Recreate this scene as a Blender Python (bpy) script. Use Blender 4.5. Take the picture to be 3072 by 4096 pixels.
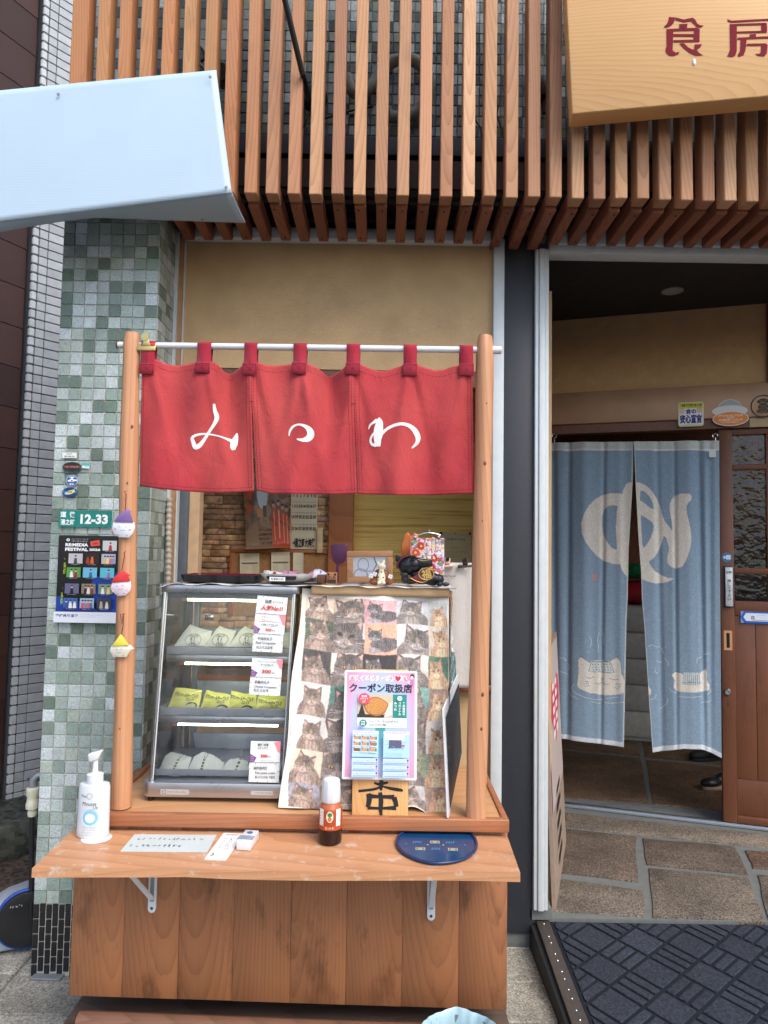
import bpy, bmesh, math, random
import numpy as np
from mathutils import Matrix, Vector, Euler
from mathutils.geometry import tessellate_polygon
random.seed(7); rng = np.random.default_rng(7)
for _o in list(bpy.data.objects): bpy.data.objects.remove(_o)
SC = bpy.context.scene
COL = SC.collection
# ------------------------------------------------------------------ camera
F, TILT, ROLL, EYE = 1533.0, math.radians(3.5), 0.016, 1.43      # focal length in 1659-px units
cam_d = bpy.data.cameras.new('camera'); cam = bpy.data.objects.new('camera', cam_d); COL.objects.link(cam)
cam_d.sensor_fit = 'VERTICAL'; cam_d.sensor_height = 36.0; cam_d.lens = F / 2212 * 36
cam_d.clip_start = 0.05; cam_d.clip_end = 3000
CAMR = (Matrix.Rotation(math.pi / 2 + TILT, 3, 'X') @ Matrix.Rotation(ROLL, 3, 'Z'))
cam.matrix_world = Matrix.Translation((0, 0, EYE)) @ CAMR.to_4x4()
SC.camera = cam
# ------------------------------------------------------------------ sky, sun, exposure
SUN_EL, SUN_AZ = math.radians(50), math.radians(142)      # azimuth clockwise from +Y: behind the camera
world = bpy.data.worlds.new('World'); SC.world = world; world.use_nodes = True
wn = world.node_tree.nodes; wl = world.node_tree.links
sky = wn.new('ShaderNodeTexSky'); sky.sky_type = 'NISHITA'; sky.sun_disc = False
sky.sun_elevation = SUN_EL; sky.sun_rotation = SUN_AZ; sky.dust_density = 2.5; sky.air_density = 1.0; sky.ozone_density = 1.0
wn['Background'].inputs['Strength'].default_value = 0.15
wl.new(sky.outputs['Color'], wn['Background'].inputs['Color'])
sun_d = bpy.data.lights.new('sun', 'SUN'); sun_d.energy = 1.15; sun_d.angle = math.radians(34); sun_d.color = (1.0, 0.95, 0.88)
sun = bpy.data.objects.new('sun', sun_d); COL.objects.link(sun)
_sd = Vector((math.sin(SUN_AZ) * math.cos(SUN_EL), math.cos(SUN_AZ) * math.cos(SUN_EL), math.sin(SUN_EL)))
sun.rotation_euler = _sd.to_track_quat('Z', 'Y').to_euler(); sun.location = _sd * 20
vs = SC.view_settings; vs.view_transform = 'Standard'; vs.look = 'None'; vs.gamma = 1; vs.use_curve_mapping = False
vs.exposure = 0.92
SC.cycles.use_denoising = True
SC.cycles.max_bounces = 5; SC.cycles.diffuse_bounces = 3; SC.cycles.glossy_bounces = 2; SC.cycles.transmission_bounces = 3; SC.cycles.transparent_max_bounces = 14; SC.cycles.sample_clamp_indirect = 6
SC.cycles.use_adaptive_sampling = True; SC.cycles.adaptive_threshold = 0.03; SC.cycles.caustics_reflective = False; SC.cycles.caustics_refractive = False

# ------------------------------------------------------------------ measuring helpers: a photo pixel on a known plane of the place
_CR = np.array(CAMR)
def ray(u, v):
    u = np.asarray(u, float); v = np.asarray(v, float)
    d = np.stack([(u - 829.5) / F, -(v - 1106) / F, -np.ones_like(u)], -1)
    return d @ _CR.T
def P(u, v, Y):
    d = ray(u, v); t = np.asarray(Y) / d[..., 1]
    p = d * t[..., None]; p[..., 2] += EYE
    return p
def PZ(u, v, z):
    d = ray(u, v); t = (z - EYE) / d[..., 2]; p = d * t[..., None]; p[..., 2] += EYE
    return p
def crop(x0, y0, w, px=1659.0):
    return lambda x, y: ((x0 + np.asarray(x, float) * w / px) / 1.85172, (y0 + np.asarray(y, float) * w / px) / 1.85172)
A1, A2, A3 = crop(0, 0, 1024), crop(1024, 0, 1024), crop(2048, 0, 1024)
B1, B2, B3 = crop(0, 1024, 1024), crop(1024, 1024, 1024), crop(2048, 1024, 1024)
C1, C2, C3 = crop(0, 2048, 1024), crop(1024, 2048, 1024), crop(2048, 2048, 1024)
D1, D2, D3 = crop(0, 3072, 1024), crop(1024, 3072, 1024), crop(2048, 3072, 1024)
E1, E2, E3 = crop(550, 2280, 700), crop(550, 2750, 700), crop(680, 1950, 700)
E4, E5, E6 = crop(1200, 2050, 720), crop(1100, 2600, 800), crop(200, 1780, 360, 1106.0)
E7, E8, E9 = crop(2150, 1700, 922), crop(2150, 2500, 922), crop(1480, 2050, 420)
E10, E11, E12 = crop(2650, 1550, 422), crop(2850, 2150, 222, 702.0), crop(280, 3000, 800)
# the entrance's door wall stands at an angle
W0 = np.array([1.003, 3.869, 0.0]); WD = np.array([0.717, -0.23, 0.0]); WD /= np.linalg.norm(WD); WN = np.array([WD[1], -WD[0], 0.0])
WMAT = Matrix.Translation(W0) @ Matrix.Rotation(math.atan2(WD[1], WD[0]), 4, 'Z')
def PW(u, v, off=0.0):          # local (x along wall, z) on the door wall, off metres in front
    d = ray(u, v); o = np.array([0, 0, EYE]); t = ((W0 - o) @ WN + off) / (d @ WN)
    p = o + d * np.asarray(t)[..., None]
    return np.stack([(p - W0) @ WD, p[..., 2]], -1)

# ------------------------------------------------------------------ mesh builder
def srgb(r, g, b, k=1.0):
    f = lambda c: (c / 255 / 12.92 if c / 255 <= 0.04045 else ((c / 255 + 0.055) / 1.055) ** 2.4) * k
    return (f(r), f(g), f(b))
class MB:
    def __init__(s): s.v = []; s.f = []; s.c = []; s.m = []; s.col = None; s.mi = 0
    def add(s, vs, fs, col=None, mi=None):
        b = len(s.v); s.v.extend([tuple(map(float, p)) for p in vs])
        for f in fs:
            s.f.append(tuple(b + i for i in f)); s.c.append(col if col is not None else s.col); s.m.append(s.mi if mi is None else mi)
        return s
    def hexa(s, p, **k):          # p: 4 bottom (ccw from above) + 4 top
        return s.add(p, [(3, 2, 1, 0), (4, 5, 6, 7), (0, 1, 5, 4), (1, 2, 6, 5), (2, 3, 7, 6), (3, 0, 4, 7)], **k)
    def box(s, x0, x1, y0, y1, z0, z1, **k):
        return s.hexa([(x0, y0, z0), (x1, y0, z0), (x1, y1, z0), (x0, y1, z0), (x0, y0, z1), (x1, y0, z1), (x1, y1, z1), (x0, y1, z1)], **k)
    def prism(s, poly, off, **k):  # planar polygon (3-D points, ccw seen from outside=front) pushed by off
        n = len(poly); a = [Vector(p) for p in poly]; o = Vector(off); b = [p + o for p in a]
        tris = tessellate_polygon([a]); fs = []
        nr = Vector((0, 0, 0))
        for i in range(n): nr += a[i].cross(a[(i + 1) % n])
        flip = nr.dot(o) > 0
        for t in tris:
            t = tuple(t); q = (a[t[1]] - a[t[0]]).cross(a[t[2]] - a[t[0]])
            if q.dot(o) > 0: t = t[::-1]
            fs.append(t); fs.append(tuple(n + i for i in t[::-1]))
        for i in range(n):
            j = (i + 1) % n
            fs.append((i, j, n + j, n + i) if flip else (j, i, n + i, n + j))
        return s.add(a + b, fs, **k)
    def tube(s, pts, r, n=10, caps=True, **k):
        pts = [Vector(p) for p in pts]; N = len(pts); rs = r if hasattr(r, '__len__') else [r] * N
        vs = []; prev = None
        for i, p in enumerate(pts):
            t = (pts[min(i + 1, N - 1)] - pts[max(i - 1, 0)]).normalized()
            if prev is None:
                ref = Vector((0, 0, 1)) if abs(t.z) < 0.9 else Vector((1, 0, 0)); a = t.cross(ref).normalized()
            else: a = (prev - t * prev.dot(t)).normalized()
            prev = a; b = t.cross(a)
            for q in range(n):
                w = 2 * math.pi * q / n; vs.append(p + (a * math.cos(w) + b * math.sin(w)) * rs[i])
        fs = [(i * n + q, i * n + (q + 1) % n, (i + 1) * n + (q + 1) % n, (i + 1) * n + q) for i in range(N - 1) for q in range(n)]
        if caps: fs += [tuple(range(n))[::-1], tuple((N - 1) * n + q for q in range(n))]
        return s.add(vs, fs, **k)
    def lathe(s, prof, c=(0, 0, 0), n=24, sx=1.0, sy=1.0, **k):
        vs = [(c[0] + r * sx * math.cos(2 * math.pi * q / n), c[1] + r * sy * math.sin(2 * math.pi * q / n), c[2] + z) for r, z in prof for q in range(n)]
        N = len(prof)
        fs = [(i * n + q, i * n + (q + 1) % n, (i + 1) * n + (q + 1) % n, (i + 1) * n + q) for i in range(N - 1) for q in range(n)]
        fs += [tuple(range(n))[::-1], tuple((N - 1) * n + q for q in range(n))]
        return s.add(vs, fs, **k)
    def ell(s, c, r, nu=16, nv=10, rot=None, **k):
        R = rot or Matrix.Identity(3); vs = []
        for i in range(nv + 1):
            th = math.pi * i / nv
            for j in range(nu):
                ph = 2 * math.pi * j / nu
                vs.append(Vector(c) + R @ Vector((r[0] * math.sin(th) * math.cos(ph), r[1] * math.sin(th) * math.sin(ph), r[2] * math.cos(th))))
        fs = [(i * nu + j, (i + 1) * nu + j, (i + 1) * nu + (j + 1) % nu, i * nu + (j + 1) % nu) for i in range(nv) for j in range(nu)]
        return s.add(vs, fs, **k)
    def grid(s, pts, nx, ny, closed=False, **k):   # pts row-major [ny][nx]
        fs = [(j * nx + i, j * nx + i + 1, (j + 1) * nx + i + 1, (j + 1) * nx + i) for j in range(ny - 1) for i in range(nx - 1)]
        return s.add(pts, fs, **k)
    def mesh(s, name, mats):
        me = bpy.data.meshes.new(name); me.from_pydata(s.v, [], s.f); me.update()
        for m in (mats if isinstance(mats, (list, tuple)) else [mats]): me.materials.append(m)
        me.polygons.foreach_set('material_index', s.m)
        if any(c is not None for c in s.c):
            a = me.color_attributes.new('Col', 'FLOAT_COLOR', 'CORNER')
            arr = np.ones((len(me.loops), 4), np.float32); i = 0
            for f, c in zip(s.f, s.c):
                if c is not None: arr[i:i + len(f), :3] = c[:3]
                i += len(f)
            a.data.foreach_set('color', arr.ravel())
        return me
    def build(s, name, mats, parent=None, smooth=False, bevel=0.0, mw=None, seg=2, angle=30):
        return link(name, s.mesh(name, mats), parent, smooth, bevel, mw, seg, angle)
def smooth_by_angle(me, deg=40):
    me.polygons.foreach_set('use_smooth', [True] * len(me.polygons))
    try: me.set_sharp_from_angle(angle=math.radians(deg))
    except Exception: pass
def link(name, me, parent=None, smooth=False, bevel=0.0, mw=None, seg=2, angle=30):
    if bevel:
        bm = bmesh.new(); bm.from_mesh(me); bmesh.ops.remove_doubles(bm, verts=bm.verts, dist=1e-6)
        es = [e for e in bm.edges if len(e.link_faces) == 2 and e.calc_face_angle(0) > math.radians(angle)]
        bmesh.ops.bevel(bm, geom=es, offset=bevel, segments=seg, affect='EDGES', profile=0.5, clamp_overlap=True); bm.to_mesh(me); bm.free(); smooth_by_angle(me, 50)
    elif smooth: smooth_by_angle(me, smooth if smooth is not True else 40)
    o = bpy.data.objects.new(name, me); COL.objects.link(o)
    if mw is not None: o.matrix_local = mw
    if parent is not None: o.parent = parent
    return o
def thing(name, label, cat, loc=(0, 0, 0), group=None, mw=None):
    o = bpy.data.objects.new(name, None); COL.objects.link(o); o.empty_display_size = 0.05
    if mw is not None: o.matrix_world = mw
    else: o.location = loc
    return tag(o, label, cat, group)
def tag(o, label, cat, group=None):
    o['label'] = label; o['category'] = cat
    if group: o['group'] = group
    return o
def kind(o, k): o['kind'] = k; return o
def dup(o, name=None, parent=None):
    c = o.copy(); COL.objects.link(c)
    if name: c.name = name
    if parent is not None: c.parent = parent
    return c
def frame4(TL, TR, BR, BL):     # four world corners -> matrix (x right, y away, z up; origin at centre), width, height
    TL, TR, BR, BL = [Vector(p) for p in (TL, TR, BR, BL)]
    r = ((TR - TL) + (BR - BL)) / 2; u = ((TL - BL) + (TR - BR)) / 2
    w, h = r.length, u.length; r.normalize(); u = (u - r * u.dot(r)).normalized(); y = u.cross(r)
    c = (TL + TR + BR + BL) / 4
    M = Matrix(((r.x, y.x, u.x, c.x), (r.y, y.y, u.y, c.y), (r.z, y.z, u.z, c.z), (0, 0, 0, 1)))
    return M, w, h
def quadpx(cr, pts, Y):
    Ys = Y if hasattr(Y, '__len__') else [Y] * 4
    return frame4(*[P(*cr(*p), y) for p, y in zip(pts, Ys)])
def pin(poly, x, y):            # vectorised point in polygon
    r = np.zeros(x.shape, bool); n = len(poly); j = n - 1
    for i in range(n):
        xi, yi = poly[i]; xj, yj = poly[j]
        if yi != yj: r ^= ((yi > y) != (yj > y)) & (x < (xj - xi) * (y - yi) / (yj - yi) + xi)
        j = i
    return r

# ------------------------------------------------------------------ text and flat print
_gl = {}
def glyphs(s, bold=0.0):
    k = (s, bold)
    if k not in _gl:
        c = bpy.data.curves.new('t', 'FONT'); c.body = s; c.resolution_u = 2; c.offset = bold
        o = bpy.data.objects.new('t', c); m = bpy.data.meshes.new_from_object(o)
        v = np.empty(len(m.vertices) * 3); m.vertices.foreach_get('co', v); v = v.reshape(-1, 3)
        _gl[k] = (v[:, :2].copy(), [tuple(p.vertices) for p in m.polygons])
        bpy.data.objects.remove(o); bpy.data.curves.remove(c); bpy.data.meshes.remove(m)
    return _gl[k]
class Print(MB):
    """flat print in a sheet's own frame: x right, z up, seen from -y; each call lies a hair over the last"""
    def __init__(s, step=0.00012, y0=-0.0004): super().__init__(); s.y = y0; s.step = step
    def _up(s): s.y -= s.step; return s.y
    def poly(s, pts, col):
        y = s._up(); a = [Vector((p[0], y, p[1])) for p in pts]; fs = []
        for t in tessellate_polygon([a]):
            t = tuple(t)
            if (a[t[1]] - a[t[0]]).cross(a[t[2]] - a[t[0]]).y > 0: t = t[::-1]
            fs.append(t)
        s.add(a, fs, col=col); return s
    def rect(s, x0, z0, x1, z1, col): return s.poly([(x0, z0), (x1, z0), (x1, z1), (x0, z1)], col)
    def ellipse(s, x, z, rx, rz, col, n=28): return s.poly([(x + rx * math.cos(2 * math.pi * i / n), z + rz * math.sin(2 * math.pi * i / n)) for i in range(n)], col)
    def line(s, pts, w, col):
        y = s._up(); vs = []; n = len(pts); ws = w if hasattr(w, '__len__') else [w] * n
        for i, p in enumerate(pts):
            a = Vector(pts[max(i - 1, 0)]); b = Vector(pts[min(i + 1, n - 1)]); t = (b - a); t = t.normalized() if t.length else Vector((1, 0)); nn = Vector((-t.y, t.x)) * ws[i] / 2
            vs += [(p[0] + nn.x, y, p[1] + nn.y), (p[0] - nn.x, y, p[1] - nn.y)]
        s.add(vs, [(2 * i, 2 * i + 1, 2 * i + 3, 2 * i + 2) for i in range(n - 1)], col=col); return s
    def ring(s, x, z, rx, rz, w, col, a0=0, a1=360, n=28): return s.line([(x + rx * math.cos(math.radians(a0 + (a1 - a0) * i / n)), z + rz * math.sin(math.radians(a0 + (a1 - a0) * i / n))) for i in range(n + 1)], w, col)
    def text(s, t, x, z, size, col, bold=0.0, width=None, rot=0.0, align='c', slant=0.0, vertical=False, gap=1.05):
        if vertical:
            for i, ch in enumerate(t): s.text(ch, x, z - i * size * gap, size, col, bold, rot=rot)
            return s
        v, fs = glyphs(t, bold)
        if len(v) == 0: return s
        v = v.copy(); lo, hi = v.min(0), v.max(0); v[:, 0] -= lo[0] if align == 'l' else (lo[0] + hi[0]) / 2
        v[:, 1] -= (lo[1] + hi[1]) / 2 if (hi[1] - lo[1]) > .3 else .35
        k = size
        sx = k if width is None else width / max(hi[0] - lo[0], 1e-6)
        v[:, 0] *= sx; v[:, 1] *= k; v[:, 0] += slant * v[:, 1]
        if rot:
            c, sn = math.cos(rot), math.sin(rot); v = v @ np.array([[c, sn], [-sn, c]])
        y = s._up(); s.add([(x + a, y, z + b) for a, b in v], fs, col=col); return s
    def scribble(s, x0, x1, z, size, col):      # print too small to read: little stroke clusters
        y = s._up(); x = x0
        while x < x1 - size * .3:
            w = size * random.uniform(.5, .9); t = size * .13
            for k in range(random.randint(2, 4)):
                a, b = x + random.random() * w * .5, z + random.uniform(-.5, .3) * size
                if random.random() < .55: q = (a, b, a + w * random.uniform(.3, .6), b + t)
                else: q = (a, z - size * .5 * random.random(), a + t, z + size * .5 * random.random())
                s.add([(q[0], y, q[1]), (q[2], y, q[1]), (q[2], y, q[3]), (q[0], y, q[3])], [(0, 1, 2, 3)], col=col)
            x += w + size * random.uniform(.08, .2)
        return s
class Canvas:
    """numpy picture in unit coordinates (x right, y down); becomes colours on a fine mesh"""
    def __init__(s, w, h, col=(1, 1, 1)):
        s.w, s.h = w, h; s.a = np.ones((h, w, 3)) * np.array(col); s.x, s.y = np.meshgrid(np.linspace(0, 1, w), np.linspace(0, 1, h)); s.box = (0, 0, 1, 1)
    def T(s, x, y): b = s.box; return (b[0] + x * (b[2] - b[0]), b[1] + y * (b[3] - b[1]))
    def clip(s): b = s.box; return (s.x >= b[0]) & (s.x < b[2]) & (s.y >= b[1]) & (s.y < b[3])
    def put(s, m, col, a=1.0):
        m = m & s.clip(); s.a[m] = s.a[m] * (1 - a) + np.array(col) * a
    def poly(s, pts, col, a=1.0): s.put(pin([s.T(*p) for p in pts], s.x, s.y), col, a)
    def rect(s, x0, y0, x1, y1, col, a=1.0): s.poly([(x0, y0), (x1, y0), (x1, y1), (x0, y1)], col, a)
    def ell(s, x, y, rx, ry, col, a=1.0, rot=0):
        cx, cy = s.T(x, y); b = s.box; dx = (s.x - cx) / (b[2] - b[0]); dy = (s.y - cy) / (b[3] - b[1]); c, n = math.cos(rot), math.sin(rot)
        s.put(((dx * c + dy * n) / rx) ** 2 + ((-dx * n + dy * c) / ry) ** 2 < 1, col, a)
    def line(s, pts, w, col, a=1.0):
        b = s.box; X = (s.x - b[0]) / (b[2] - b[0]); Y = (s.y - b[1]) / (b[3] - b[1]); m = np.zeros(X.shape, bool)
        for (x0, y0), (x1, y1) in zip(pts[:-1], pts[1:]):
            L = (x1 - x0) ** 2 + (y1 - y0) ** 2 + 1e-9; t = np.clip(((X - x0) * (x1 - x0) + (Y - y0) * (y1 - y0)) / L, 0, 1)
            m |= (X - x0 - t * (x1 - x0)) ** 2 + (Y - y0 - t * (y1 - y0)) ** 2 < (w / 2) ** 2
        s.put(m, col, a)
    def mesh(s, name, mapfn, mat, thick=0.0):
        p = mapfn(s.x, s.y).reshape(-1, 3); n = s.w
        idx = np.arange(s.w * s.h).reshape(s.h, s.w)
        f = np.stack([idx[:-1, :-1], idx[1:, :-1], idx[1:, 1:], idx[:-1, 1:]], -1).reshape(-1, 4)
        me = bpy.data.meshes.new(name); me.vertices.add(len(p)); me.vertices.foreach_set('co', p.astype(np.float32).ravel())
        me.loops.add(f.size); me.loops.foreach_set('vertex_index', f.astype(np.int32).ravel())
        me.polygons.add(len(f)); me.polygons.foreach_set('loop_start', np.arange(0, f.size, 4, dtype=np.int32)); me.update(calc_edges=True)
        at = me.color_attributes.new('Col', 'FLOAT_COLOR', 'POINT'); c = np.ones((len(p), 4), np.float32); c[:, :3] = s.a.reshape(-1, 3); at.data.foreach_set('color', c.ravel())
        me.materials.append(mat); me.polygons.foreach_set('use_smooth', [True] * len(f)); me.validate(); return me
def noise2(h, w, scale, seed=0, aniso=1.0):
    r = np.random.default_rng(seed); gh, gw = max(2, int(h / scale)) + 2, max(2, int(w / (scale * aniso))) + 2
    g = r.random((gh, gw)); y = np.linspace(0, gh - 1.001, h); x = np.linspace(0, gw - 1.001, w)
    y0 = y.astype(int); x0 = x.astype(int); fy = (y - y0)[:, None]; fx = (x - x0)[None]
    return (g[y0][:, x0] * (1 - fy) + g[y0 + 1][:, x0] * fy) * (1 - fx) + (g[y0][:, x0 + 1] * (1 - fy) + g[y0 + 1][:, x0 + 1] * fy) * fx
# ------------------------------------------------------------------ materials (all node based)
class G:
    def __init__(s, name):
        s.m = bpy.data.materials.new(name); s.m.use_nodes = True; s.t = s.m.node_tree; s.b = s.t.nodes['Principled BSDF']; s.out = s.t.nodes['Material Output']
    def n(s, typ, ins=None, **props):
        nd = s.t.nodes.new('ShaderNode' + typ)
        for k, v in props.items(): setattr(nd, k, v)
        for k, v in (ins or {}).items(): s.set(nd.inputs[k], v)
        return nd
    def set(s, sock, v):
        if isinstance(v, bpy.types.NodeSocket): s.t.links.new(v, sock)
        elif hasattr(v, '__len__') and sock.type == 'RGBA' and len(v) == 3: sock.default_value = (*v, 1)
        else: sock.default_value = v
    def math(s, op, a, b=0.5, clamp=False): 
        nd = s.n('Math', {0: a, 1: b}, operation=op, use_clamp=clamp); return nd.outputs[0]
    def vmath(s, op, a, b): nd = s.n('VectorMath', {0: a, 1: b}, operation=op); return nd.outputs[0]
    def mix(s, f, a, b, blend='MIX'):
        nd = s.n('Mix', data_type='RGBA', blend_type=blend); s.set(nd.inputs['Factor'], f); s.set(nd.inputs[6], a); s.set(nd.inputs[7], b); return nd.outputs[2]
    def ramp(s, f, stops, interp='LINEAR'):
        nd = s.n('ValToRGB'); cr = nd.color_ramp; cr.interpolation = interp
        while len(cr.elements) > len(stops): cr.elements.remove(cr.elements[-1])
        while len(cr.elements) < len(stops): cr.elements.new(0.5)
        for e, (p, c) in zip(cr.elements, stops): e.position = p; e.color = (*c, 1) if hasattr(c, '__len__') else (c, c, c, 1)
        s.set(nd.inputs[0], f); return nd.outputs[0]
    def coord(s, rnd=True, sc=(1, 1, 1)):
        tc = s.n('TexCoord').outputs['Object']
        if rnd:
            r = s.n('ObjectInfo').outputs['Random']; cb = s.n('CombineXYZ', {0: s.math('MULTIPLY', r, 17.3), 1: s.math('MULTIPLY', r, 9.1), 2: s.math('MULTIPLY', r, 31.7)}).outputs[0]
            tc = s.vmath('ADD', tc, cb)
        if sc != (1, 1, 1): tc = s.vmath('MULTIPLY', tc, sc)
        return tc
    def noise(s, vec, scale, detail=4.0, rough=0.55, dist=0.0): return s.n('TexNoise', {'Vector': vec, 'Scale': scale, 'Detail': detail, 'Roughness': rough, 'Distortion': dist}).outputs['Fac']
    def objcol(s): return s.n('ObjectInfo').outputs['Color']
    def bump(s, h, strength=0.2, dist=0.002): s.set(s.b.inputs['Normal'], s.n('Bump', {'Height': h, 'Strength': strength, 'Distance': dist}).outputs['Normal'])
    def fin(s, col, rough=0.5, metal=0.0, spec=0.5, **kw):
        s.set(s.b.inputs['Base Color'], col); s.set(s.b.inputs['Roughness'], rough); s.set(s.b.inputs['Metallic'], metal); s.set(s.b.inputs['Specular IOR Level'], spec)
        for k, v in kw.items(): s.set(s.b.inputs[k], v)
        return s.m
def m_plain(name, col, rough=0.5, metal=0.0, var=0.12, scale=25, bump=0.0, bscale=300, spec=0.5, **kw):
    g = G(name); c = g.coord(); f = g.noise(c, scale, 3)
    k = g.ramp(f, [(0.3, 1 - var), (0.7, 1 + var)])
    col = g.mix(1.0, g.mix(1.0, col, k, 'MULTIPLY'), g.objcol(), 'MULTIPLY')
    if bump: g.bump(g.noise(c, bscale, 1), bump)
    rr = g.math('ADD', g.math('MULTIPLY', f, 0.2), rough - 0.1)
    return g.fin(col, rr, metal, spec, **kw)
def m_wood(name, light, dark, axis='z', rings=30, dist=3.0, rough=0.55, fine=0.45, stain=0.0, bump=0.2, contrast=0.62, scratch=0.0, center=(0.02, 0.05), tilt=0.09, knot=0.6):
    g = G(name); ax = 'xyz'.index(axis); st = [1, 1, 1]; st[ax] = 0.07; fi = [240, 240, 240]; fi[ax] = 5
    base = g.coord(True); raw = g.n('TexCoord').outputs['Object']; r = g.n('ObjectInfo').outputs['Random']
    j1 = g.math('MULTIPLY', g.math('SUBTRACT', r, 0.5), 0.2); j2 = g.math('MULTIPLY', g.math('SUBTRACT', g.math('FRACT', g.math('MULTIPLY', r, 7.31)), 0.5), 0.06)
    big_ = g.math('MULTIPLY', g.math('SUBTRACT', g.math('FRACT', g.math('MULTIPLY', r, 3.7)), 0.5), 1.0)
    o = [g.math('ADD', j1, center[0]), g.math('ADD', j2, center[1])]; o.insert(ax, big_)
    pv = g.vmath('ADD', raw, g.n('CombineXYZ', {0: o[0], 1: o[1], 2: o[2]}).outputs[0])
    rot = {'z': (tilt, tilt * 0.4, 0), 'x': (0, tilt * 0.4, tilt), 'y': (tilt, 0, tilt * 0.4)}[axis]
    pv = g.n('Mapping', {'Vector': pv, 'Rotation': rot}).outputs[0]
    pv = g.vmath('MULTIPLY', pv, tuple(st[k] if k == ax else 1 for k in range(3)))
    w = g.n('TexWave', {'Vector': pv, 'Scale': rings, 'Distortion': dist, 'Detail': 3.0, 'Detail Scale': 0.35, 'Detail Roughness': 0.5}, wave_type='RINGS', rings_direction=axis.upper(), wave_profile='SAW').outputs['Fac']
    w = g.math('POWER', w, 2.2)
    fine_n = g.noise(g.vmath('MULTIPLY', base, tuple(fi)), 1.0, 2, 0.6)
    big = g.noise(g.vmath('MULTIPLY', base, tuple(1.5 if x == 1 else 0.35 for x in st)), 5.0, 3)
    f = g.math('ADD', g.math('MULTIPLY', w, 1 - fine), g.math('MULTIPLY', fine_n, fine))
    f = g.math('ADD', f, g.math('MULTIPLY', g.math('SUBTRACT', big, 0.5), 0.6))
    lo = tuple(l + (d - l) * contrast for l, d in zip(light, dark)); mid = tuple(l + (d - l) * contrast * 0.4 for l, d in zip(light, dark))
    col = g.ramp(f, [(0.08, light), (0.5, mid), (0.95, lo)])
    if stain:
        sf = g.ramp(g.noise(g.vmath('MULTIPLY', base, tuple(1.4 if k != ax else .5 for k in range(3))), 9, 6, 0.65), [(0.56, 0.0), (0.78, stain)]); col = g.mix(sf, col, tuple(c * 0.3 for c in dark))
    if scratch:
        sc = g.ramp(g.noise(g.coord(False), 24, 8, 0.72), [(0.56, 0.0), (0.66, scratch)]); col = g.mix(sc, col, (0.66, 0.6, 0.52))
    if knot:
        kn = g.n('TexVoronoi', {'Vector': g.vmath('MULTIPLY', base, tuple(2.2 if x == 1 else 1.0 for x in st)), 'Scale': 2.6}, feature='F1').outputs['Distance']
        col = g.mix(g.ramp(kn, [(0.015, knot), (0.045, 0.0)]), col, tuple(c * 0.4 for c in dark))
    col = g.mix(1.0, col, g.objcol(), 'MULTIPLY')
    g.bump(fine_n, bump, 0.0012); return g.fin(col, g.math('ADD', g.math('MULTIPLY', f, 0.15), rough - 0.07), 0, 0.4)
def m_print(name, rough=0.45, spec=0.4, weave=0.0, wscale=900, coat=0.0, mottle=0.0):
    g = G(name); a = g.n('VertexColor', layer_name='Col').outputs['Color']; c = g.coord(False)
    if weave:
        wx = g.noise(g.vmath('MULTIPLY', c, (0.12, 1, 1)), wscale, 2); wz = g.noise(g.vmath('MULTIPLY', c, (1, 1, 0.12)), wscale, 2); wv = g.math('ADD', wx, wz)
        a = g.mix(1.0, a, g.ramp(wv, [(0.7, 1 - weave), (1.3, 1 + weave)]), 'MULTIPLY'); g.bump(wv, 0.25, 0.0008)
    elif mottle: a = g.mix(1.0, a, g.ramp(g.noise(c, 30, 4), [(0.3, 1 - mottle), (0.7, 1 + mottle)]), 'MULTIPLY')
    return g.fin(a, rough, 0, spec, **({'Coat Weight': coat, 'Coat Roughness': 0.08} if coat else {}))
def m_tile(name, rough=0.3, gloss_bump=0.3, pat=0.5, attr=False):
    g = G(name); c = g.coord(False) if attr else g.coord()
    base = g.n('VertexColor', layer_name='Col').outputs['Color'] if attr else g.objcol()
    n = g.noise(c, 210, 2, 0.5, 1.2); w = g.ramp(g.math('ABSOLUTE', g.math('SUBTRACT', n, 0.5)), [(0.015, 1 - pat), (0.06, 1 + pat * 0.35)])
    pos = g.n('NewGeometry').outputs['Position']; sp = g.ramp(g.noise(g.vmath('MULTIPLY', pos, (1, 1, .45)), 7, 5, .65), [(0.32, 0.78), (0.6, 1.08)])
    col = g.mix(1.0, g.mix(1.0, base, w, 'MULTIPLY'), sp, 'MULTIPLY'); g.bump(g.noise(c, 170, 2, .5, 1.0), gloss_bump, 0.0012)
    return g.fin(col, rough, 0, 0.5)
def m_glass(name, tint=(1, 1, 1), ior=1.45, rough=0.02, dirt_haze=0.0, dirt_haze_col=(.7, .7, .7), wav=0.0):
    g = G(name); t = g.n('BsdfTransparent', {'Color': tint}); s = g.n('BsdfGlossy', {'Color': (1, 1, 1), 'Roughness': rough})
    fr = g.n('Fresnel', {'IOR': ior})
    if wav:
        bn = g.n('Bump', {'Height': g.noise(g.coord(False), 22, 2), 'Strength': wav, 'Distance': .01}).outputs['Normal']; g.set(s.inputs['Normal'], bn); g.set(fr.inputs['Normal'], bn)
    mx = g.n('MixShader', {0: fr.outputs[0], 1: t.outputs[0], 2: s.outputs[0]}); out = mx.outputs[0]
    if dirt_haze:
        d = g.n('BsdfDiffuse', {'Color': dirt_haze_col}); f = g.ramp(g.noise(g.coord(False, (1, 1, .4)), 14, 6, .7), [(.4, 0.0), (.8, dirt_haze)])  # pale smudges, strengthened to paint in the haze of reflections
        m2 = g.n('MixShader', {0: f, 1: out, 2: d.outputs[0]}); out = m2.outputs[0]
    g.t.links.new(out, g.out.inputs['Surface']); return g.m
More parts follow.
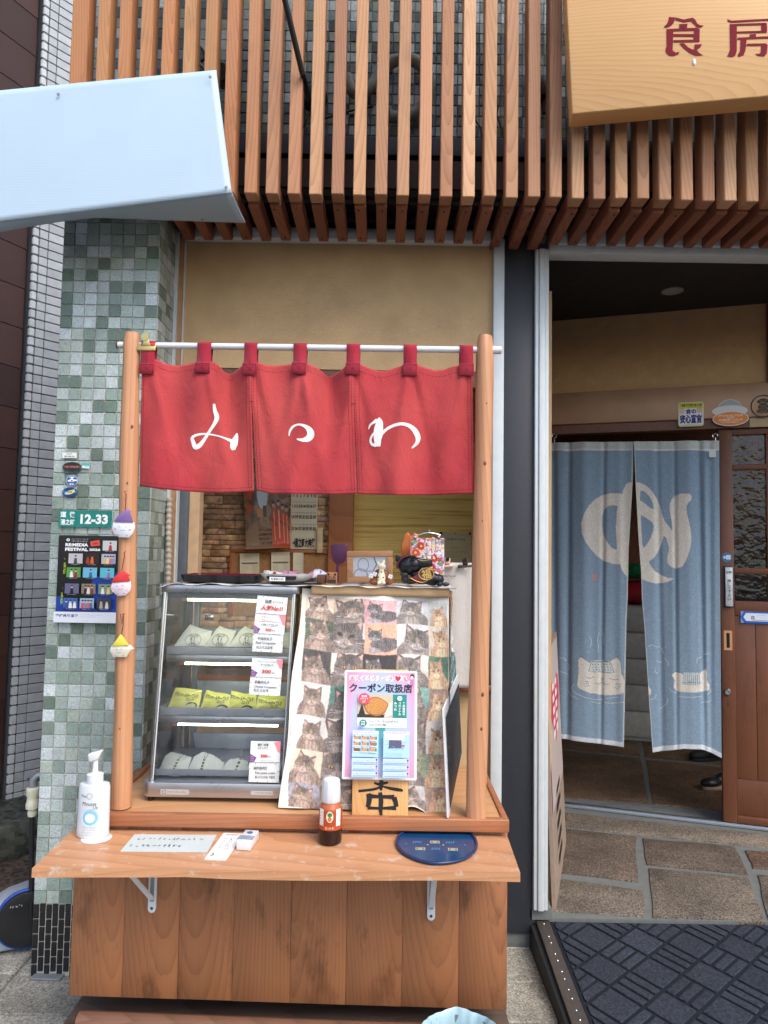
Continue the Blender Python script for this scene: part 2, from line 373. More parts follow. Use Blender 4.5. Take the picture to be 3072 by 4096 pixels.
def m_emit(name, col, st):
    g = G(name); e = g.n('Emission', {'Color': col, 'Strength': st}); g.t.links.new(e.outputs[0], g.out.inputs['Surface']); return g.m
def m_cloth(name, col, var=0.12, weave=0.12, wscale=700, rough=0.85, mottle=None, crease=0.25, trans=0.0):
    g = G(name); c = g.coord(False); wx = g.noise(g.vmath('MULTIPLY', c, (0.1, 1, 1)), wscale, 2); wz = g.noise(g.vmath('MULTIPLY', c, (1, 1, 0.1)), wscale, 2)
    wv = g.math('ADD', wx, wz); big = g.noise(c, 6, 5); a = g.mix(1.0, col, g.ramp(wv, [(0.7, 1 - weave), (1.3, 1 + weave)]), 'MULTIPLY')
    a = g.mix(1.0, a, g.ramp(big, [(0.3, 1 - var), (0.7, 1 + var)]), 'MULTIPLY')
    if mottle: a = g.mix(g.ramp(g.noise(c, 3.2, 3), [(0.35, 0.0), (0.75, 0.55)]), a, mottle)
    cr = g.math('ABSOLUTE', g.math('SUBTRACT', g.noise(g.vmath('MULTIPLY', c, (1, 1, 0.6)), 16, 5, 0.6, 0.6), 0.5))
    h = g.math('ADD', g.math('MULTIPLY', wv, 0.12), g.math('MULTIPLY', cr, crease * 4)); g.bump(h, 0.75, 0.005)
    g.fin(a, rough, 0, 0.2, **{'Sheen Weight': 0.15})
    if trans:
        tr = g.n('BsdfTranslucent', {'Color': a}); mx = g.n('MixShader', {0: trans, 1: g.b.outputs[0], 2: tr.outputs[0]}); g.t.links.new(mx.outputs[0], g.out.inputs['Surface'])
    return g.m
def m_stone(name, cols, scale=160, rough=0.75, big=6, bump=0.3, use_obj=True):
    g = G(name); c = g.coord(); v = g.n('TexVoronoi', {'Vector': c, 'Scale': scale}, feature='F1').outputs['Color']; sv = g.n('SeparateColor', {0: v}).outputs[0]
    col = g.ramp(sv, [(i / max(1, len(cols) - 1), k) for i, k in enumerate(cols)]); col = g.mix(1.0, col, g.ramp(g.noise(c, big, 5), [(0.3, 0.62), (0.7, 1.22)]), 'MULTIPLY')
    if use_obj: col = g.mix(1.0, col, g.objcol(), 'MULTIPLY')
    g.bump(g.noise(c, scale * 0.6, 4), bump, 0.003); return g.fin(col, rough, 0, 0.35)
M = {}
M['slat'] = m_wood('cedar_slat', srgb(198, 154, 118), srgb(134, 92, 66), 'z', 34, 2.5, 0.62, bump=0.25, stain=0.3)
M['bar'] = m_wood('cedar_soffit_bar', srgb(160, 102, 76), srgb(98, 56, 42), 'y', 34, 3, 0.65)
M['board'] = m_wood('cedar_board', srgb(166, 112, 76), srgb(104, 64, 42), 'z', 34, 5, 0.5, 0.55, stain=0.8, center=(0.0, 0.06), tilt=0.10, contrast=0.62)
M['log'] = m_wood('pine_log', srgb(204, 150, 110), srgb(152, 98, 66), 'z', 22, 3, 0.5, 0.5, stain=0.1, center=(0.02, 0.01), knot=0.4)
M['shelf'] = m_wood('worn_shelf', srgb(202, 150, 110), srgb(156, 102, 68), 'x', 20, 4, 0.42, 0.45, stain=0.3, scratch=0.55, center=(0.05, 0.06))
M['counter'] = m_wood('counter_ply', srgb(198, 150, 106), srgb(166, 114, 76), 'x', 18, 3, 0.4, 0.5, knot=0)
M['trim'] = m_wood('counter_trim', srgb(172, 112, 76), srgb(122, 72, 46), 'x', 26, 3, 0.45, 0.45, stain=0.25)
M['sign_wood'] = m_wood('zelkova_sign', srgb(226, 178, 118), srgb(192, 138, 84), 'x', 30, 7, 0.38, 0.35, contrast=0.6, knot=0, center=(0.30, 0.05), tilt=0.16)
M['dark_wood'] = m_wood('dark_stained_wood', srgb(120, 74, 50), srgb(62, 34, 24), 'z', 30, 3, 0.4, stain=0.4)
M['door_wood'] = m_wood('old_door_wood', srgb(122, 76, 52), srgb(68, 38, 28), 'z', 30, 3, 0.42, stain=0.5)
M['post_wood'] = m_wood('interior_post', srgb(186, 116, 68), srgb(126, 68, 40), 'z', 30, 3, 0.5)
M['siding'] = m_wood('brown_siding', srgb(70, 46, 40), srgb(42, 26, 23), 'x', 40, 3, 0.6, 0.5)
M['frame_wood'] = m_wood('frame_wood', srgb(214, 160, 116), srgb(170, 114, 74), 'x', 60, 3, 0.5, knot=0)
M['plaque_wood'] = m_wood('plaque_wood', srgb(234, 184, 124), srgb(198, 140, 84), 'z', 34, 3, 0.45, knot=0)
M['base_wood'] = m_wood('weathered_base', srgb(92, 74, 64), srgb(58, 46, 40), 'x', 30, 3, 0.7, stain=0.5)
M['tile'] = m_tile('green_grey_tile'); M['tile_a'] = m_tile('green_grey_tile_mass', attr=True)
M['tile_gloss'] = m_tile('glossy_tile', 0.16, 0.7, 0.4); M['tile_gloss_a'] = m_tile('glossy_tile_mass', 0.16, 0.7, 0.4, True)
M['grout'] = m_plain('grout', srgb(196, 192, 178), 0.85, bump=0.3)
M['grout_dark'] = m_plain('dark_grout', srgb(120, 122, 118), 0.85, bump=0.3)
M['black_tile'] = m_plain('black_tile', srgb(26, 28, 32), 0.3, bump=0.1)
M['white_brick'] = m_plain('white_glazed_brick', srgb(176, 180, 182), 0.35, var=0.1, bump=0.15, bscale=80)
M['sooty'] = m_plain('sooty_joint', srgb(76, 78, 82), 0.85)
M['stucco'] = m_plain('beige_stucco', srgb(194, 163, 122), 0.9, var=0.10, scale=7, bump=1.0, bscale=300)
M['stucco_in'] = m_plain('entrance_stucco', srgb(204, 168, 124), 0.9, var=0.08, bump=0.8, bscale=260)
M['white_alu'] = m_plain('white_aluminium', srgb(206, 212, 214), 0.4, var=0.04)
M['grey_alu'] = m_plain('grey_aluminium', srgb(150, 156, 162), 0.35, 0.4, var=0.05)
M['black_panel'] = m_plain('black_panel', srgb(44, 47, 54), 0.5, var=0.1, scale=60)
M['black_ceiling'] = m_plain('black_ceiling', srgb(24, 25, 28), 0.6, var=0.08)
M['steel'] = m_plain('dark_steel', srgb(58, 62, 72), 0.5, 0.2, var=0.15)
M['void'] = m_plain('dark_void', srgb(20, 18, 18), 0.9)
M['copper'] = m_plain('copper_header', srgb(178, 142, 112), 0.4, 0.15, var=0.1, scale=6)
M['white_sheet'] = None
M['steel_brushed'] = m_plain('brushed_steel', srgb(196, 198, 204), 0.3, 0.9, var=0.03, scale=9)
M['chrome'] = m_plain('chrome', srgb(210, 212, 216), 0.18, 1.0, var=0.03)
M['grey_plastic'] = m_plain('clear_grey_tray', srgb(190, 194, 200), 0.3, 0.1, var=0.05)
M['white_plastic'] = m_plain('white_plastic', srgb(216, 219, 222), 0.35, var=0.03)
M['black_plastic'] = m_plain('black_plastic', srgb(26, 27, 30), 0.4, var=0.1)
M['rubber'] = m_plain('black_rubber', srgb(24, 25, 27), 0.7, var=0.15)
M['paper'] = m_plain('white_paper', srgb(226, 227, 225), 0.6, var=0.03, scale=12)
M['old_paper'] = m_plain('cream_paper', srgb(226, 214, 178), 0.65, var=0.06, scale=14)
M['bag_paper'] = m_plain('greaseproof_paper', srgb(248, 246, 232), 0.55, var=0.04, scale=30, bump=0.25, bscale=60)
M['print'] = m_print('flat_print'); M['print_gloss'] = m_print('laminated_print', 0.3, 0.5, coat=0.25); M['print_cloth'] = m_print('cloth_print', 0.9, 0.15, weave=0.10, wscale=500)
M['ink'] = m_plain('black_ink', (0.012, 0.012, 0.014), 0.4)
M['white_paint'] = m_plain('white_print_on_cloth', srgb(238, 232, 228), 0.85, var=0.04)
M['red_lacquer'] = m_plain('oxblood_lacquer', srgb(120, 22, 44), 0.25, var=0.06)
M['paver'] = m_stone('aggregate_paver', [srgb(150, 146, 136), srgb(196, 192, 180), srgb(128, 124, 116), srgb(214, 210, 198)], 190, 0.85, 5)
M['ground'] = m_stone('ground', [srgb(62, 62, 64), srgb(84, 83, 82), srgb(50, 50, 52)], 120, 0.9, 3, use_obj=False)
M['granite'] = m_stone('rough_granite', [srgb(92, 82, 74), srgb(150, 138, 126), srgb(64, 58, 54), srgb(178, 166, 152), srgb(106, 92, 80)], 240, 0.7, 5, 0.5)
M['mortar'] = m_plain('mortar', srgb(104, 108, 106), 0.9, bump=0.4, bscale=120)
M['ledger'] = m_stone('ledger_stone', [srgb(216, 178, 136), srgb(184, 142, 108), srgb(232, 198, 156), srgb(150, 126, 110)], 26, 0.85, 30, 0.6)
M['carpet'] = m_plain('mat_pile', srgb(54, 58, 67), 0.95, var=0.4, scale=110, bump=0.9, bscale=420, spec=0.1)
M['mat_base'] = m_plain('mat_rubber', srgb(34, 38, 46), 0.9, var=0.2, scale=140, spec=0.2)
M['red_cloth'] = m_cloth('red_cotton', srgb(176, 56, 65), mottle=srgb(206, 98, 86), trans=0.12, crease=0.5)  # coral second colour paints warm reflected light into the cotton
M['red_strap'] = m_cloth('red_strap', srgb(150, 36, 52), crease=0.1)
M['thread'] = m_plain('dark_red_thread', srgb(120, 20, 36), 0.9)
M['linen'] = m_cloth('pale_linen', srgb(186, 182, 178), 0.05, 0.06, 500)
M['tan'] = m_plain('tan_tape', srgb(224, 186, 140), 0.5, var=0.05, bump=0.2, bscale=40)
M['glass'] = m_glass('case_glass', (0.99, 0.995, 0.992), dirt_haze=0.09)
M['pane'] = m_glass('patterned_pane', (0.42, 0.44, 0.44), 1.5, 0.08, wav=0.7)
M['led'] = m_emit('lit_tube', (0.92, 1.0, 0.66), 13.0)
M['led2'] = m_emit('cool_tube', (0.85, 0.95, 1.0), 7.0)
M['cork'] = m_plain('cork', srgb(176, 128, 80), 0.9, var=0.2, scale=120, bump=0.4)
M['bin_bag'] = m_plain('pale_blue_bag', srgb(156, 186, 194), 0.3, var=0.05, scale=20)
M['yellow_pack'] = m_plain('yellow_packet', srgb(246, 240, 128), 0.35, var=0.04)
def m_yellow_wall():
    g = G('yellow_grooved_wood'); c = g.coord(False); n = g.noise(g.vmath('MULTIPLY', c, (0.9, 1, 34)), 2.2, 5, 0.6, 0.3)
    col = g.ramp(n, [(0.3, srgb(196, 146, 70)), (0.5, srgb(250, 208, 112)), (0.7, srgb(252, 220, 136))]); g.bump(n, 0.9, 0.012); return g.fin(col, 0.7)
M['yellow_wall'] = m_yellow_wall()
def m_white_sheet():
    g = G('white_twinwall_plastic'); c = g.coord(False); w = g.n('TexWave', {'Vector': c, 'Scale': 34, 'Distortion': 0.4}, wave_type='BANDS', bands_direction='Z').outputs['Fac']
    g.bump(w, 0.05, 0.002); n = g.ramp(g.noise(c, 3, 4), [(0.3, 0.95), (0.7, 1.02)]); return g.fin(g.mix(1.0, srgb(180, 202, 218), n, 'MULTIPLY'), 0.5)
M['white_sheet'] = m_white_sheet()
def m_blue_cloth():
    g = G('blue_noren_cloth'); a = g.n('VertexColor', layer_name='Col').outputs['Color']; c = g.coord(False)
    n = g.noise(g.vmath('MULTIPLY', c, (1, 1, 0.55)), 95, 2, 0.5, 1.6); w = g.ramp(g.math('ABSOLUTE', g.math('SUBTRACT', n, 0.5)), [(0.01, 1.28), (0.05, 0.93)])
    col = g.mix(0.75, a, g.mix(1.0, a, w, 'MULTIPLY')); g.bump(g.noise(c, 600, 2), 0.2, 0.001); g.fin(col, 0.85, 0, 0.2)
    tr = g.n('BsdfTranslucent', {'Color': col}); mx = g.n('MixShader', {0: 0.15, 1: g.b.outputs[0], 2: tr.outputs[0]}); g.t.links.new(mx.outputs[0], g.out.inputs['Surface']); return g.m
M['blue_cloth'] = m_blue_cloth()
# ================================================================== the setting
g = MB(); g.box(-60, 60, -60, 60, -0.3, -0.02); kind(g.build('ground', M['ground']), 'structure')
pav = MB(); pav.box(-3.2, 3.4, 0.6, 2.80, -0.019, -0.006); pavement = kind(pav.build('pavement', M['mortar']), 'structure')
ps = MB(); ps.box(-0.1465, 0.1465, -0.1005, 0.1005, -0.03, 0.0); paver0 = ps.mesh('paver', M['paver'])
_pm = bmesh.new(); _pm.from_mesh(paver0); bmesh.ops.bevel(_pm, geom=[e for e in _pm.edges], offset=0.004, segments=1, affect='EDGES'); _pm.to_mesh(paver0); _pm.free()
for j, Y in enumerate(np.arange(0.85, 2.75, 0.2065)):
    for i, X in enumerate(np.arange(-2.37, 2.6, 0.3)):
        Yc = 2.28 + 0.2065 / 2 + (j - 7) * 0.2065
        if X + .15 > 2.6: continue
        o = link('paver', paver0, pavement); o.location = (X + 0.15 - 0.951 + 0.9, Yc, 0.0); t = random.uniform(0.72, .92); o.color = (t, t, t * 0.99, 1); o.rotation_euler = (0, 0, random.uniform(-.004, .004)); o.location.z = random.uniform(-.0015, .0015)
alley = MB(); alley.grid([(x, y, -0.004 + 0.012 * random.random()) for y in np.linspace(2.82, 6.0, 40) for x in np.linspace(-4.0, -0.9, 40)], 40, 40)
kind(alley.build('alley_ground', m_stone('alley_soil', [srgb(60, 50, 42), srgb(96, 82, 70), srgb(44, 40, 36)], 60, 0.95, 8, .8, False), None, True), 'structure')

# entrance floor: granite slabs set in mortar, ramped mat in front
ZF = 0.11
ef = MB(); ef.box(0.50, 3.2, 2.705, 7.2, -0.01, ZF - 0.006); entrance = kind(ef.build('entrance_floor', M['mortar']), 'structure')
def slab(pts, tint, z=ZF, cr=D3, parent=entrance, h=0.02):
    a = [PZ(*cr(*p), z) for p in pts]; c = sum(a) / len(a); m = MB(); poly = []
    n = len(a)
    for i in range(n):                                     # wobbly hand-cut edge
        for k in range(4):
            q = a[i] + (a[(i + 1) % n] - a[i]) * k / 4; poly.append(q + np.array([random.uniform(-.004, .004), random.uniform(-.004, .004), 0]) - c)
    m.prism(poly, (0, 0, -h)); o = m.build('stone', M['granite'], parent, bevel=0.004, seg=2, angle=50); o.location = c; o.color = (*tint, 1); return o
slab([(352, 288), (1900, 462), (1900, 540), (352, 380)], (.78, .78, .75))
slab([(140, 372), (800, 442), (815, 735), (140, 655)], (.5, .455, .43)); slab([(850, 455), (1440, 505), (1533, 690), (872, 620)], (.52, .485, .46))
slab([(1510, 528), (2100, 570), (2150, 700), (1562, 648)], (.62, .5, .42)); slab([(140, 690), (848, 792), (866, 958), (140, 915)], (.62, .62, .6))
slab([(892, 645), (1532, 708), (1640, 985), (912, 962)], (.64, .64, .61)); slab([(1595, 690), (2200, 735), (2250, 1010), (1665, 988)], (.66, .66, .63))
for q in ([(-200, -160), (835, -62), (888, 228), (-200, 150)], [(868, -55), (2000, 60), (2000, 350), (915, 232)], [(-200, -330), (800, -245), (832, -75), (-200, -175)], [(830, -240), (1900, -160), (2000, 40), (864, -70)],
          [(-200, -420), (780, -350), (798, -255), (-200, -345)], [(805, -345), (1900, -280), (1950, -170), (828, -250)], [(-200, -520), (1900, -420), (1900, -295), (-200, -430)]):
    slab(q, (.66, .48, .33), ZF - 0.002)
# ramp with the entrance mat
rp = MB(); rp.hexa([(0.575, 1.60, -0.012), (2.6, 1.60, -0.012), (2.6, 2.70, -0.012), (0.575, 2.70, -0.012), (0.575, 1.60, -0.002), (2.6, 1.60, -0.002), (2.6, 2.70, 0.088), (0.575, 2.70, 0.088)])
ramp = rp.build('entrance_ramp', M['mat_base']); tag(ramp, 'low dark ramp carrying the mat up to the entrance step', 'ramp')
def rz(y): return -0.002 + (y - 1.60) / 1.10 * 0.09
mt = thing('entrance_mat', 'dark blue-grey carpet mat with a diamond and bar pattern', 'mat', (0.63, 2.695, 0.088))
th = math.atan2(0.09, 1.10); MM = Matrix.Translation((0.632, 2.695, rz(2.695) + 0.004)) @ Matrix.Rotation(th, 4, 'X')
b = MB(); b.box(0, 1.9, -1.08, 0, 0, 0.005); b.build('backing', M['mat_base'], None, mw=MM, bevel=0.002).parent = mt
bpy.context.view_layer.update()
mt.children[0].matrix_parent_inverse = mt.matrix_world.inverted()
S = 0.118; sq = MB(); sq.box(-S / 2 + .006, S / 2 - .006, -S / 2 + .006, S / 2 - .006, 0, .006); sqm = sq.mesh('pile_block', M['carpet'])
b3 = MB()
for k in (-1, 0, 1): b3.box(-S / 2 + .006, S / 2 - .006, k * S / 3 - S / 6 + .0055, k * S / 3 + S / 6 - .0055, 0, .006)
b3m = b3.mesh('pile_bars', M['carpet'])
for me in (sqm, b3m):
    bm = bmesh.new(); bm.from_mesh(me); bmesh.ops.bevel(bm, geom=bm.edges[:], offset=.0025, segments=1, affect='EDGES'); bm.to_mesh(me); bm.free()
c45, s45 = math.cos(math.radians(40)), math.sin(math.radians(40)); n_blk = 0
for i in range(-16, 20):
    for j in range(-16, 20):
        x = 0.13 + (i * c45 - j * s45) * S; y = -0.1 + (i * s45 + j * c45) * S
        if x < 0.085 or x > 1.55 or y > -0.088 or y < -1.0: continue
        me = sqm if (i + j) % 2 == 0 else b3m; o = link('pile_block', me, mt); o.matrix_parent_inverse = mt.matrix_world.inverted()
        o.matrix_world = MM @ Matrix.Translation((x, y, 0.005)) @ Matrix.Rotation(math.radians(40 + (90 if (i % 2) else 0) * ((i + j) % 2)), 4, 'Z'); t = random.uniform(.85, 1.12); o.color = (t, t, t, 1)
# part blocks along the mat's straight edges, clipped by hand
ed = MB()
def clip_poly(poly, x0, y1, x1):
    def cl(ps, f, g):
        out = []
        for i, p in enumerate(ps):
            q = ps[(i + 1) % len(ps)]; a, bq = f(p), f(q)
            if a >= 0: out.append(p)
            if (a >= 0) != (bq >= 0): t = a / (a - bq); out.append((p[0] + (q[0] - p[0]) * t, p[1] + (q[1] - p[1]) * t))
        return out
    ps = cl(poly, lambda p: p[0] - x0, 0)
    ps = cl(ps, lambda p: y1 - p[1], 0) if ps else ps
    return ps
for i in range(-16, 20):
    for j in range(-16, 20):
        x = 0.13 + (i * c45 - j * s45) * S; y = -0.1 + (i * s45 + j * c45) * S
        if not (x > -0.1 and x < 1.6 and y < 0.1 and y > -1.0) or not (x < 0.085 or y > -0.088): continue
        rects = [(-S / 2 + .006, S / 2 - .006, -S / 2 + .006, S / 2 - .006)] if (i + j) % 2 == 0 else [(-S / 2 + .006, S / 2 - .006, k * S / 3 - S / 6 + .0055, k * S / 3 + S / 6 - .0055) for k in (-1, 0, 1)]
        a = math.radians(40 + (90 if (i % 2) else 0) * ((i + j) % 2)); ca, sa = math.cos(a), math.sin(a)
        for r in rects:
            pl = clip_poly([(x + px * ca - py * sa, y + px * sa + py * ca) for px, py in ((r[0], r[2]), (r[1], r[2]), (r[1], r[3]), (r[0], r[3]))], 0.014, -0.012, 2)
            if len(pl) > 2: ed.prism([(px, py, .0055) for px, py in pl], (0, 0, .005))
o = ed.build('edge_pile', M['carpet'], mt); o.matrix_parent_inverse = mt.matrix_world.inverted(); o.matrix_world = MM; kind(o, 'stuff')
# metal nosing strip with rivets down the mat's side
ns = thing('edge_strip', 'brown metal strip with bright rivets along the mat', 'metal strip', (0.6, 2.69, 0.09))
b = MB(); 
def sp(x, y, dz=0): return (x - 0.6, y - 2.69, rz(y) + dz - 0.09)
b.hexa([sp(.577, 1.7, .0), sp(.6315, 1.7, .0), sp(.6315, 2.7, .0), sp(.582, 2.7, .0), sp(.577, 1.7, .012), sp(.6315, 1.7, .012), sp(.6315, 2.7, .012), sp(.582, 2.7, .012)])
b.build('strip', m_plain('bronze_strip', srgb(104, 96, 90), 0.4, 0.6, var=.15, scale=90), ns, bevel=.002)
rv = MB(); rv.ell((0, 0, 0), (.0042, .0042, .003), 10, 6); rvm = rv.mesh('rivet', M['chrome'])
for y in (2.675, 2.60, 2.565, 2.505, 2.47, 2.415, 2.38, 2.33, 2.29, 2.24, 2.2):
    o = link('rivet', rvm, ns, True); o.location = sp(0.607, y, .0125)
# weather-stained kerb beside it
b = MB(); b.box(0.555, 0.574, 1.7, 2.704, -0.01, 0.0); 
b2 = MB(); b2.hexa([(0.560, 1.7, -.005), (.574, 1.7, -.005), (.574, 2.70, -.005), (.560, 2.70, -.005), (.566, 1.7, rz(1.7)), (.574, 1.7, rz(1.7)), (.574, 2.70, rz(2.7)), (.562, 2.70, rz(2.7))]); o = b2.build('ramp_side', M['rubber'], ramp)

# ================================================================== the shop
shop = thing('shop_building', 'narrow shop front with green mosaic pillar, cedar slat canopy and beige walls', 'building', (0, 0, 0))
PAL = [srgb(164, 180, 172), srgb(190, 202, 200), srgb(138, 158, 146), srgb(88, 112, 94), srgb(212, 222, 224), srgb(176, 188, 176), srgb(114, 136, 120)]
PWT = [.26, .22, .18, .14, .08, .08, .04]
def pick(): c = (np.array(PAL[rng.choice(len(PAL), p=PWT)]) * .8 + np.array(srgb(164, 170, 168)) * .2) * random.uniform(.92, 1.06); return (*c, 1.0)
def bevmesh(name, mat, x, y, z, off=0.0015, seg=1):
    m = MB(); m.box(-x / 2, x / 2, -y / 2, y / 2, -z / 2, z / 2); me = m.mesh(name, mat); bm = bmesh.new(); bm.from_mesh(me); bmesh.ops.bevel(bm, geom=bm.edges[:], offset=off, segments=seg, affect='EDGES'); bm.to_mesh(me); bm.free(); return me
PX0, PX1, PY = -1.165, -0.82, 2.484
b = MB(); b.box(PX0, PX1, PY, 2.76, -.02, 3.0); pillar = b.build('tiled_pillar', M['grout'], shop)
TP = 0.0431; tm = bevmesh('tile', M['tile'], .0402, .008, .0402); ZT = 0.236
rest = MB()
def restbox(m, c, hx, hy, hz, col): m.box(c[0] - hx, c[0] + hx, c[1] - hy, c[1] + hy, c[2] - hz, c[2] + hz, col=col)
for r in range(58):
    for cidx in range(8):
        p = (PX0 + TP * (cidx + .5), PY - .0005, ZT + TP * (r + .5)); cl = pick()
        if cidx < 6 and 5 <= r < 55: o = link('tile', tm, pillar); o.location = p; o.color = cl; o.rotation_euler = (random.uniform(-.012, .012), 0, random.uniform(-.012, .012))
        else: restbox(rest, p, .0201, .004, .0201, cl[:3])
    for cidx in range(5):
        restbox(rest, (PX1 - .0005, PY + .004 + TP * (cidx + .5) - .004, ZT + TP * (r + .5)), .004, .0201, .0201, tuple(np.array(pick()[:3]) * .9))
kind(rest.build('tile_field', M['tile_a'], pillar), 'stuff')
bt = bevmesh('black_tile', M['black_tile'], .0178, .008, .0455)
for cidx in range(9):
    for r in range(6):
        z = .236 - .0245 - .0492 * r + (.0246 if cidx % 2 else 0) - .003
        if z + .0228 > .236:
            hh = .236 - (z - .0228); 
            if hh < .01: continue
            m = MB(); m.box(-.0089, .0089, -.004, .004, -hh / 2, hh / 2); o = m.build('black_tile', M['black_tile'], pillar); o.location = (PX0 + .0215 * (cidx + .45), PY - .0007, .236 - hh / 2 - .002)
        elif z - .0228 > -.02: o = link('black_tile', bt, pillar); o.location = (PX0 + .0215 * (cidx + .45), PY - .0007, z)
# wall of glossy tile behind the slats
b = MB(); b.box(-1.25, 2.6, 2.724, 2.80, 2.70, 3.95); upper = b.build('upper_wall', M['grout_dark'], shop)
tg = bevmesh('tile', M['tile_gloss'], .0402, .008, .0402, .002); rest = MB(); cnt = 0
PG = [srgb(96, 112, 116), srgb(120, 136, 138), srgb(70, 84, 86), srgb(146, 158, 160), srgb(52, 62, 62), srgb(108, 118, 106)]
for r in range(18):
    for cidx in range(46):
        p = (-1.2 + TP * (cidx + .5), 2.7235, 3.005 + TP * (r + .5)); cl = tuple(np.array(random.choice(PG)) * random.uniform(1.1, 1.5))
        if 13 <= cidx < 38 and r < 12: o = link('tile', tg, upper); o.location = p; o.color = (*cl, 1); o.rotation_euler = (random.uniform(-.03, .03), 0, random.uniform(-.03, .03))
        else: restbox(rest, p, .0201, .004, .0201, cl)
kind(rest.build('tile_field', M['tile_gloss_a'], upper), 'stuff')
b = MB(); b.box(-1.2, 2.6, 2.58, 2.66, 2.932, 3.004); b.build('steel_beam', M['steel'], shop, bevel=.003)
b = MB(); b.box(-1.2, 2.6, 2.545, 2.575, 2.785, 2.892); b.build('fascia_board', M['siding'], shop)
b = MB(); b.box(-1.2, 2.6, 2.53, 2.72, 2.715, 2.73); b.build('soffit_lining', M['void'], shop)
# slat canopy: rails carry vertical slats and soffit bars
b = MB(); b.box(-1.16, 2.5, 2.378, 2.40, 3.90, 3.96); b.box(-1.16, 2.5, 2.42, 2.45, 2.688, 2.712); b.box(-1.16, 2.5, 2.60, 2.63, 2.688, 2.712)
canopy = b.build('slat_canopy', M['void'], shop)
def slatmesh(name, mat, w, d, h, wob=0.0007):
    me = bevmesh(name, mat, w, d, h, .0022, 2); return me
sm = slatmesh('slat', M['slat'], .0405, .062, 1.35); bmsh = slatmesh('soffit_bar', M['bar'], .0375, .275, .058); bmlong = slatmesh('soffit_bar', M['bar'], .0375, .40, .058)
TINT = [(.86, .74, .68), (.92, .78, .7), (1.12, 1.08, 1.0), (.74, .62, .58), (1.1, 1.04, .92), (.88, .78, .7), (.95, .88, .8), (1.12, .98, .92), (.85, .7, .62), (1.32, 1.34, 1.32), (.98, .9, .78), (.9, .8, .72)]
sw = bevmesh('slat', M['slat'], .056, .062, 1.35, .0022, 2)
for k in range(-9, 32):
    X = -.414 + .0205 + .0733 * k; tc = TINT[k % 12] if k >= 0 else [(.92, .72, .55), (1.0, .86, .66), (1.0, .8, .62), (.98, .82, .64), (1.02, .8, .6), (.95, .86, .68), (.9, .78, .6), (.95, .74, .6), (.92, .76, .64)][k % 9]
    o = link('slat', sw if k == -9 else sm, canopy); o.location = (X - (.008 if k == -9 else 0), 2.341, 2.637 + .675 + random.uniform(-.004, .002)); o.color = (*tc, 1); o.rotation_euler = (0, random.uniform(-.0015, .0015), random.uniform(-.02, .02))
    if X > -.80:
        lng = .40 < X < .56
        o = link('soffit_bar', bmlong if lng else bmsh, canopy); o.location = (X + random.uniform(-.002, .002), 2.376 + (.20 if lng else .1375), 2.654 + random.uniform(-.002, .002)); t = random.uniform(.75, 1.1); o.color = (t, t * .95, t * .9, 1)
sc = MB(); sc.tube([(0, 0, 0), (0, 0, .002)], .0032, 8); scm = sc.mesh('screw', M['void'])
for k in range(-5, 20):
    X = -.414 + .0205 + .0733 * k
    for y in (2.40, 2.62):
        if random.random() < .85: o = link('screw', scm, canopy); o.location = (X + random.uniform(-.006, .006), y + random.uniform(-.005, .005), 2.6235)
# beige lintel wall over the serving window, frames, black panel
b = MB(); b.box(-.79, .408, 2.70, 2.76, 2.143, 2.70); b.build('lintel_wall', M['stucco'], shop)
b = MB(); b.box(-.79, .408, 2.655, 2.70, 2.638, 2.684); b.build('soffit_rail', M['white_alu'], shop, bevel=.003)
b = MB(); b.box(-.79, .408, 2.705, 2.75, 2.083, 2.1425); b.build('window_head', M['dark_wood'], shop)
b = MB(); b.box(-.79, .408, 2.70, 2.76, -.02, .93); b.build('sill_wall', M['stucco'], shop)
b = MB(); b.box(-.79, .408, 2.66, 2.80, .9305, .955); b.build('window_sill', M['dark_wood'], shop, bevel=.004)
b = MB(); b.box(.4085, .450, 2.675, 2.77, -.02, 2.66); b.build('window_frame', M['white_alu'], shop, bevel=.002)
b = MB(); b.box(-.8185, -.806, 2.66, 2.77, .0, 2.66); b.box(-.7905, -.786, 2.69, 2.77, .0, 2.66); b.build('window_frame', M['white_alu'], shop)
b = MB(); b.box(-.8055, -.791, 2.675, 2.77, 0, 2.66); b.build('window_jamb', m_plain('brown_jamb', srgb(170, 130, 96), .5), shop)
b = MB(); b.box(-.7855, -.752, 2.72, 2.78, .955, 2.082); b.build('sliding_sash', m_plain('grey_sash', srgb(96, 104, 112), .4, .3), shop, bevel=.003)
b = MB(); b.box(-.7515, -.712, 2.735, 2.79, .955, 2.082); b.build('sash_lining', m_plain('tan_lining', srgb(196, 164, 130), .6), shop)
b = MB(); b.box(.4505, .5685, 2.69, 2.78, .055, 2.68); b.build('black_panel', M['black_panel'], shop, bevel=.002)
b = MB(); b.box(.4505, .5685, 2.70, 2.78, -.02, .0545); b.build('panel_plinth', M['mortar'], shop)
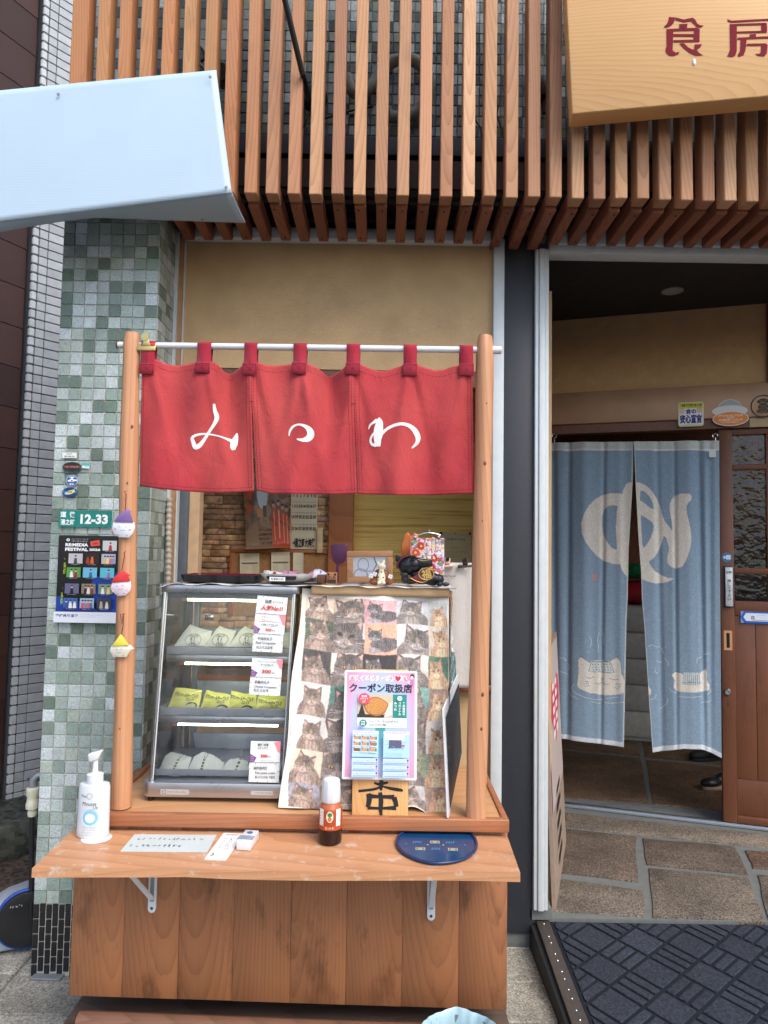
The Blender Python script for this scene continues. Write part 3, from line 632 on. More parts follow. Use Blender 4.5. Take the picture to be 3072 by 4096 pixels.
# entrance: aluminium frame, black ceiling, angled door wall
b = MB(); b.box(.569, .583, 2.672, 2.74, .146, 2.62); b.box(.5835, .605, 2.665, 2.74, .146, 2.62); b.box(.6055, .621, 2.672, 2.74, .146, 2.62); b.build('door_post', M['white_alu'], shop, bevel=.002)
b = MB(); b.box(.56, .64, 2.69, 2.76, ZF - .005, .1455); b.build('post_footing', M['mortar'], shop)
b = MB(); b.box(.6215, 3.0, 2.668, 2.74, 2.604, 2.634); b.box(.6215, 3.0, 2.655, 2.74, 2.6345, 2.684); b.build('entrance_head', M['white_alu'], shop, bevel=.002)
b = MB(); b.box(.50, 3.2, 2.745, 7.2, 2.752, 2.80); b.build('entrance_ceiling', M['black_ceiling'], shop)
b = MB(); b.hexa([(.545, 2.785, ZF), (.6, 2.785, ZF), (.86, 3.95, ZF), (.80, 3.95, ZF), (.545, 2.785, 2.75), (.6, 2.785, 2.75), (.86, 3.95, 2.75), (.80, 3.95, 2.75)]); b.build('side_wall', M['dark_wood'], shop)
def wall(name, mat, x0, x1, y0, y1, z0, z1, parent=None, bevel=0.0):
    m = MB(); m.box(x0, x1, y0, y1, z0, z1); o = m.build(name, mat, None, bevel=bevel); o.parent = parent or shop; o.matrix_parent_inverse = (parent or shop).matrix_world.inverted(); o.matrix_world = WMAT; return o
wall('door_wall', M['stucco_in'], -.6, .985, 0, .06, 2.335, 2.752)
wall('corner_trim', M['dark_wood'], .9855, 1.03, -.02, .06, 2.335, 2.752)
wall('door_wall', M['stucco_in'], 1.0305, 2.2, .0, .06, 2.335, 2.752)
wall('door_header', M['copper'], -.6, 2.2, -.03, .07, 2.162, 2.3345, bevel=.003)
wall('door_track', M['dark_wood'], -.6, .90, -.01, .07, 2.112, 2.1615)
wall('door_track', m_plain('brass_track', srgb(150, 128, 96), .4, .5), .9005, 2.2, -.012, .07, 2.112, 2.1615)
wall('door_jamb', M['dark_wood'], -.6, -.22, -.005, .08, ZF, 2.1115)
tr = wall('threshold', M['grey_alu'], -.22, 2.2, -.005, .05, ZF - .002, ZF + .006)
for y in (.01, .03): wall('rail', M['chrome'], -.22, 2.2, y, y + .006, ZF + .0062, ZF + .012, tr)
# sliding door
dm = MB(); dx0 = .757
def px(x, y): return PW(*B3(x, y))
door = wall('sliding_door', M['door_wood'], dx0, dx0 + .066, .012, .05, ZF + .013, 2.1105, bevel=.004)
def dpart(name, mat, x0, x1, z0, z1, y0=.012, y1=.05, bevel=.003): return wall(name, mat, x0, x1, y0, y1, z0, z1, door, bevel)
DR = dx0 + .066; DE = 1.62
zz = [2.1105, 2.078, 1.925, 1.897, 1.395, 1.366, 1.228, 1.155]
for a, c in ((0, 1), (2, 3), (4, 5), (6, 7)): dpart('rail', M['door_wood'], DR, DE, zz[c], zz[a])
dpart('stile', M['door_wood'], .976, 1.03, zz[7], 2.078, .0115, .0505)
for a, c in ((1, 2), (3, 4), (5, 6)):
    for x0, x1 in ((DR, .976), (1.03, 1.32), (1.33, DE)): dpart('pane', M['pane'], x0, x1, zz[c], zz[a], .027, .031, 0)
for i, (x0, x1) in enumerate(((DR, .917), (.9185, 1.02), (1.0215, 1.12), (1.1215, 1.22), (1.2215, 1.32), (1.3215, DE))): dpart('plank', M['door_wood'], x0, x1, .34, zz[7], .02, .045, .002).color = (random.uniform(.85, 1.15),) * 3 + (1,)
dpart('rail', M['door_wood'], DR, DE, ZF + .013, .16); dpart('kick_panel', M['door_wood'], DR, DE, .16, .34, .022, .045)
q = PW(*C3(1398, 1168)); m = MB(); m.lathe([(.017, 0), (.017, .006), (.013, .012), (.006, .012), (.005, .009)], n=20); o = m.build('lock', M['chrome'], None, 30); o.parent = door; o.matrix_parent_inverse = door.matrix_world.inverted(); o.matrix_world = WMAT @ Matrix.Translation((q[0], .012, q[1])) @ Matrix.Rotation(math.pi / 2, 4, 'X')
q0 = PW(*C3(1392, 785)); q1 = PW(*C3(1414, 882)); dpart('finger_pull', M['void'], q0[0], q1[0], q1[1], q0[1], .0105, .013, 0); dpart('pull_surround', M['frame_wood'], q0[0] - .012, q1[0] + .012, q1[1] - .012, q0[1] + .012, .0112, .014, 0)
# dark room behind the door
b = MB(); b.box(-.7, 3.0, 3.2, 3.3, 0, 2.75); wall('room_back_wall', M['dark_wood'], -1.2, 2.6, 3.0, 3.06, 0, 2.75)
wall('room_side_wall', M['dark_wood'], -1.2, -1.14, .09, 3.0, 0, 2.75); wall('room_side_wall', M['dark_wood'], 2.2, 2.26, .09, 3.0, 0, 2.75)
# downlight in the black ceiling
q = B3(1040, 225); d = PZ(*q, 2.752); m = MB(); m.lathe([(.052, 0), (.052, -.004), (.046, -.006), (.044, -.002), (.004, -.002)], n=28); o = m.build('downlight', m_plain('dim_downlight', srgb(150, 150, 146), .5), shop, 40); o.location = d
# interior of the serving window
b = MB(); b.box(-1.11, -.2, 3.42, 3.5, .6, 2.5); back = b.build('stone_wall', m_plain('stone_joint', srgb(74, 60, 50), .9), shop)
random.seed(21); z = .95
while z < 2.12:
    h = random.choice((.022, .028, .034, .04)); x = -1.11
    while x < -.262:
        w = random.uniform(.05, .17); x1 = min(x + w, -.262)
        m = MB(); dy = random.uniform(.0, .012); m.box(-(x1 - x) / 2 + .001, (x1 - x) / 2 - .001, -.012 - dy, .02, -h / 2 + .001, h / 2 - .001); o = m.build('ledger_stone', M['ledger'], back, bevel=.002, seg=1); o.location = ((x + x1) / 2, 3.42, z + h / 2); t = random.uniform(.7, 1.35); o.color = (t, t * random.uniform(.88, 1.0), t * random.uniform(.8, .98), 1); x = x1
    z += h
b = MB(); b.box(-.2615, -.145, 3.36, 3.5, .6, 2.5); b.build('room_post', M['post_wood'], shop, bevel=.003)
b = MB(); b.box(-.1445, .62, 3.42, 3.5, .6, 2.5); b.build('yellow_wall', M['yellow_wall'], shop)
b = MB(); b.box(-1.15, .63, 2.77, 3.52, 2.5, 2.56); b.build('room_ceiling', M['stucco'], shop)
b = MB(); b.box(-1.15, -1.111, 2.762, 3.5, 0, 2.5); b.build('room_side_wall', M['stucco'], shop)
b = MB(); b.box(.6205, .66, 2.79, 3.44, .0, 2.5); b.build('room_side_wall', M['stucco'], shop)
b = MB(); b.box(-1.11, .62, 2.81, 3.42, .84, .88); b.build('work_counter', M['steel_brushed'], shop)
# white ribbed hose beside the window
m = MB(); pts = []; rs = []
zt, zb = 1.63, .85
for i in range(150):
    z = zt + (zb - zt) * i / 149; pts.append((-.8005 + .0025 * math.sin(z * 15), 2.646, z)); rs.append(.0105 + .002 * math.sin(i * 1.55))
hose = m.tube(pts, rs, 12).build('ribbed_hose', m_plain('hose_plastic', srgb(176, 168, 156), .5), None, 60); tag(hose, 'white ribbed drain hose running down beside the serving window', 'hose')

# ================================================================== the neighbour across the alley
nb = thing('neighbour_building', 'neighbouring building with dark brown board siding and a white glazed brick corner', 'building', (-1.9, 3.7, 0))
NC = np.array([-1.9, 3.7]); d1 = np.array([.47, 1.0]); d1 /= np.linalg.norm(d1); d2 = np.array([.81, 1.0]); d2 /= np.linalg.norm(d2)
def nmat(o2, d): return Matrix.Translation((o2[0] + 1.9, o2[1] - 3.7, 0)) @ Matrix.Rotation(math.atan2(d[1], d[0]), 4, 'Z')
MS = nmat(NC - np.array([.03, 0]), d1)
b = MB(); b.box(-1.8, 0, .03, .2, 0, 5.6); b.build('siding_wall', M['void'], nb, mw=MS)
sdw = nb.children[0]
for i in range(26):
    m = MB(); z = .02 + .215 * i; m.hexa([(-1.8, 0, z), (0, 0, z), (0, .03, z), (-1.8, .03, z), (-1.8, .003, z + .213), (0, .003, z + .213), (0, .03, z + .213), (-1.8, .03, z + .213)]); o = m.build('siding_board', M['siding'], sdw); t = random.uniform(.8, 1.2); o.color = (t, t * .95, t * .92, 1)
MB2 = nmat(NC, d2)
b = MB(); b.box(.0, .9, .0, .12, 0.02, 5.6); bw = b.build('brick_wall', M['sooty'], nb, mw=MB2)
bk = bevmesh('brick', M['white_brick'], .094, .012, .0445, .002); bk2 = bevmesh('brick', M['white_brick'], .044, .012, .0445, .002)
cn = bevmesh('corner_brick', M['white_brick'], .03, .02, .0445, .004, 2)
nbk = 0
for r in range(96):
    z = .06 + .0495 * r
    o = link('corner_brick', cn, bw); o.location = (.013, .001, z); t = random.uniform(1.05, 1.22); o.color = (t, t, t, 1)
    for xx, me in ((.055, bk2), (.128, bk), (.227, bk)):
        if xx > .2 and r > 60: continue
        o = link('brick', me, bw); o.location = (xx, -.003, z); t = random.uniform(.82, 1.02); o.color = (t, t, t * 1.01, 1)
# mossy kerb at its foot
kb = MB(); kb.box(-.9, .7, -.42, -.02, -.02, .16); o = kb.build('stone_kerb', m_stone('mossy_stone', [srgb(52, 56, 52), srgb(84, 86, 78), srgb(38, 44, 40)], 40, .9, 7, .6, False), None, bevel=.012); o.matrix_world = Matrix.Translation((-1.95, 3.72, 0)) @ Matrix.Rotation(math.atan2(d2[1], d2[0]), 4, 'Z'); tag(o, 'mossy dark stone kerb at the foot of the neighbouring wall', 'kerb')
# ================================================================== signs over the street
# blank white twin-wall sheet folded round a sign: front, lower return
sg = thing('sign_cover', 'blank white plastic sheet folded over a projecting sign in front of the slats', 'sign', (-.9, 2.2, 2.5))
def loc(p, o): return [tuple(np.asarray(q) - np.array(o)) for q in p]
O = (-.9, 2.2, 2.5)
tl, tr_, br, bl = P(*A1(-420, 632), 2.20), P(*A1(1400, 450), 2.22), P(*A1(1500, 1245), 2.20), P(*A1(-420, 1490), 2.18)
m = MB(); nx, ny = 40, 24; pts = []
for j in range(ny):
    for i in range(nx):
        s, t = i / (nx - 1), j / (ny - 1); p = (tl * (1 - s) + tr_ * s) * (1 - t) + (bl * (1 - s) + br * s) * t
        p = p + np.array([0, -.003 * math.sin(math.pi * t) - .003 * math.sin(3 * s + 1), 0]); pts.append(p - np.array(O))
m.grid(pts, nx, ny); o = m.build('front_sheet', M['white_sheet'], sg, True); md = o.modifiers.new('thick', 'SOLIDIFY'); md.thickness = .004; md.offset = 1
front = [np.array(p) for p in pts[-nx:]]
bx = [(-420, 1545, 2.22), (0, 1505, 2.225), (220, 1465, 2.24), (430, 1432, 2.27), (620, 1412, 2.31), (800, 1418, 2.33), (1050, 1428, 2.345), (1300, 1436, 2.355), (1590, 1445, 2.36)]
bu = np.interp(np.linspace(0, 1, nx), np.linspace(0, 1, nx), np.linspace(-420, 1590, nx)); bp = [P(*A1(x, np.interp(x, [b[0] for b in bx], [b[1] for b in bx])), float(np.interp(x, [b[0] for b in bx], [b[2] for b in bx]))) - np.array(O) for x in bu]
m = MB(); rows = []
for k in range(9):
    w = k / 8
    for i in range(nx): rows.append((front[i] + np.array([0, .003, .0015])) * (1 - w) + bp[i] * w + np.array([0, .0, -.004 * math.sin(math.pi * w)]))
m.grid(rows, nx, 9); o = m.build('lower_return', M['white_sheet'], sg, True); md = o.modifiers.new('thick', 'SOLIDIFY'); md.thickness = .004; md.offset = 1
def screwhead(parent, p, nrm=(0, -1, 0), r=.0055, mat=None):
    m = MB(); m.lathe([(r, 0), (r * .8, .002), (r * .3, .0025)], n=12); o = m.build('screw', mat or M['grey_alu'], parent, True); o.matrix_local = Matrix.Translation(p) @ Vector(nrm).to_track_quat('Z', 'Y').to_matrix().to_4x4()
for x, y, Yd in ((1362, 498, 2.206), (378, 610, 2.196), (1466, 1212, 2.196)): screwhead(sg, P(*A1(x, y), Yd) - np.array(O))
for x, y, Yd in ((670, 1398, 2.295), (1312, 1418, 2.335)): screwhead(sg, P(*A1(x, y), Yd) - np.array(O) + np.array([0, 0, -.003]), (0, 0, -1))
m = MB(); m.box(-.30, .2, .03, .109, .18, .22); m.build('fixing_batten', M['grey_alu'], sg)
# thick wooden signboard
bl, br = P(*A3(390, 738), 2.205), P(*A3(1659, 622), 2.14); tlv = P(*A3(322, 0), 2.215)
ur = (br - bl) / np.linalg.norm(br - bl); uu = tlv - bl; uu = uu - ur * (uu @ ur); uu /= np.linalg.norm(uu); yy = np.cross(uu, ur)
MW = Matrix(((ur[0], yy[0], uu[0], bl[0]), (ur[1], yy[1], uu[1], bl[1]), (ur[2], yy[2], uu[2], bl[2]), (0, 0, 0, 1)))
ws = thing('wooden_signboard', 'thick pale wooden signboard with red painted characters over the entrance', 'signboard', mw=MW)
m = MB(); m.box(0, 1.45, 0, .074, 0, .62); o = m.build('plank', M['sign_wood'], ws, bevel=.004)
m = MB(); m.box(.1, .8, .0742, .105, .2, .26); m.build('mounting_batten', M['void'], ws)
def on_sign(cr, pts):
    out = []
    Pi = np.array(MW.inverted())
    for p in pts:
        d = ray(*cr(*p)); n = yy; t = ((bl - np.array([0, 0, EYE])) @ n) / (d @ n); w = d * t + np.array([0, 0, EYE]); q = Pi @ np.append(w, 1); out.append((q[0], q[2]))
    return out
RED = m_plain('faded_crimson_paint', srgb(120, 6, 34), .65, var=.15, scale=60, spec=.15)
def strokes(parent, name, cr, polys, mat, onf, lift=.0015):
    m = MB()
    for pl in polys:
        q = onf(cr, pl); a = [Vector((x, -lift, z)) for x, z in q]
        fs = []
        for t in tessellate_polygon([a]):
            t = tuple(t)
            if (a[t[1]] - a[t[0]]).cross(a[t[2]] - a[t[0]]).y > 0: t = t[::-1]
            fs.append(t)
        m.add(a, fs)
    return m.build(name, mat, parent)
shoku = [[(1018, 112), (1060, 115), (1048, 148), (1030, 168), (1005, 180), (982, 178), (1000, 160), (1012, 138)],
         [(1060, 115), (1112, 128), (1170, 116), (1188, 130), (1200, 155), (1220, 166), (1243, 166), (1225, 180), (1195, 176), (1180, 158), (1160, 140), (1112, 146), (1058, 132)],
         [(1082, 158), (1136, 156), (1134, 182), (1084, 184)],
         [(1000, 190), (1046, 188), (1040, 330), (1060, 342), (1084, 338), (1080, 352), (1040, 366), (1010, 358), (996, 340), (994, 320), (1002, 300)],
         [(1046, 188), (1200, 182), (1216, 192), (1214, 274), (1046, 276), (1044, 262), (1176, 258), (1178, 240), (1044, 238), (1044, 222), (1178, 222), (1178, 200), (1046, 204)],
         [(1084, 284), (1112, 280), (1140, 308), (1168, 322), (1180, 322), (1182, 290), (1230, 288), (1222, 306), (1196, 326), (1212, 345), (1240, 360), (1190, 362), (1150, 345), (1110, 312)]]
bou = [[(1394, 126), (1420, 136), (1640, 124), (1760, 118), (1760, 132), (1640, 136), (1420, 148), (1398, 140)],
       [(1410, 158), (1640, 150), (1640, 164), (1456, 168), (1456, 330), (1446, 362), (1420, 372), (1392, 366), (1404, 348), (1412, 320)],
       [(1614, 152), (1650, 150), (1652, 205), (1616, 206)], [(1456, 206), (1650, 200), (1650, 214), (1456, 218)],
       [(1460, 246), (1540, 242), (1540, 224), (1580, 222), (1580, 240), (1760, 232), (1760, 246), (1520, 256), (1512, 330), (1500, 360), (1466, 370), (1462, 358), (1478, 330), (1480, 258), (1460, 258)],
       [(1520, 286), (1640, 282), (1656, 292), (1650, 350), (1632, 368), (1590, 362), (1574, 350), (1600, 350), (1612, 340), (1614, 298), (1520, 300)]]
strokes(ws, 'character', A3, shoku, RED, on_sign); strokes(ws, 'character', A3, bou, RED, on_sign)
q = on_sign(A3, [(1180, 405)])[0]; m = MB(); m.ell((q[0], -.001, q[1]), (.006, .003, .012), 8, 6); m.build('bird_dropping', M['white_plastic'], ws, True)
# lamp arm, cable duct, cables behind the slats
la = thing('lamp_arm', 'thin black lamp arm reaching out through the slats from a wall plate', 'lamp arm', P(*A2(380, 665), 2.70))
o0 = np.array(la.location); p0 = P(*A2(350, 660), 2.68); p1 = P(*A2(300, 475), 2.29); p2 = P(*A2(180, -30), 2.17)
m = MB(); m.tube([p0 - o0, P(*A2(332, 600), 2.44) - o0, p1 - o0, p2 - o0], .0095, 12); m.build('arm', M['black_plastic'], la, True)
m = MB(); m.lathe([(.052, 0), (.052, .03), (.04, .05), (.015, .06)], n=24); o = m.build('wall_plate', M['black_plastic'], la, 40); o.matrix_local = Matrix.Translation((0, .0, .01)) @ Matrix.Rotation(math.pi / 2, 4, 'X')
m = MB(); m.tube([P(*A2(x, y), 2.69) - o0 for x, y in ((325, 770), (320, 800), (290, 850), (200, 880), (-100, 900))], .0045, 8); m.build('cable', M['black_plastic'], la, True)
m = MB(); m.tube([P(*A2(x, y), 2.70) - o0 for x, y in ((440, 770), (520, 745), (640, 712), (760, 690))], .004, 8); m.build('cable', M['black_plastic'], la, True)
def curve(pts, n=60):
    pts = np.array(pts, float); t = np.linspace(0, len(pts) - 1, n); out = []
    for tt in t:
        i = min(int(tt), len(pts) - 2); f = tt - i; p0, p1, p2, p3 = pts[max(i - 1, 0)], pts[i], pts[i + 1], pts[min(i + 2, len(pts) - 1)]
        out.append(.5 * (2 * p1 + (p2 - p0) * f + (2 * p0 - 5 * p1 + 4 * p2 - p3) * f * f + (3 * p1 - p0 - 3 * p2 + p3) * f ** 3))
    return out
dp = [P(*A2(x, y), 2.672 - .012 * math.sin(i)) for i, (x, y) in enumerate([(595, 500), (612, 570), (660, 605), (730, 575), (790, 500), (850, 425), (930, 385), (1020, 392), (1090, 450), (1125, 550), (1100, 650), (1040, 725), (950, 760), (860, 755)])]
m = MB(); m.tube(curve(dp, 90), .0235, 14); o = m.build('cable_duct', m_plain('olive_duct', srgb(128, 136, 128), .6, var=.15), None, True); tag(o, 'thick grey flexible duct looped behind the slats', 'duct')
def cable(name, label, pts, Y, r=.004, cr=A2):
    m = MB(); m.tube(curve([P(*cr(x, y), Y) for x, y in pts], 30), r, 8); o = m.build(name, M['black_plastic'], None, True); return tag(o, label, 'cable')
cable('wall_cable', 'thin black cable hanging behind the slats near the wooden signboard', [(1570, 690), (1560, 740), (1580, 800), (1600, 860), (1605, 900)], 2.69)
cable('wall_cable', 'thin black cable curling behind the slats right of the looped duct', [(1420, 760), (1430, 790), (1455, 830), (1462, 895)], 2.69)
cable('wall_cable', 'black cable hanging behind the slats just above the white sign cover', [(1300, 300), (1325, 340), (1325, 380), (1300, 420), (1440, 560)], 2.70, .006, A1)
m = MB(); m.lathe([(.045, 0), (.045, .03), (.03, .07)], n=18); o = m.build('spot_lamp', M['black_plastic'], None, 40); o.matrix_world = Matrix.Translation(P(*A1(1455, 500), 2.66)) @ Matrix.Rotation(1.9, 4, 'X'); tag(o, 'small black spotlight behind the slats beside the sign cover', 'lamp')
m = MB(); m.lathe([(.03, 0), (.036, .02), (.036, .06), (.02, .085)], n=16); m.tube([(0, 0, .0), (0, .0, -.06)], .01, 8); o = m.build('wall_lamp', M['black_plastic'], None, 40); o.matrix_world = Matrix.Translation(P(*A3(210, 640), 2.68)); tag(o, 'small black lamp behind the slats left of the wooden signboard', 'lamp')

# ================================================================== the food stall
ZC = 0.735
st = thing('food_stall', 'cedar food stall with log posts, plank front and worn fold-down shelf', 'stall', (-.23, 2.0, 0))
SO = np.array([-.23, 2.0, 0.0])
def sbox(name, mat, x0, x1, y0, y1, z0, z1, bevel=.002, parent=st):
    m = MB(); m.box(x0 - SO[0], x1 - SO[0], y0 - SO[1], y1 - SO[1], z0, z1); return m.build(name, mat, parent, bevel=bevel)
XL, XR = -.812, .345
edges = [XL] + [P(*D1(x, 1000), 1.95)[0] for x in (805, 1162, 1515)] + [P(*D2(x, 1000), 1.95)[0] for x in (228, 588, 950, 1316)] + [XR]
for i in range(len(edges) - 1):
    x0, x1 = edges[i], edges[i + 1]; zl = np.interp(x0, [XL, XR], [.256, .237]); zr = np.interp(x1, [XL, XR], [.256, .237]); m = MB(); g_ = .0003
    q = lambda x, y, z: (x - (x0 + x1) / 2, y, z - .49)
    m.hexa([q(x0 + g_, 0, zl), q(x1 - g_, 0, zr), q(x1 - g_, .014, zr), q(x0 + g_, .014, zl), q(x0 + g_, 0, .708), q(x1 - g_, 0, .708), q(x1 - g_, .014, .708), q(x0 + g_, .014, .708)])
    o = m.build('front_board', M['board'], st, bevel=.0007, seg=1); o.location = ((x0 + x1) / 2 - SO[0], 1.95 - SO[1] + random.uniform(-.001, .001), .49); t = random.uniform(.94, 1.06); o.color = (t, t * .97, t * .94, 1)
for x0, x1 in ((XL, XL + .018), (XR - .018, XR)): sbox('side_panel', M['board'], x0, x1, 1.966, 2.42, .25, .708)
sbox('back_panel', M['board'], XL + .02, XR - .02, 2.40, 2.415, .25, .70)
sbox('counter_top', M['counter'], -.745, .327, 1.948, 2.42, .709, ZC - .004, .0015)
sbox('front_trim', M['trim'], -.765, .345, 1.925, 1.9475, .702, ZC + .001, .003)
sbox('side_trim', M['trim'], .3275, .345, 1.948, 2.42, .702, ZC + .001, .003); sbox('side_trim', M['trim'], -.765, -.7455, 1.948, 2.42, .702, ZC + .001, .003)
# base: squared beam on a dark plinth
m = MB(); m.tube([(x - SO[0], 1.915 - SO[1], .212 - .02 * (x - XL)) for x in np.linspace(-.77, .29, 14)], [.027] * 14, 8); o = m.build('base_beam', M['base_wood'], st, 60); o.color = (1.9, 1.45, 1.15, 1)
sbox('base_plinth', M['base_wood'], -.83, .36, 1.87, 2.42, .05, .178, .004); sbox('plinth_foot', M['base_wood'], -.80, .33, 1.90, 2.40, 0, .05)
# shelf: live-edged board, brackets
m = MB(); n = 40; top = []
fe = [(x, 1.703 + .012 * (x - XL) + .004 * math.sin(9 * x) + .005 * math.exp(-((x + .45) / .05) ** 2)) for x in np.linspace(-.806, .334, n)]
poly = [(-.812, 1.94)] + fe + [(.342, 1.94)]
m.prism([(x - SO[0], y - SO[1], .69) for x, y in poly], (0, 0, -.021)); shelf = m.build('shelf', M['shelf'], st, bevel=.0035, seg=2, angle=50)
def bracket(xp, ztop, zbot, open_):
    x = xp; m = MB(); w = .0105; y = 1.9475; pl = [(x - w, ztop), (x + w, ztop), (x + w, zbot + w)] + [(x + w * math.cos(a), zbot + w + w * math.sin(a)) for a in np.linspace(0, -math.pi, 9)] + [(x - w, zbot + w)]
    pl = pl[:3] + pl[4:]
    m.prism([(a - SO[0], y - .012 - SO[1], z) for a, z in pl], (0, .012, 0)); o = m.build('bracket', M['white_plastic'], st, bevel=.002, seg=2)
    s = MB(); s.box(x - w * .5 - SO[0], x + w * .5 - SO[0], y - .0145 - SO[1], y - .0125 - SO[1], zbot + .03, ztop - .012); s.build('slot', M['grey_alu'], o)
    s = MB(); s.lathe([(.004, 0), (.003, .002)], n=10); q = s.build('screw', M['steel'], o, True); q.matrix_local = Matrix.Translation((x - SO[0], y - .012 - SO[1], zbot + .012)) @ Matrix.Rotation(math.pi / 2, 4, 'X')
    s = MB(); s.box(x - w - SO[0], x + w - SO[0], 1.74 - SO[1], y - .0125 - SO[1], ztop - .006, ztop); s.build('arm', M['white_plastic'], o, bevel=.0015)
    s = MB(); dx = -.035 if open_ else .0; s.hexa([(x + dx - .007 - SO[0], 1.80 - SO[1], ztop - .011), (x + dx + .007 - SO[0], 1.80 - SO[1], ztop - .011), (x + .007 - SO[0], y - .015 - SO[1], zbot + .035), (x - .007 - SO[0], y - .015 - SO[1], zbot + .035), (x + dx - .007 - SO[0], 1.80 - SO[1], ztop - .0065), (x + dx + .007 - SO[0], 1.80 - SO[1], ztop - .0065), (x + .007 - SO[0], y - .015 - SO[1], zbot + .042), (x - .007 - SO[0], y - .015 - SO[1], zbot + .042)]); s.build('strut', M['white_plastic'], o)
bracket(P(*D1(990, 800), 1.94)[0], .668, P(*D1(990, 935), 1.94)[2], True); bracket(P(*D2(1136, 800), 1.94)[0], .668, P(*D2(1136, 985), 1.94)[2], False)
# log posts
KNOT = m_plain('knot_brown', srgb(112, 66, 42), .6, var=.3, scale=200)
def logpost(x0, y0, x1, y1, z1, r0, r1, seed, knots):
    r = np.random.default_rng(seed); N = 46; nn = 20; m = MB(); vs = []
    ph = r.random(4) * 6
    for i in range(N):
        t = i / (N - 1); z = ZC + (z1 - ZC) * t; cx = x0 + (x1 - x0) * t + .0025 * math.sin(5 * t + ph[0]); cy = y0 + (y1 - y0) * t; rr = r0 + (r1 - r0) * t + .0012 * math.sin(17 * t + ph[1])
        if i == N - 1: rr -= .004
        for q in range(nn):
            a = 2 * math.pi * q / nn; d = rr + .0012 * math.sin(3 * a + 4 * t + ph[2]) + .0006 * math.sin(7 * a + 9 * t)
            vs.append((cx - SO[0] + d * math.cos(a), cy - SO[1] + d * math.sin(a), z))
    fs = [(i * nn + q, i * nn + (q + 1) % nn, (i + 1) * nn + (q + 1) % nn, (i + 1) * nn + q) for i in range(N - 1) for q in range(nn)] + [tuple((N - 1) * nn + q for q in range(nn))]
    m.add(vs, fs); post = m.build('post', M['log'], st, 60)
    for kz, ka, ks in knots:
        t = (kz - ZC) / (z1 - ZC); cx = x0 + (x1 - x0) * t; cy = y0 + (y1 - y0) * t; rr = r0 + (r1 - r0) * t; a = math.radians(ka); k = MB(); k.ell((0, 0, 0), (ks * .8, .0016, ks * 1.3), 12, 8); kk = k.build('knot', KNOT, post, True); kk.matrix_local = Matrix.Translation((cx + rr * math.cos(a) - SO[0], cy + rr * math.sin(a) - SO[1], kz)) @ Matrix.Rotation(a + math.pi / 2, 4, 'Z')
    return post
postL = logpost(-.706, 1.982, -.728, 2.0, 2.054, .0275, .0235, 3, [(1.62, -80, .003), (1.78, -60, .004), (.95, -85, .002)])
postR = logpost(.262, 1.952, .282, 2.0, 2.062, .028, .0235, 5, [(1.86, -85, .0045), (1.69, -85, .005), (1.53, -95, .002), (1.06, -75, .005), (.97, -80, .004)])
# ================================================================== red shop curtain on its white pole
RY = 2.0
rp0, rp1 = P(*B1(765, 577), RY), P(*B2(1588, 611), RY)
pole = thing('curtain_pole', 'white plastic curtain pole pushed through the two log posts', 'pole', tuple(rp0))
m = MB(); m.tube([(0, 0, 0), tuple((rp1 - rp0) * .96)], .0092, 16); m.build('tube', M['white_plastic'], pole, 40)
m = MB(); m.tube([tuple((rp1 - rp0) * .955), tuple((rp1 - rp0) * 1.0)], .0112, 16); m.build('end_cap', M['white_plastic'], pole, 40)
m = MB(); m.tube([(-.004, 0, 0), (.001, 0, 0)], .0096, 16); m.build('end_ring', m_plain('rusty_ring', srgb(90, 54, 44), .7), pole, 40)
TOPK = [(905, 672), (1015, 670), (1080, 700), (1150, 712), (1220, 700), (1283, 683), (1375, 683), (1420, 710), (1455, 752), (1490, 766), (1530, 748), (1585, 694), (1675, 690), (1720, 705), (1780, 712), (1850, 706), (1900, 700), (2000, 700), (2050, 722), (2100, 757), (2130, 783), (2165, 772), (2210, 742), (2245, 708), (2340, 704), (2400, 730), (2450, 745), (2500, 745), (2560, 726), (2610, 708), (2705, 706), (2770, 728), (2820, 742), (2880, 735), (2930, 716), (2980, 708), (3074, 712)]
BOTK = [(895, 1488), (1000, 1505), (1150, 1520), (1300, 1532), (1420, 1535), (1540, 1530), (1645, 1526), (1662, 1522), (1760, 1540), (1900, 1542), (2050, 1545), (2200, 1545), (2310, 1541), (2400, 1545), (2600, 1550), (2800, 1550), (2950, 1545), (3080, 1538)]
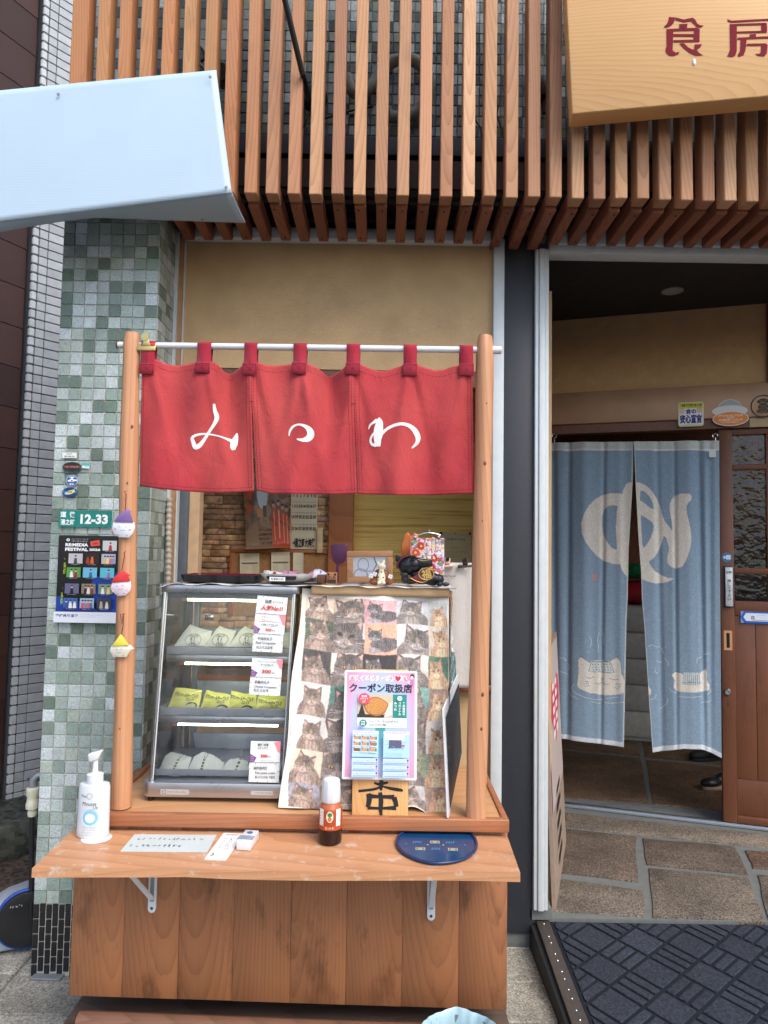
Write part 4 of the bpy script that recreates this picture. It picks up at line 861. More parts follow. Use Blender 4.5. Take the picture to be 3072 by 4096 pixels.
def nz(x, t):
    x = np.asarray(x, float); t = np.asarray(t, float); d = 0
    for xc, a in ((1485, .030), (2130, .034)):
        d = d + a * np.exp(-((x - xc) / (70 + 130 * t)) ** 2) * np.exp(-2.6 * t) - .55 * a * np.exp(-((x - xc - 150 - 60 * t) / (90 + 60 * t)) ** 2) * np.exp(-1.2 * t) - .35 * a * np.exp(-((x - xc + 150 + 30 * t) / (95 + 60 * t)) ** 2) * np.exp(-1.0 * t)
    for xc in (1150, 1780, 2470, 2825): d = d + .010 * np.exp(-((x - xc) / 110) ** 2) * np.exp(-3 * t)
    d = d + (.009 * np.sin(x / 118 + 1.3 * t + .6) + .006 * np.sin(x / 61 - 2.0 * t + 2) + .004 * np.sin(x / 37 + 4 * t)) * (.25 + t * .75)
    d = d - .014 * np.exp(-((x - 1985) / 120) ** 2) * np.clip(t * 1.6, 0, 1) + .012 * np.exp(-((x - 1760 + 80 * t) / 60) ** 2) * np.clip(t, 0, 1) * (1.2 - t)
    for xa, xb, a in ((1331, 1480, -.009), (1632, 1560, -.008), (1632, 1760, .008), (1949, 1800, -.008), (1949, 2080, -.009), (2292, 2190, -.008), (2292, 2420, .006), (2659, 2540, -.007), (2659, 2790, .006), (3020, 2890, -.007), (968, 1120, -.006)):
        d = d + a * np.exp(-((x - xa - (xb - xa) * t * 1.3) / (22 + 40 * t)) ** 2) * np.exp(-1.1 * t)
    pin_ = sum(np.exp(-((x - xs_) / 75) ** 2) for xs_ in (968, 1331, 1632, 1949, 2292, 2659, 3020)); return d * 1.5 * (1 - np.clip(pin_, 0, 1) * np.exp(-7 * t))
NY = 1.992
def ncloth(x, t, dy=0.0):
    x = np.asarray(x, float); t = np.asarray(t, float)
    y = np.interp(x, *zip(*TOPK)) * (1 - t) + np.interp(x, *zip(*BOTK)) * t; u, v = B1(x, y); return P(u, v, NY + nz(x, t) + dy)
nor = thing('shop_curtain', 'red three-panel shop curtain with white brush-written kana', 'curtain', tuple(ncloth(1985., 0.)))
NO = np.array(nor.location)
lim = [(lambda t: 920 - 15 * t, lambda t: 1629 + (1646 - 1629) * np.clip((t - .3) / .7, 0, 1)), (lambda t: 1630.5 + (1663 - 1630.5) * np.clip((t - .3) / .7, 0, 1), lambda t: 2291 + (2312 - 2291) * np.clip((t - .3) / .7, 0, 1)), (lambda t: 2292.5 + (2317 - 2292.5) * np.clip((t - .3) / .7, 0, 1), lambda t: 3062 + 12 * t)]
for lo, hi in lim:
    nx, ny = 90, 60; T = np.linspace(0, 1, ny)[:, None] * np.ones((1, nx)); Sx = np.linspace(0, 1, nx)[None] * np.ones((ny, 1)); X = lo(T) * (1 - Sx) + hi(T) * Sx
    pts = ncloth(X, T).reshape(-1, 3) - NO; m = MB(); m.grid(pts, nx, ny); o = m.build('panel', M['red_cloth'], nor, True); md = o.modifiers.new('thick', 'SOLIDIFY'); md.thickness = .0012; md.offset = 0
    s = MB()
    def stitch(xs, ts, w=3.2):
        for i in range(len(xs) - 1):
            if i % 3 == 2: continue
            a, b_ = np.array([xs[i], ts[i]]), np.array([xs[i + 1], ts[i + 1]]); d = b_ - a; n_ = np.array([-d[1] * 800, d[0]]) if abs(d[0]) > abs(d[1] * 800) else np.array([1, 0]); n_ = np.array([0, w / 850]) if abs(d[0]) > abs(d[1] * 800) else np.array([w, 0])
            q = [ncloth(*(p), -.0011) - NO for p in (a - n_ / 2, b_ - n_ / 2, b_ + n_ / 2, a + n_ / 2)]; s.add(q, [(0, 1, 2, 3)])
    xs = np.linspace(float(lo(1.0)) + 6, float(hi(1.0)) - 6, 110); stitch(xs, [.968] * 110)
    xs = np.linspace(float(lo(0.0)) + 6, float(hi(0.0)) - 6, 110); stitch(xs, [.052] * 110)
    for e, sg_ in ((lo, 1), (hi, -1)):
        for off in (14, 34) if (e is hi or lo is not lim[0][0]) else (14,):
            tt = np.linspace(.03, .97, 120); stitch([float(e(t)) + sg_ * off for t in tt], tt)
    s.build('stitching', M['thread'], nor)
# dark gap in each slit is left open; bar tack closing the top of each slit
for x in (1630, 2292):
    m = MB(); q = [ncloth(np.array(xx), np.array(tt), -.0014) - NO for xx, tt in ((x - 16, .30), (x + 16, .30), (x + 16, .306), (x - 16, .306))]; m.add(q, [(0, 1, 2, 3)]); m.build('bar_tack', M['thread'], nor)
def brush(strs, off=0.0):
    m = MB()
    for st_ in strs:
        p = np.array(curve([(a + off, b_, w) for a, b_, w in st_], len(st_) * 7)); vs = []
        for i in range(len(p)):
            d = p[min(i + 1, len(p) - 1), :2] - p[max(i - 1, 0), :2]; d = d / (np.linalg.norm(d) + 1e-9); n_ = np.array([-d[1], d[0]]) * max(p[i, 2], 3) / 2
            for k in (-1, 0, 1):
                x, y = p[i, :2] + n_ * k; top = np.interp(x, *zip(*TOPK)); bot = np.interp(x, *zip(*BOTK)); t = (y - top) / (bot - top); vs.append(ncloth(x, t, -.0016 - .00002 * (i % 9)) - NO)
        m.add(vs, [f for i in range(len(p) - 1) for f in ((3 * i, 3 * i + 1, 3 * i + 4, 3 * i + 3), (3 * i + 1, 3 * i + 2, 3 * i + 5, 3 * i + 4))])
    return m.build('character', M['white_paint'], nor)
brush([[(1387, 958, 14), (1392, 1000, 24), (1405, 1045, 30), (1388, 1090, 22), (1355, 1140, 18), (1320, 1195, 22), (1292, 1228, 30), (1266, 1238, 30), (1252, 1205, 26), (1246, 1178, 20), (1275, 1160, 16), (1330, 1153, 12), (1400, 1163, 9), (1450, 1178, 11), (1490, 1194, 18), (1512, 1202, 24)],
       [(1536, 1148, 8), (1530, 1175, 30), (1518, 1210, 46), (1512, 1238, 40), (1518, 1256, 22)]])
brush([[(214, 1166, 6), (220, 1135, 13), (240, 1106, 15), (275, 1092, 12), (318, 1103, 22), (348, 1130, 40), (354, 1160, 46), (336, 1184, 40), (300, 1192, 22), (264, 1186, 8)]], 1659)
brush([[(730, 1122, 6), (740, 1096, 13), (760, 1080, 16), (785, 1066, 30)], [(786, 1056, 34), (802, 1078, 40), (796, 1110, 56), (792, 1150, 60), (788, 1190, 48), (790, 1234, 34)], [(772, 1140, 14), (750, 1168, 14), (742, 1196, 14), (752, 1220, 18), (778, 1226, 24)],
       [(812, 1156, 18), (850, 1120, 18), (900, 1096, 20), (950, 1088, 20), (1000, 1104, 26), (1034, 1138, 34), (1050, 1178, 32), (1042, 1212, 22), (1010, 1245, 8)]], 1659)
for i, (x0, x1) in enumerate(((925, 1013), (1287, 1375), (1589, 1672), (1906, 1991), (2249, 2335), (2616, 2701), (2977, 3064))):
    xm = (x0 + x1) / 2; yr = 577 + (610 - 577) * (xm - 765) / (1585 + 1659 - 765); c0 = P(*B1(xm, yr), RY); hw = (P(*B1(x1, yr), RY)[0] - P(*B1(x0, yr), RY)[0]) / 2
    pb = ncloth(xm, .0); zb = P(*B1(xm, 768 + (10 if i > 1 else 0)), NY)[2]; zt = P(*B1(xm, 700), NY)[2]
    prof = [(NY + .012, pb[2] - .02), (RY + .0115, c0[2] - .004)] + [(RY + .0118 * math.cos(a), c0[2] + .0118 * math.sin(a)) for a in np.linspace(0, math.pi, 10)] + [(RY - .0125, c0[2] - .01), (NY - .006 + nz(xm, 0.), zt + .006), (NY - .0055 + nz(xm, .04), zt), (NY - .0055 + nz(xm, .08), zb)]
    m = MB(); vs = []
    for y, z in prof:
        for xx in (-hw, hw): vs.append((c0[0] + xx + random.uniform(-.0006, .0006), y, z) - NO)
    m.add(vs, [(2 * k, 2 * k + 1, 2 * k + 3, 2 * k + 2) for k in range(len(prof) - 1)]); o = m.build('strap', M['red_strap'], nor, 50); md = o.modifiers.new('thick', 'SOLIDIFY'); md.thickness = .0022; md.offset = 0
    pm = MB(); w = hw + .002; pm.box(c0[0] - w - NO[0], c0[0] + w - NO[0], NY + nz(xm, .06) - .0078 - NO[1], NY + nz(xm, .06) - .0062 - NO[1], zb - NO[2], zt - NO[2]); o = pm.build('patch', M['red_strap'], nor, bevel=.001, seg=1)
    s = Print(y0=NY + nz(xm, .06) - .0080 - NO[1]); X0, X1, Z0, Z1 = c0[0] - w * .85 - NO[0], c0[0] + w * .85 - NO[0], zb + .004 - NO[2], zt - .004 - NO[2]
    for a, b_ in (((X0, Z0), (X1, Z1)), ((X0, Z1), (X1, Z0)), ((X0, Z0), (X1, Z0)), ((X0, Z1), (X1, Z1)), ((X0, Z0), (X0, Z1)), ((X1, Z0), (X1, Z1)), (((X0 + X1) / 2, Z0), ((X0 + X1) / 2, Z1 + .035))): s.line([a, b_], .0011, (.10, .008, .02))
    s.build('stitching', M['print'], o)
    o.children[0].parent = o
# gold bulldog clip on the pole
cp = P(*B1(960, 575), RY); ck = thing('bulldog_clip', 'brass bulldog clip gripping the first curtain strap', 'clip', tuple(cp))
BRASS = m_plain('brass', srgb(206, 184, 120), .3, .8, var=.06)
m = MB(); m.box(-.026, .026, -.017, -.013, -.022, -.008); m.build('jaw', BRASS, ck, bevel=.002); m = MB(); m.box(-.026, .026, -.0128, -.010, -.02, .0); m.build('jaw', BRASS, ck, bevel=.001)
m = MB(); m.hexa([(-.012, -.0165, -.009), (.012, -.0165, -.009), (.012, -.0135, -.009), (-.012, -.0135, -.009), (-.007, -.0185, .016), (.005, -.0185, .016), (.005, -.0155, .016), (-.007, -.0155, .016)]); m.build('lever', BRASS, ck, bevel=.0012)
m = MB(); m.lathe([(.011, 0), (.011, .003), (.004, .003)], n=18); o = m.build('eyelet', BRASS, ck, 40); o.matrix_local = Matrix.Translation((-.003, -.0165, .018)) @ Matrix.Rotation(math.pi / 2, 4, 'X')
# ================================================================== heated display case
CO = np.array([-.455, 2.2, ZC])
case = thing('display_case', 'steel and glass heated display case with three shelves of croquettes', 'display case', tuple(CO))
def cbox(name, mat, x0, x1, y0, y1, z0, z1, bevel=.002, parent=None, seg=2):
    m = MB(); m.box(x0 - CO[0], x1 - CO[0], y0 - CO[1], y1 - CO[1], z0 - CO[2], z1 - CO[2]); return m.build(name, mat, parent or case, bevel=bevel, seg=seg)
def rbox(name, mat, x0, x1, y0, y1, z0, z1, r=.02, parent=None):
    pl = []
    for cx, cy, a0 in ((x1 - r, y0 + r, -90), (x1 - r, y1 - r, 0), (x0 + r, y1 - r, 90), (x0 + r, y0 + r, 180)):
        pl += [(cx + r * math.cos(math.radians(a0 + k * 15)) - CO[0], cy + r * math.sin(math.radians(a0 + k * 15)) - CO[1], z0 - CO[2]) for k in range(7)]
    m = MB(); m.prism(pl, (0, 0, z1 - z0)); return m.build(name, mat, parent or case, bevel=.0025, angle=60)
base = rbox('base', M['steel_brushed'], -.664, -.257, 2.03, 2.41, .746, .785)
for x in (-.645, -.276):
    for y in (2.05, 2.39): m = MB(); m.lathe([(.009, -.004), (.009, .012)], n=12); o = m.build('foot', M['rubber'], case); o.location = (x - CO[0], y - CO[1], 0)
pr = Print(y0=2.0292 - CO[1]); zb_ = .760 - CO[2]; X = -.61 - CO[0]
pr.rect(X - .002, zb_ - .007, X + .078, zb_ + .008, srgb(176, 172, 170)); pr.ring(X + .008, zb_, .005, .005, .0014, srgb(90, 86, 84)); pr.scribble(X + .018, X + .072, zb_, .007, srgb(110, 106, 104)); X = -.36 - CO[0]; pr.rect(X, zb_ - .004, X + .062, zb_ + .008, srgb(180, 178, 176)); pr.scribble(X + .012, X + .056, zb_ + .002, .005, srgb(30, 30, 34)); pr.build('maker_plate', M['print'], base)
rbox('top_cap', M['steel_brushed'], -.650, -.240, 2.075, 2.41, 1.3135, 1.336, .025)
cbox('lamp_housing', M['steel'], -.625, -.262, 2.092, 2.38, 1.296, 1.313)
# glass
def cquad(name, pts, mat, thick=(0, .003, 0)):
    m = MB(); m.prism([np.array(p) - CO for p in pts], thick); return m.build(name, mat, case)
cquad('front_glass', [(-.640, 2.046, .786), (-.275, 2.046, .786), (-.262, 2.088, 1.3125), (-.630, 2.088, 1.3125)], M['glass'])
cquad('side_glass', [(-.652, 2.062, .786), (-.652, 2.395, .786), (-.643, 2.395, 1.3125), (-.643, 2.098, 1.3125)], M['glass'], (.003, 0, 0)); cquad('side_glass', [(-.262, 2.062, .786), (-.262, 2.395, .786), (-.250, 2.395, 1.3125), (-.250, 2.098, 1.3125)], M['glass'], (-.003, 0, 0))
def cbar(name, p, q, r, mat): m = MB(); m.tube([np.array(p) - CO, np.array(q) - CO], r, 10); return m.build(name, mat, case, 40)
cbar('corner_bar', (-.647, 2.052, .786), (-.637, 2.09, 1.3125), .0055, M['chrome']); cbar('corner_bar', (-.270, 2.052, .786), (-.258, 2.09, 1.3125), .0045, M['chrome'])
cbar('glass_edge', (-.6405, 2.0475, .786), (-.6305, 2.0885, 1.3125), .0022, M['white_alu']); cbar('glass_edge', (-.2755, 2.0475, .786), (-.2625, 2.0885, 1.3125), .0022, M['white_alu'])
for x in (-.617, -.285): cbox('upright', M['grey_alu'], x - .009, x + .009, 2.372, 2.39, .786, 1.3125)
for x in (-.640, -.262): cbox('upright', M['steel'], x - .006, x + .006, 2.375, 2.395, .786, 1.3125)
cbox('door_hinge', M['chrome'], -.592, -.562, 2.383, 2.386, 1.205, 1.222)
# shelves with trays, lit tubes under them
def shelf_(name, y0, z0, z1, z2, x0, x1, tube):
    sh = cbox('shelf', M['steel_brushed'], x0, x1, y0 + .004, 2.368, z0, z1, .003)
    m = MB(); a, b_, c_, d_ = x0 + .002 - CO[0], x1 - .002 - CO[0], y0 - CO[1], 2.36 - CO[1]; zz0, zz1 = z1 + .0005 - CO[2], z2 - CO[2]; t = .003
    m.hexa([(a, c_, zz0), (b_, c_, zz0), (b_, c_ + t, zz0), (a, c_ + t, zz0), (a, c_ - .002, zz1), (b_, c_ - .002, zz1), (b_, c_ + t - .002, zz1), (a, c_ + t - .002, zz1)])
    tr_ = m.build('tray', M['grey_plastic'], sh, bevel=.001)
    m = MB(); m.box(a + .001, b_ - .001, c_ + t, d_, zz0, zz0 + .002); m.build('tray_floor', M['grey_plastic'], sh)
    m = MB(); m.box(a, a + t, c_ + t, d_, zz0 + .0022, zz1); m.build('tray_side', M['grey_plastic'], sh); m = MB(); m.box(b_ - t, b_, c_ + t, d_, zz0 + .0022, zz1); m.build('tray_side', M['grey_plastic'], sh)
    m = MB(); m.hexa([(a + .05, d_ - .006, zz0 + .003), (b_ - .05, d_ - .006, zz0 + .003), (b_ - .05, d_, zz0 + .003), (a + .05, d_, zz0 + .003), (a + .04, d_ + .0, zz1 + .035), (b_ - .02, d_, zz1 + .035), (b_ - .02, d_ + .006, zz1 + .035), (a + .04, d_ + .006, zz1 + .035)]); m.build('tray_back', M['grey_plastic'], sh, bevel=.003)
    for x in (x0 + .055, x1 - .08):
        m = MB(); m.box(x - CO[0], x + .028 - CO[0], y0 - .0045 - CO[1], y0 - .0025 - CO[1], z1 - CO[2] - .001, z1 + .004 - CO[2]); m.build('clip', M['grey_alu'], sh)
    return sh
s1 = shelf_('a', 2.13, 1.104, 1.127, 1.149, -.641, -.259, True); s2 = shelf_('b', 2.112, .929, .952, .976, -.649, -.262, True)
s3 = shelf_('c', 2.082, .787, .789, .808, -.655, -.268, False)
def tube_lamp(parent, x0, x1, y, z, lit):
    m = MB(); m.tube([(x0 - CO[0], y - CO[1], z - CO[2]), (x1 - CO[0], y - CO[1], z - CO[2])], .0032, 10); m.build('lamp_tube', M['led'] if lit else M['led2'], parent, 40)
    for x in (x0 - .006, x1 + .006): m = MB(); m.box(x - .008 - CO[0], x + .008 - CO[0], y - .006 - CO[1], y + .006 - CO[1], z - .004 - CO[2], z + .006 - CO[2]); m.build('lamp_socket', m_plain('orange_socket', srgb(190, 120, 70), .5) if parent is case else bpy.data.materials['orange_socket'], parent, bevel=.001)
tube_lamp(case, -.575, -.30, 2.10, 1.291, True); tube_lamp(s1, -.590, -.30, 2.15, 1.098, True); tube_lamp(s2, -.60, -.30, 2.13, .923, False)

# ---- food in paper
def ray_s(outline, cx, cz, x, z):       # radial parameter 0 at centre, 1 on outline
    dx, dz = x - cx, z - cz
    if abs(dx) + abs(dz) < 1e-9: return 0.0
    best = None; n = len(outline)
    for i in range(n):
        ax, az = outline[i][0] - cx, outline[i][1] - cz; bx, bz = outline[(i + 1) % n][0] - cx, outline[(i + 1) % n][1] - cz
        den = dx * (bz - az) - dz * (bx - ax)
        if abs(den) < 1e-12: continue
        t = (ax * (bz - az) - az * (bx - ax)) / den; u = (ax * dz - az * dx) / den
        if t > 0 and -1e-6 <= u <= 1 + 1e-6 and (best is None or t < best): best = t
    return min(1.0, 1 / best) if best else 1.0
def pouch(name, label, cat, cr, outline, Yb, lean, bulge, mat, group=None, printer=None, back=.35):
    ys = [p[1] for p in outline]; y0, y1 = max(ys), min(ys)
    w = [P(*cr(x, y), Yb + lean * (y0 - y) / (y0 - y1)) for x, y in outline]; zmin = min(p[2] for p in w); zmax = max(p[2] for p in w)
    # densify with slight wrinkle
    den = []
    for i in range(len(w)):
        for k in range(5): q = w[i] * (1 - k / 5) + w[(i + 1) % len(w)] * k / 5; den.append(q + np.array([random.uniform(-.0006, .0006), 0, random.uniform(-.0006, .0006) if q[2] > zmin + .004 else 0]))
    cx = sum(p[0] for p in den) / len(den); cz = sum(p[2] for p in den) / len(den); o2 = [(p[0] - cx, p[2] - cz) for p in den]
    yl = lambda z: lean * (z + cz - zmin) / (zmax - zmin)
    m = MB(); n = len(o2); vs = []
    rings = [1, .93, .8, .6, .35, .12]
    for s in rings:
        for x, z in o2: vs.append((x * s, yl(z * s) - bulge * (1 - s * s) + random.uniform(-.0005, .0005) * (s < 1), z * s))
    nb_ = len(rings)
    for s in rings[1:]:
        for x, z in o2: vs.append((x * s, yl(z * s) + .004 + bulge * back * (1 - s * s), z * s))
    fs = [(k * n + i, (k + 1) * n + i, (k + 1) * n + (i + 1) % n, k * n + (i + 1) % n) for k in range(nb_ - 1) for i in range(n)] + [tuple((nb_ - 1) * n + i for i in range(n))]
    fs += [(i, (i + 1) % n, nb_ * n + (i + 1) % n, nb_ * n + i) for i in range(n)]
    fs += [((nb_ + k) * n + i, (nb_ + k) * n + (i + 1) % n, (nb_ + k + 1) * n + (i + 1) % n, (nb_ + k + 1) * n + i) for k in range(nb_ - 2) for i in range(n)] + [tuple((2 * nb_ - 2) * n + i for i in range(n))[::-1]]
    m.add(vs, fs); o = m.build(name, mat, None, 60); o.location = (cx, Yb, cz); tag(o, label, cat, group)
    if printer:
        pr = Print(y0=0.0, step=.00005); printer(pr, lambda x, y: (lambda q: (q[0] - cx, q[2] - cz))(P(*cr(x, y), Yb + lean * .5)))
        pr.v = [(x, yl(z) - bulge * (1 - ray_s(o2, 0, 0, x, z) ** 2) - .0012 + y, z) for x, y, z in pr.v]; pr.build('print', M['print'], o)
    return o
INK = srgb(92, 92, 84)
def stamp(cx, cy):
    def f(pr, L):
        x, z = L(cx, cy); k = .0235; pr.ring(x, z, k, k * .72, .0011, INK); pr.text('SINCE', x, z + k * .48, k * .42, INK, width=k * 1.1); pr.text('伊', x, z + .001, k * .75, INK, .02); pr.text('1992', x, z - k * .46, k * .42, INK, .02, width=k * .8)
    return f
gb = 'white croquette bags on the top shelf'
pouch('croquette_bag', 'white paper croquette bag with a round stamp, leftmost on the top shelf', 'food bag', E1, [(345, 724), (400, 640), (455, 570), (500, 515), (600, 552), (712, 578), (690, 640), (628, 724)], 2.155, .05, .016, M['bag_paper'], gb, stamp(545, 655))
pouch('croquette_bag', 'white paper croquette bag with a round stamp, second from left on the top shelf', 'food bag', E1, [(630, 726), (690, 640), (735, 575), (780, 528), (860, 560), (938, 575), (905, 650), (862, 726)], 2.152, .05, .016, M['bag_paper'], gb, stamp(797, 655))
pouch('croquette_bag', 'white paper croquette bag on the top shelf, half behind the price cards', 'food bag', E1, [(862, 728), (920, 640), (970, 575), (1020, 530), (1090, 566), (1190, 590), (1170, 660), (1130, 728)], 2.150, .05, .016, M['bag_paper'], gb, stamp(1050, 650))
pouch('croquette_bag', 'white paper croquette bag on the top shelf, showing right of the price cards', 'food bag', E1, [(1290, 735), (1330, 650), (1385, 590), (1490, 592), (1486, 660), (1470, 738)], 2.152, .05, .014, M['bag_paper'], gb)
def cheese(x0, y0):
    def f(pr, L):
        x, z = L(x0 + 120, y0 + 55); k = .0011
        pr.text('カマンベールチーズ入り', x, z, .011, srgb(58, 60, 50), .03, width=.070, rot=-.1); pr.text('コロッケ', x + .014, z - .011, .009, srgb(58, 60, 50), .02, width=.024, rot=-.1)
        for i in range(4): pr.scribble(x - .036, x - .012 - .003 * (i % 2), z - .012 - .006 * i, .0026, srgb(90, 96, 60))
        pr.ellipse(x + .020, z - .027, .0165, .0095, srgb(90, 96, 80)); pr.ellipse(x + .018, z - .030, .0145, .0075, srgb(244, 244, 190))
    return f
gy = 'yellow cheese croquette packets'
ypos = [((290, 190), (350, 20), (365, 0), (440, 4), (612, 25), (600, 110), (578, 192), 'leftmost'), ((600, 192), (640, 60), (655, 22), (740, 45), (822, 52), (880, 68), (876, 192), 'second from left'), ((876, 196), (884, 80), (890, 28), (1010, 58), (1128, 72), (1128, 198), (1000, 197), 'third from left'), ((1130, 200), (1140, 90), (1160, 65), (1300, 72), (1420, 88), (1404, 205), (1270, 203), 'rightmost, under the price card')]
for q in ypos: pouch('cheese_packet', f'yellow printed croquette packet on the middle shelf, {q[-1]}', 'food packet', E2, [q[0], q[1], q[2], q[3], q[4], q[5], q[6]], 2.138, .035, .012, M['yellow_pack'], gy, cheese(q[2][0] - 20, q[2][1] + 15))
pouch('croquette', 'fried croquette peeking out of the leftmost yellow packet', 'croquette', E2, [(400, 45), (430, 20), (500, 22), (560, 36), (575, 52), (480, 60)], 2.165, .01, .01, m_plain('fried_crumb', srgb(196, 120, 60), .8, var=.3, scale=120, bump=.6))
def jako(x0, y0, ang):
    def f(pr, L):
        x, z = L(x0, y0)
        for i in range(7):
            a = ang; pr.rect(x - .0035 + math.sin(a) * (.006 * i - .02), z + .006 * i - .02, x + .003 + math.sin(a) * (.006 * i - .02), z + .006 * i - .0165, INK if i % 3 else srgb(150, 148, 140))
        pr.line([(x + .006 - math.sin(ang) * .022, z - .022), (x + .006 + math.sin(ang) * .026, z + .026)], .0009, INK); pr.ring(x + math.sin(ang) * .026, z + .026, .004, .005, .001, INK, n=8)
    return f
gw = 'plain white food bags on the bottom shelf'
pouch('food_bag', 'white paper food bag with a vertical stamp, leftmost on the bottom shelf', 'food bag', E2, [(190, 808), (230, 720), (265, 640), (330, 608), (400, 628), (515, 660), (490, 740), (470, 815)], 2.105, .06, .018, M['bag_paper'], gw, jako(375, 740, .28))
pouch('food_bag', 'white peaked paper food bag with a vertical stamp, middle of the bottom shelf', 'food bag', E2, [(472, 815), (500, 735), (535, 655), (625, 606), (720, 640), (822, 712), (800, 770), (778, 818)], 2.102, .06, .018, M['bag_paper'], gw, jako(632, 740, .05))
pouch('food_bag', 'white paper food bag with a vertical stamp, third on the bottom shelf', 'food bag', E2, [(780, 820), (810, 745), (872, 680), (975, 666), (1050, 705), (1030, 770), (1000, 822)], 2.10, .06, .016, M['bag_paper'], gw, jako(950, 755, .22))
pouch('food_bag', 'white paper food bag on the bottom shelf behind the price card', 'food bag', E2, [(1002, 822), (1030, 755), (1075, 705), (1200, 690), (1350, 690), (1360, 760), (1350, 828)], 2.10, .06, .014, M['bag_paper'], gw)
pouch('food_bag', 'white paper food bag at the right end of the bottom shelf', 'food bag', E2, [(1352, 775), (1362, 700), (1390, 655), (1415, 665), (1418, 720), (1405, 778)], 2.16, .03, .01, M['bag_paper'], gw)

# ---- price cards taped on the glass
def sheet(name, label, cat, Mx, w, h, painter, col=None, mat=None, thick=.0008, group=None, pmat='print', curl=0.0, rad=0.0):
    m = MB(); n = 12
    if rad: 
        pl = []
        for cx, cz, a0 in ((w / 2 - rad, -h / 2 + rad, -90), (w / 2 - rad, h / 2 - rad, 0), (-w / 2 + rad, h / 2 - rad, 90), (-w / 2 + rad, -h / 2 + rad, 180)): pl += [(cx + rad * math.cos(math.radians(a0 + k * 18)), 0, cz + rad * math.sin(math.radians(a0 + k * 18))) for k in range(6)]
        m.prism(pl, (0, thick, 0))
    else:
        bend = lambda x, z: -curl * ((2 * x / w) ** 2) 
        pts = [(x, bend(x, 0), z) for z in (h / 2, -h / 2) for x in np.linspace(-w / 2, w / 2, n)]
        m.add(pts + [(x, y + thick, z) for x, y, z in pts], [(i, n + i, n + i + 1, i + 1) for i in range(n - 1)] + [(2 * n + i, 2 * n + i + 1, 3 * n + i + 1, 3 * n + i) for i in range(n - 1)] + [(i, i + 1, 2 * n + i + 1, 2 * n + i) for i in range(n - 1)] + [(n + i, 3 * n + i, 3 * n + i + 1, n + i + 1) for i in range(n - 1)] + [(0, 2 * n, 3 * n, n), (n - 1, 2 * n - 1, 4 * n - 1, 3 * n - 1)])
    o = m.build(name, mat or M['paper'], None); o.matrix_world = Mx
    if col: o.color = (*col, 1)
    if label: tag(o, label, cat, group)
    if painter:
        pr = Print(); painter(pr, w, h)
        if curl and not rad: pr.v = [(x, y - curl * ((2 * x / w) ** 2), z) for x, y, z in pr.v]
        pr.build('print', M[pmat], o)
    return o
GRN = srgb(70, 160, 120); RDK = srgb(206, 70, 60); BLK = srgb(66, 70, 86)
def leafborder(pr, w, h, col=GRN):
    for i in range(18):
        t = i / 18; per = 2 * (w + h); d = t * per
        if d < w: x, z = -w / 2 + d, h / 2
        elif d < w + h: x, z = w / 2, h / 2 - (d - w)
        elif d < 2 * w + h: x, z = w / 2 - (d - w - h), -h / 2
        else: x, z = -w / 2, -h / 2 + (d - 2 * w - h)
        x *= .93; z *= .9; s = h * .05 * (1 if i % 2 else .7); a = i * 1.3; pr.poly([(x + s * math.cos(a), z + s * math.sin(a)), (x + s * .5 * math.cos(a + 1.6), z + s * .5 * math.sin(a + 1.6)), (x - s * math.cos(a), z - s * math.sin(a)), (x - s * .5 * math.cos(a + 1.6), z - s * .5 * math.sin(a + 1.6))], col if i % 3 else srgb(150, 200, 220))
def deco(pr, w, h):
    pr.poly([(-w / 2, -h * .1), (-w * .28, h * -.28), (-w * .36, -h / 2), (-w / 2, -h / 2)], srgb(130, 84, 140)); pr.poly([(w / 2, h / 2), (w * .28, h * .46), (w * .42, .0), (w / 2, -h * .05)], srgb(240, 140, 150))
    for i in range(6): pr.ellipse(-w * .46 + (i % 2) * w * .06, -h * .42 + (i // 2) * h * .09, w * .012, w * .012, srgb(220, 200, 225), 6)
def c_top(pr, w, h): leafborder(pr, w, h); pr.text('当店', -w * .12, h * .2, h * .22, BLK, .02, width=w * .22); pr.text('オリジナル', w * .2, h * .19, h * .16, BLK, .01, width=w * .34); pr.text('人気No1!', w * .02, -h * .16, h * .30, RDK, .04, width=w * .72, slant=.1)
def c_mid(pr, w, h):
    deco(pr, w, h); pr.rect(-w * .34, h * .12, w * .3, h * .44, srgb(232, 150, 140)); pr.rect(-w * .33, h * .135, w * .29, h * .425, srgb(246, 244, 242)); pr.text('創業当初からの', -w * .06, h * .34, h * .12, BLK, width=w * .46); pr.text('当店オリジナル!', -w * .02, h * .2, h * .11, BLK, width=w * .5); pr.text('伊予ビーフコロッケ', w * .0, -h * .06, h * .16, BLK, .02, width=w * .55); pr.text('300', -w * .02, -h * .3, h * .2, RDK, .03, width=w * .2); pr.text('税込', w * .15, -h * .32, h * .1, BLK)
def c_beef(pr, w, h): leafborder(pr, w, h); pr.text('牛肉炸丸子', -w * .1, h * .24, h * .19, BLK, .015, width=w * .5); pr.text('Beef Croquette', -w * .06, -.01 * h, h * .18, BLK, .015, width=w * .66); pr.text('쇠고기고로케', -w * .1, -h * .25, h * .19, BLK, .015, width=w * .54)
def c_ch(pr, w, h): deco(pr, w, h); pr.ring(-w * .02, h * .25, w * .34, h * .2, w * .008, srgb(150, 200, 150)); pr.text('カマンベールチーズ入り', -w * .02, h * .32, h * .11, BLK, width=w * .58); pr.text('チーズコロッケ', -w * .0, h * .16, h * .13, BLK, .02, width=w * .42); pr.text('300', -w * .0, -h * .2, h * .26, RDK, .04, width=w * .3); pr.text('税込', w * .23, -h * .25, h * .1, BLK)
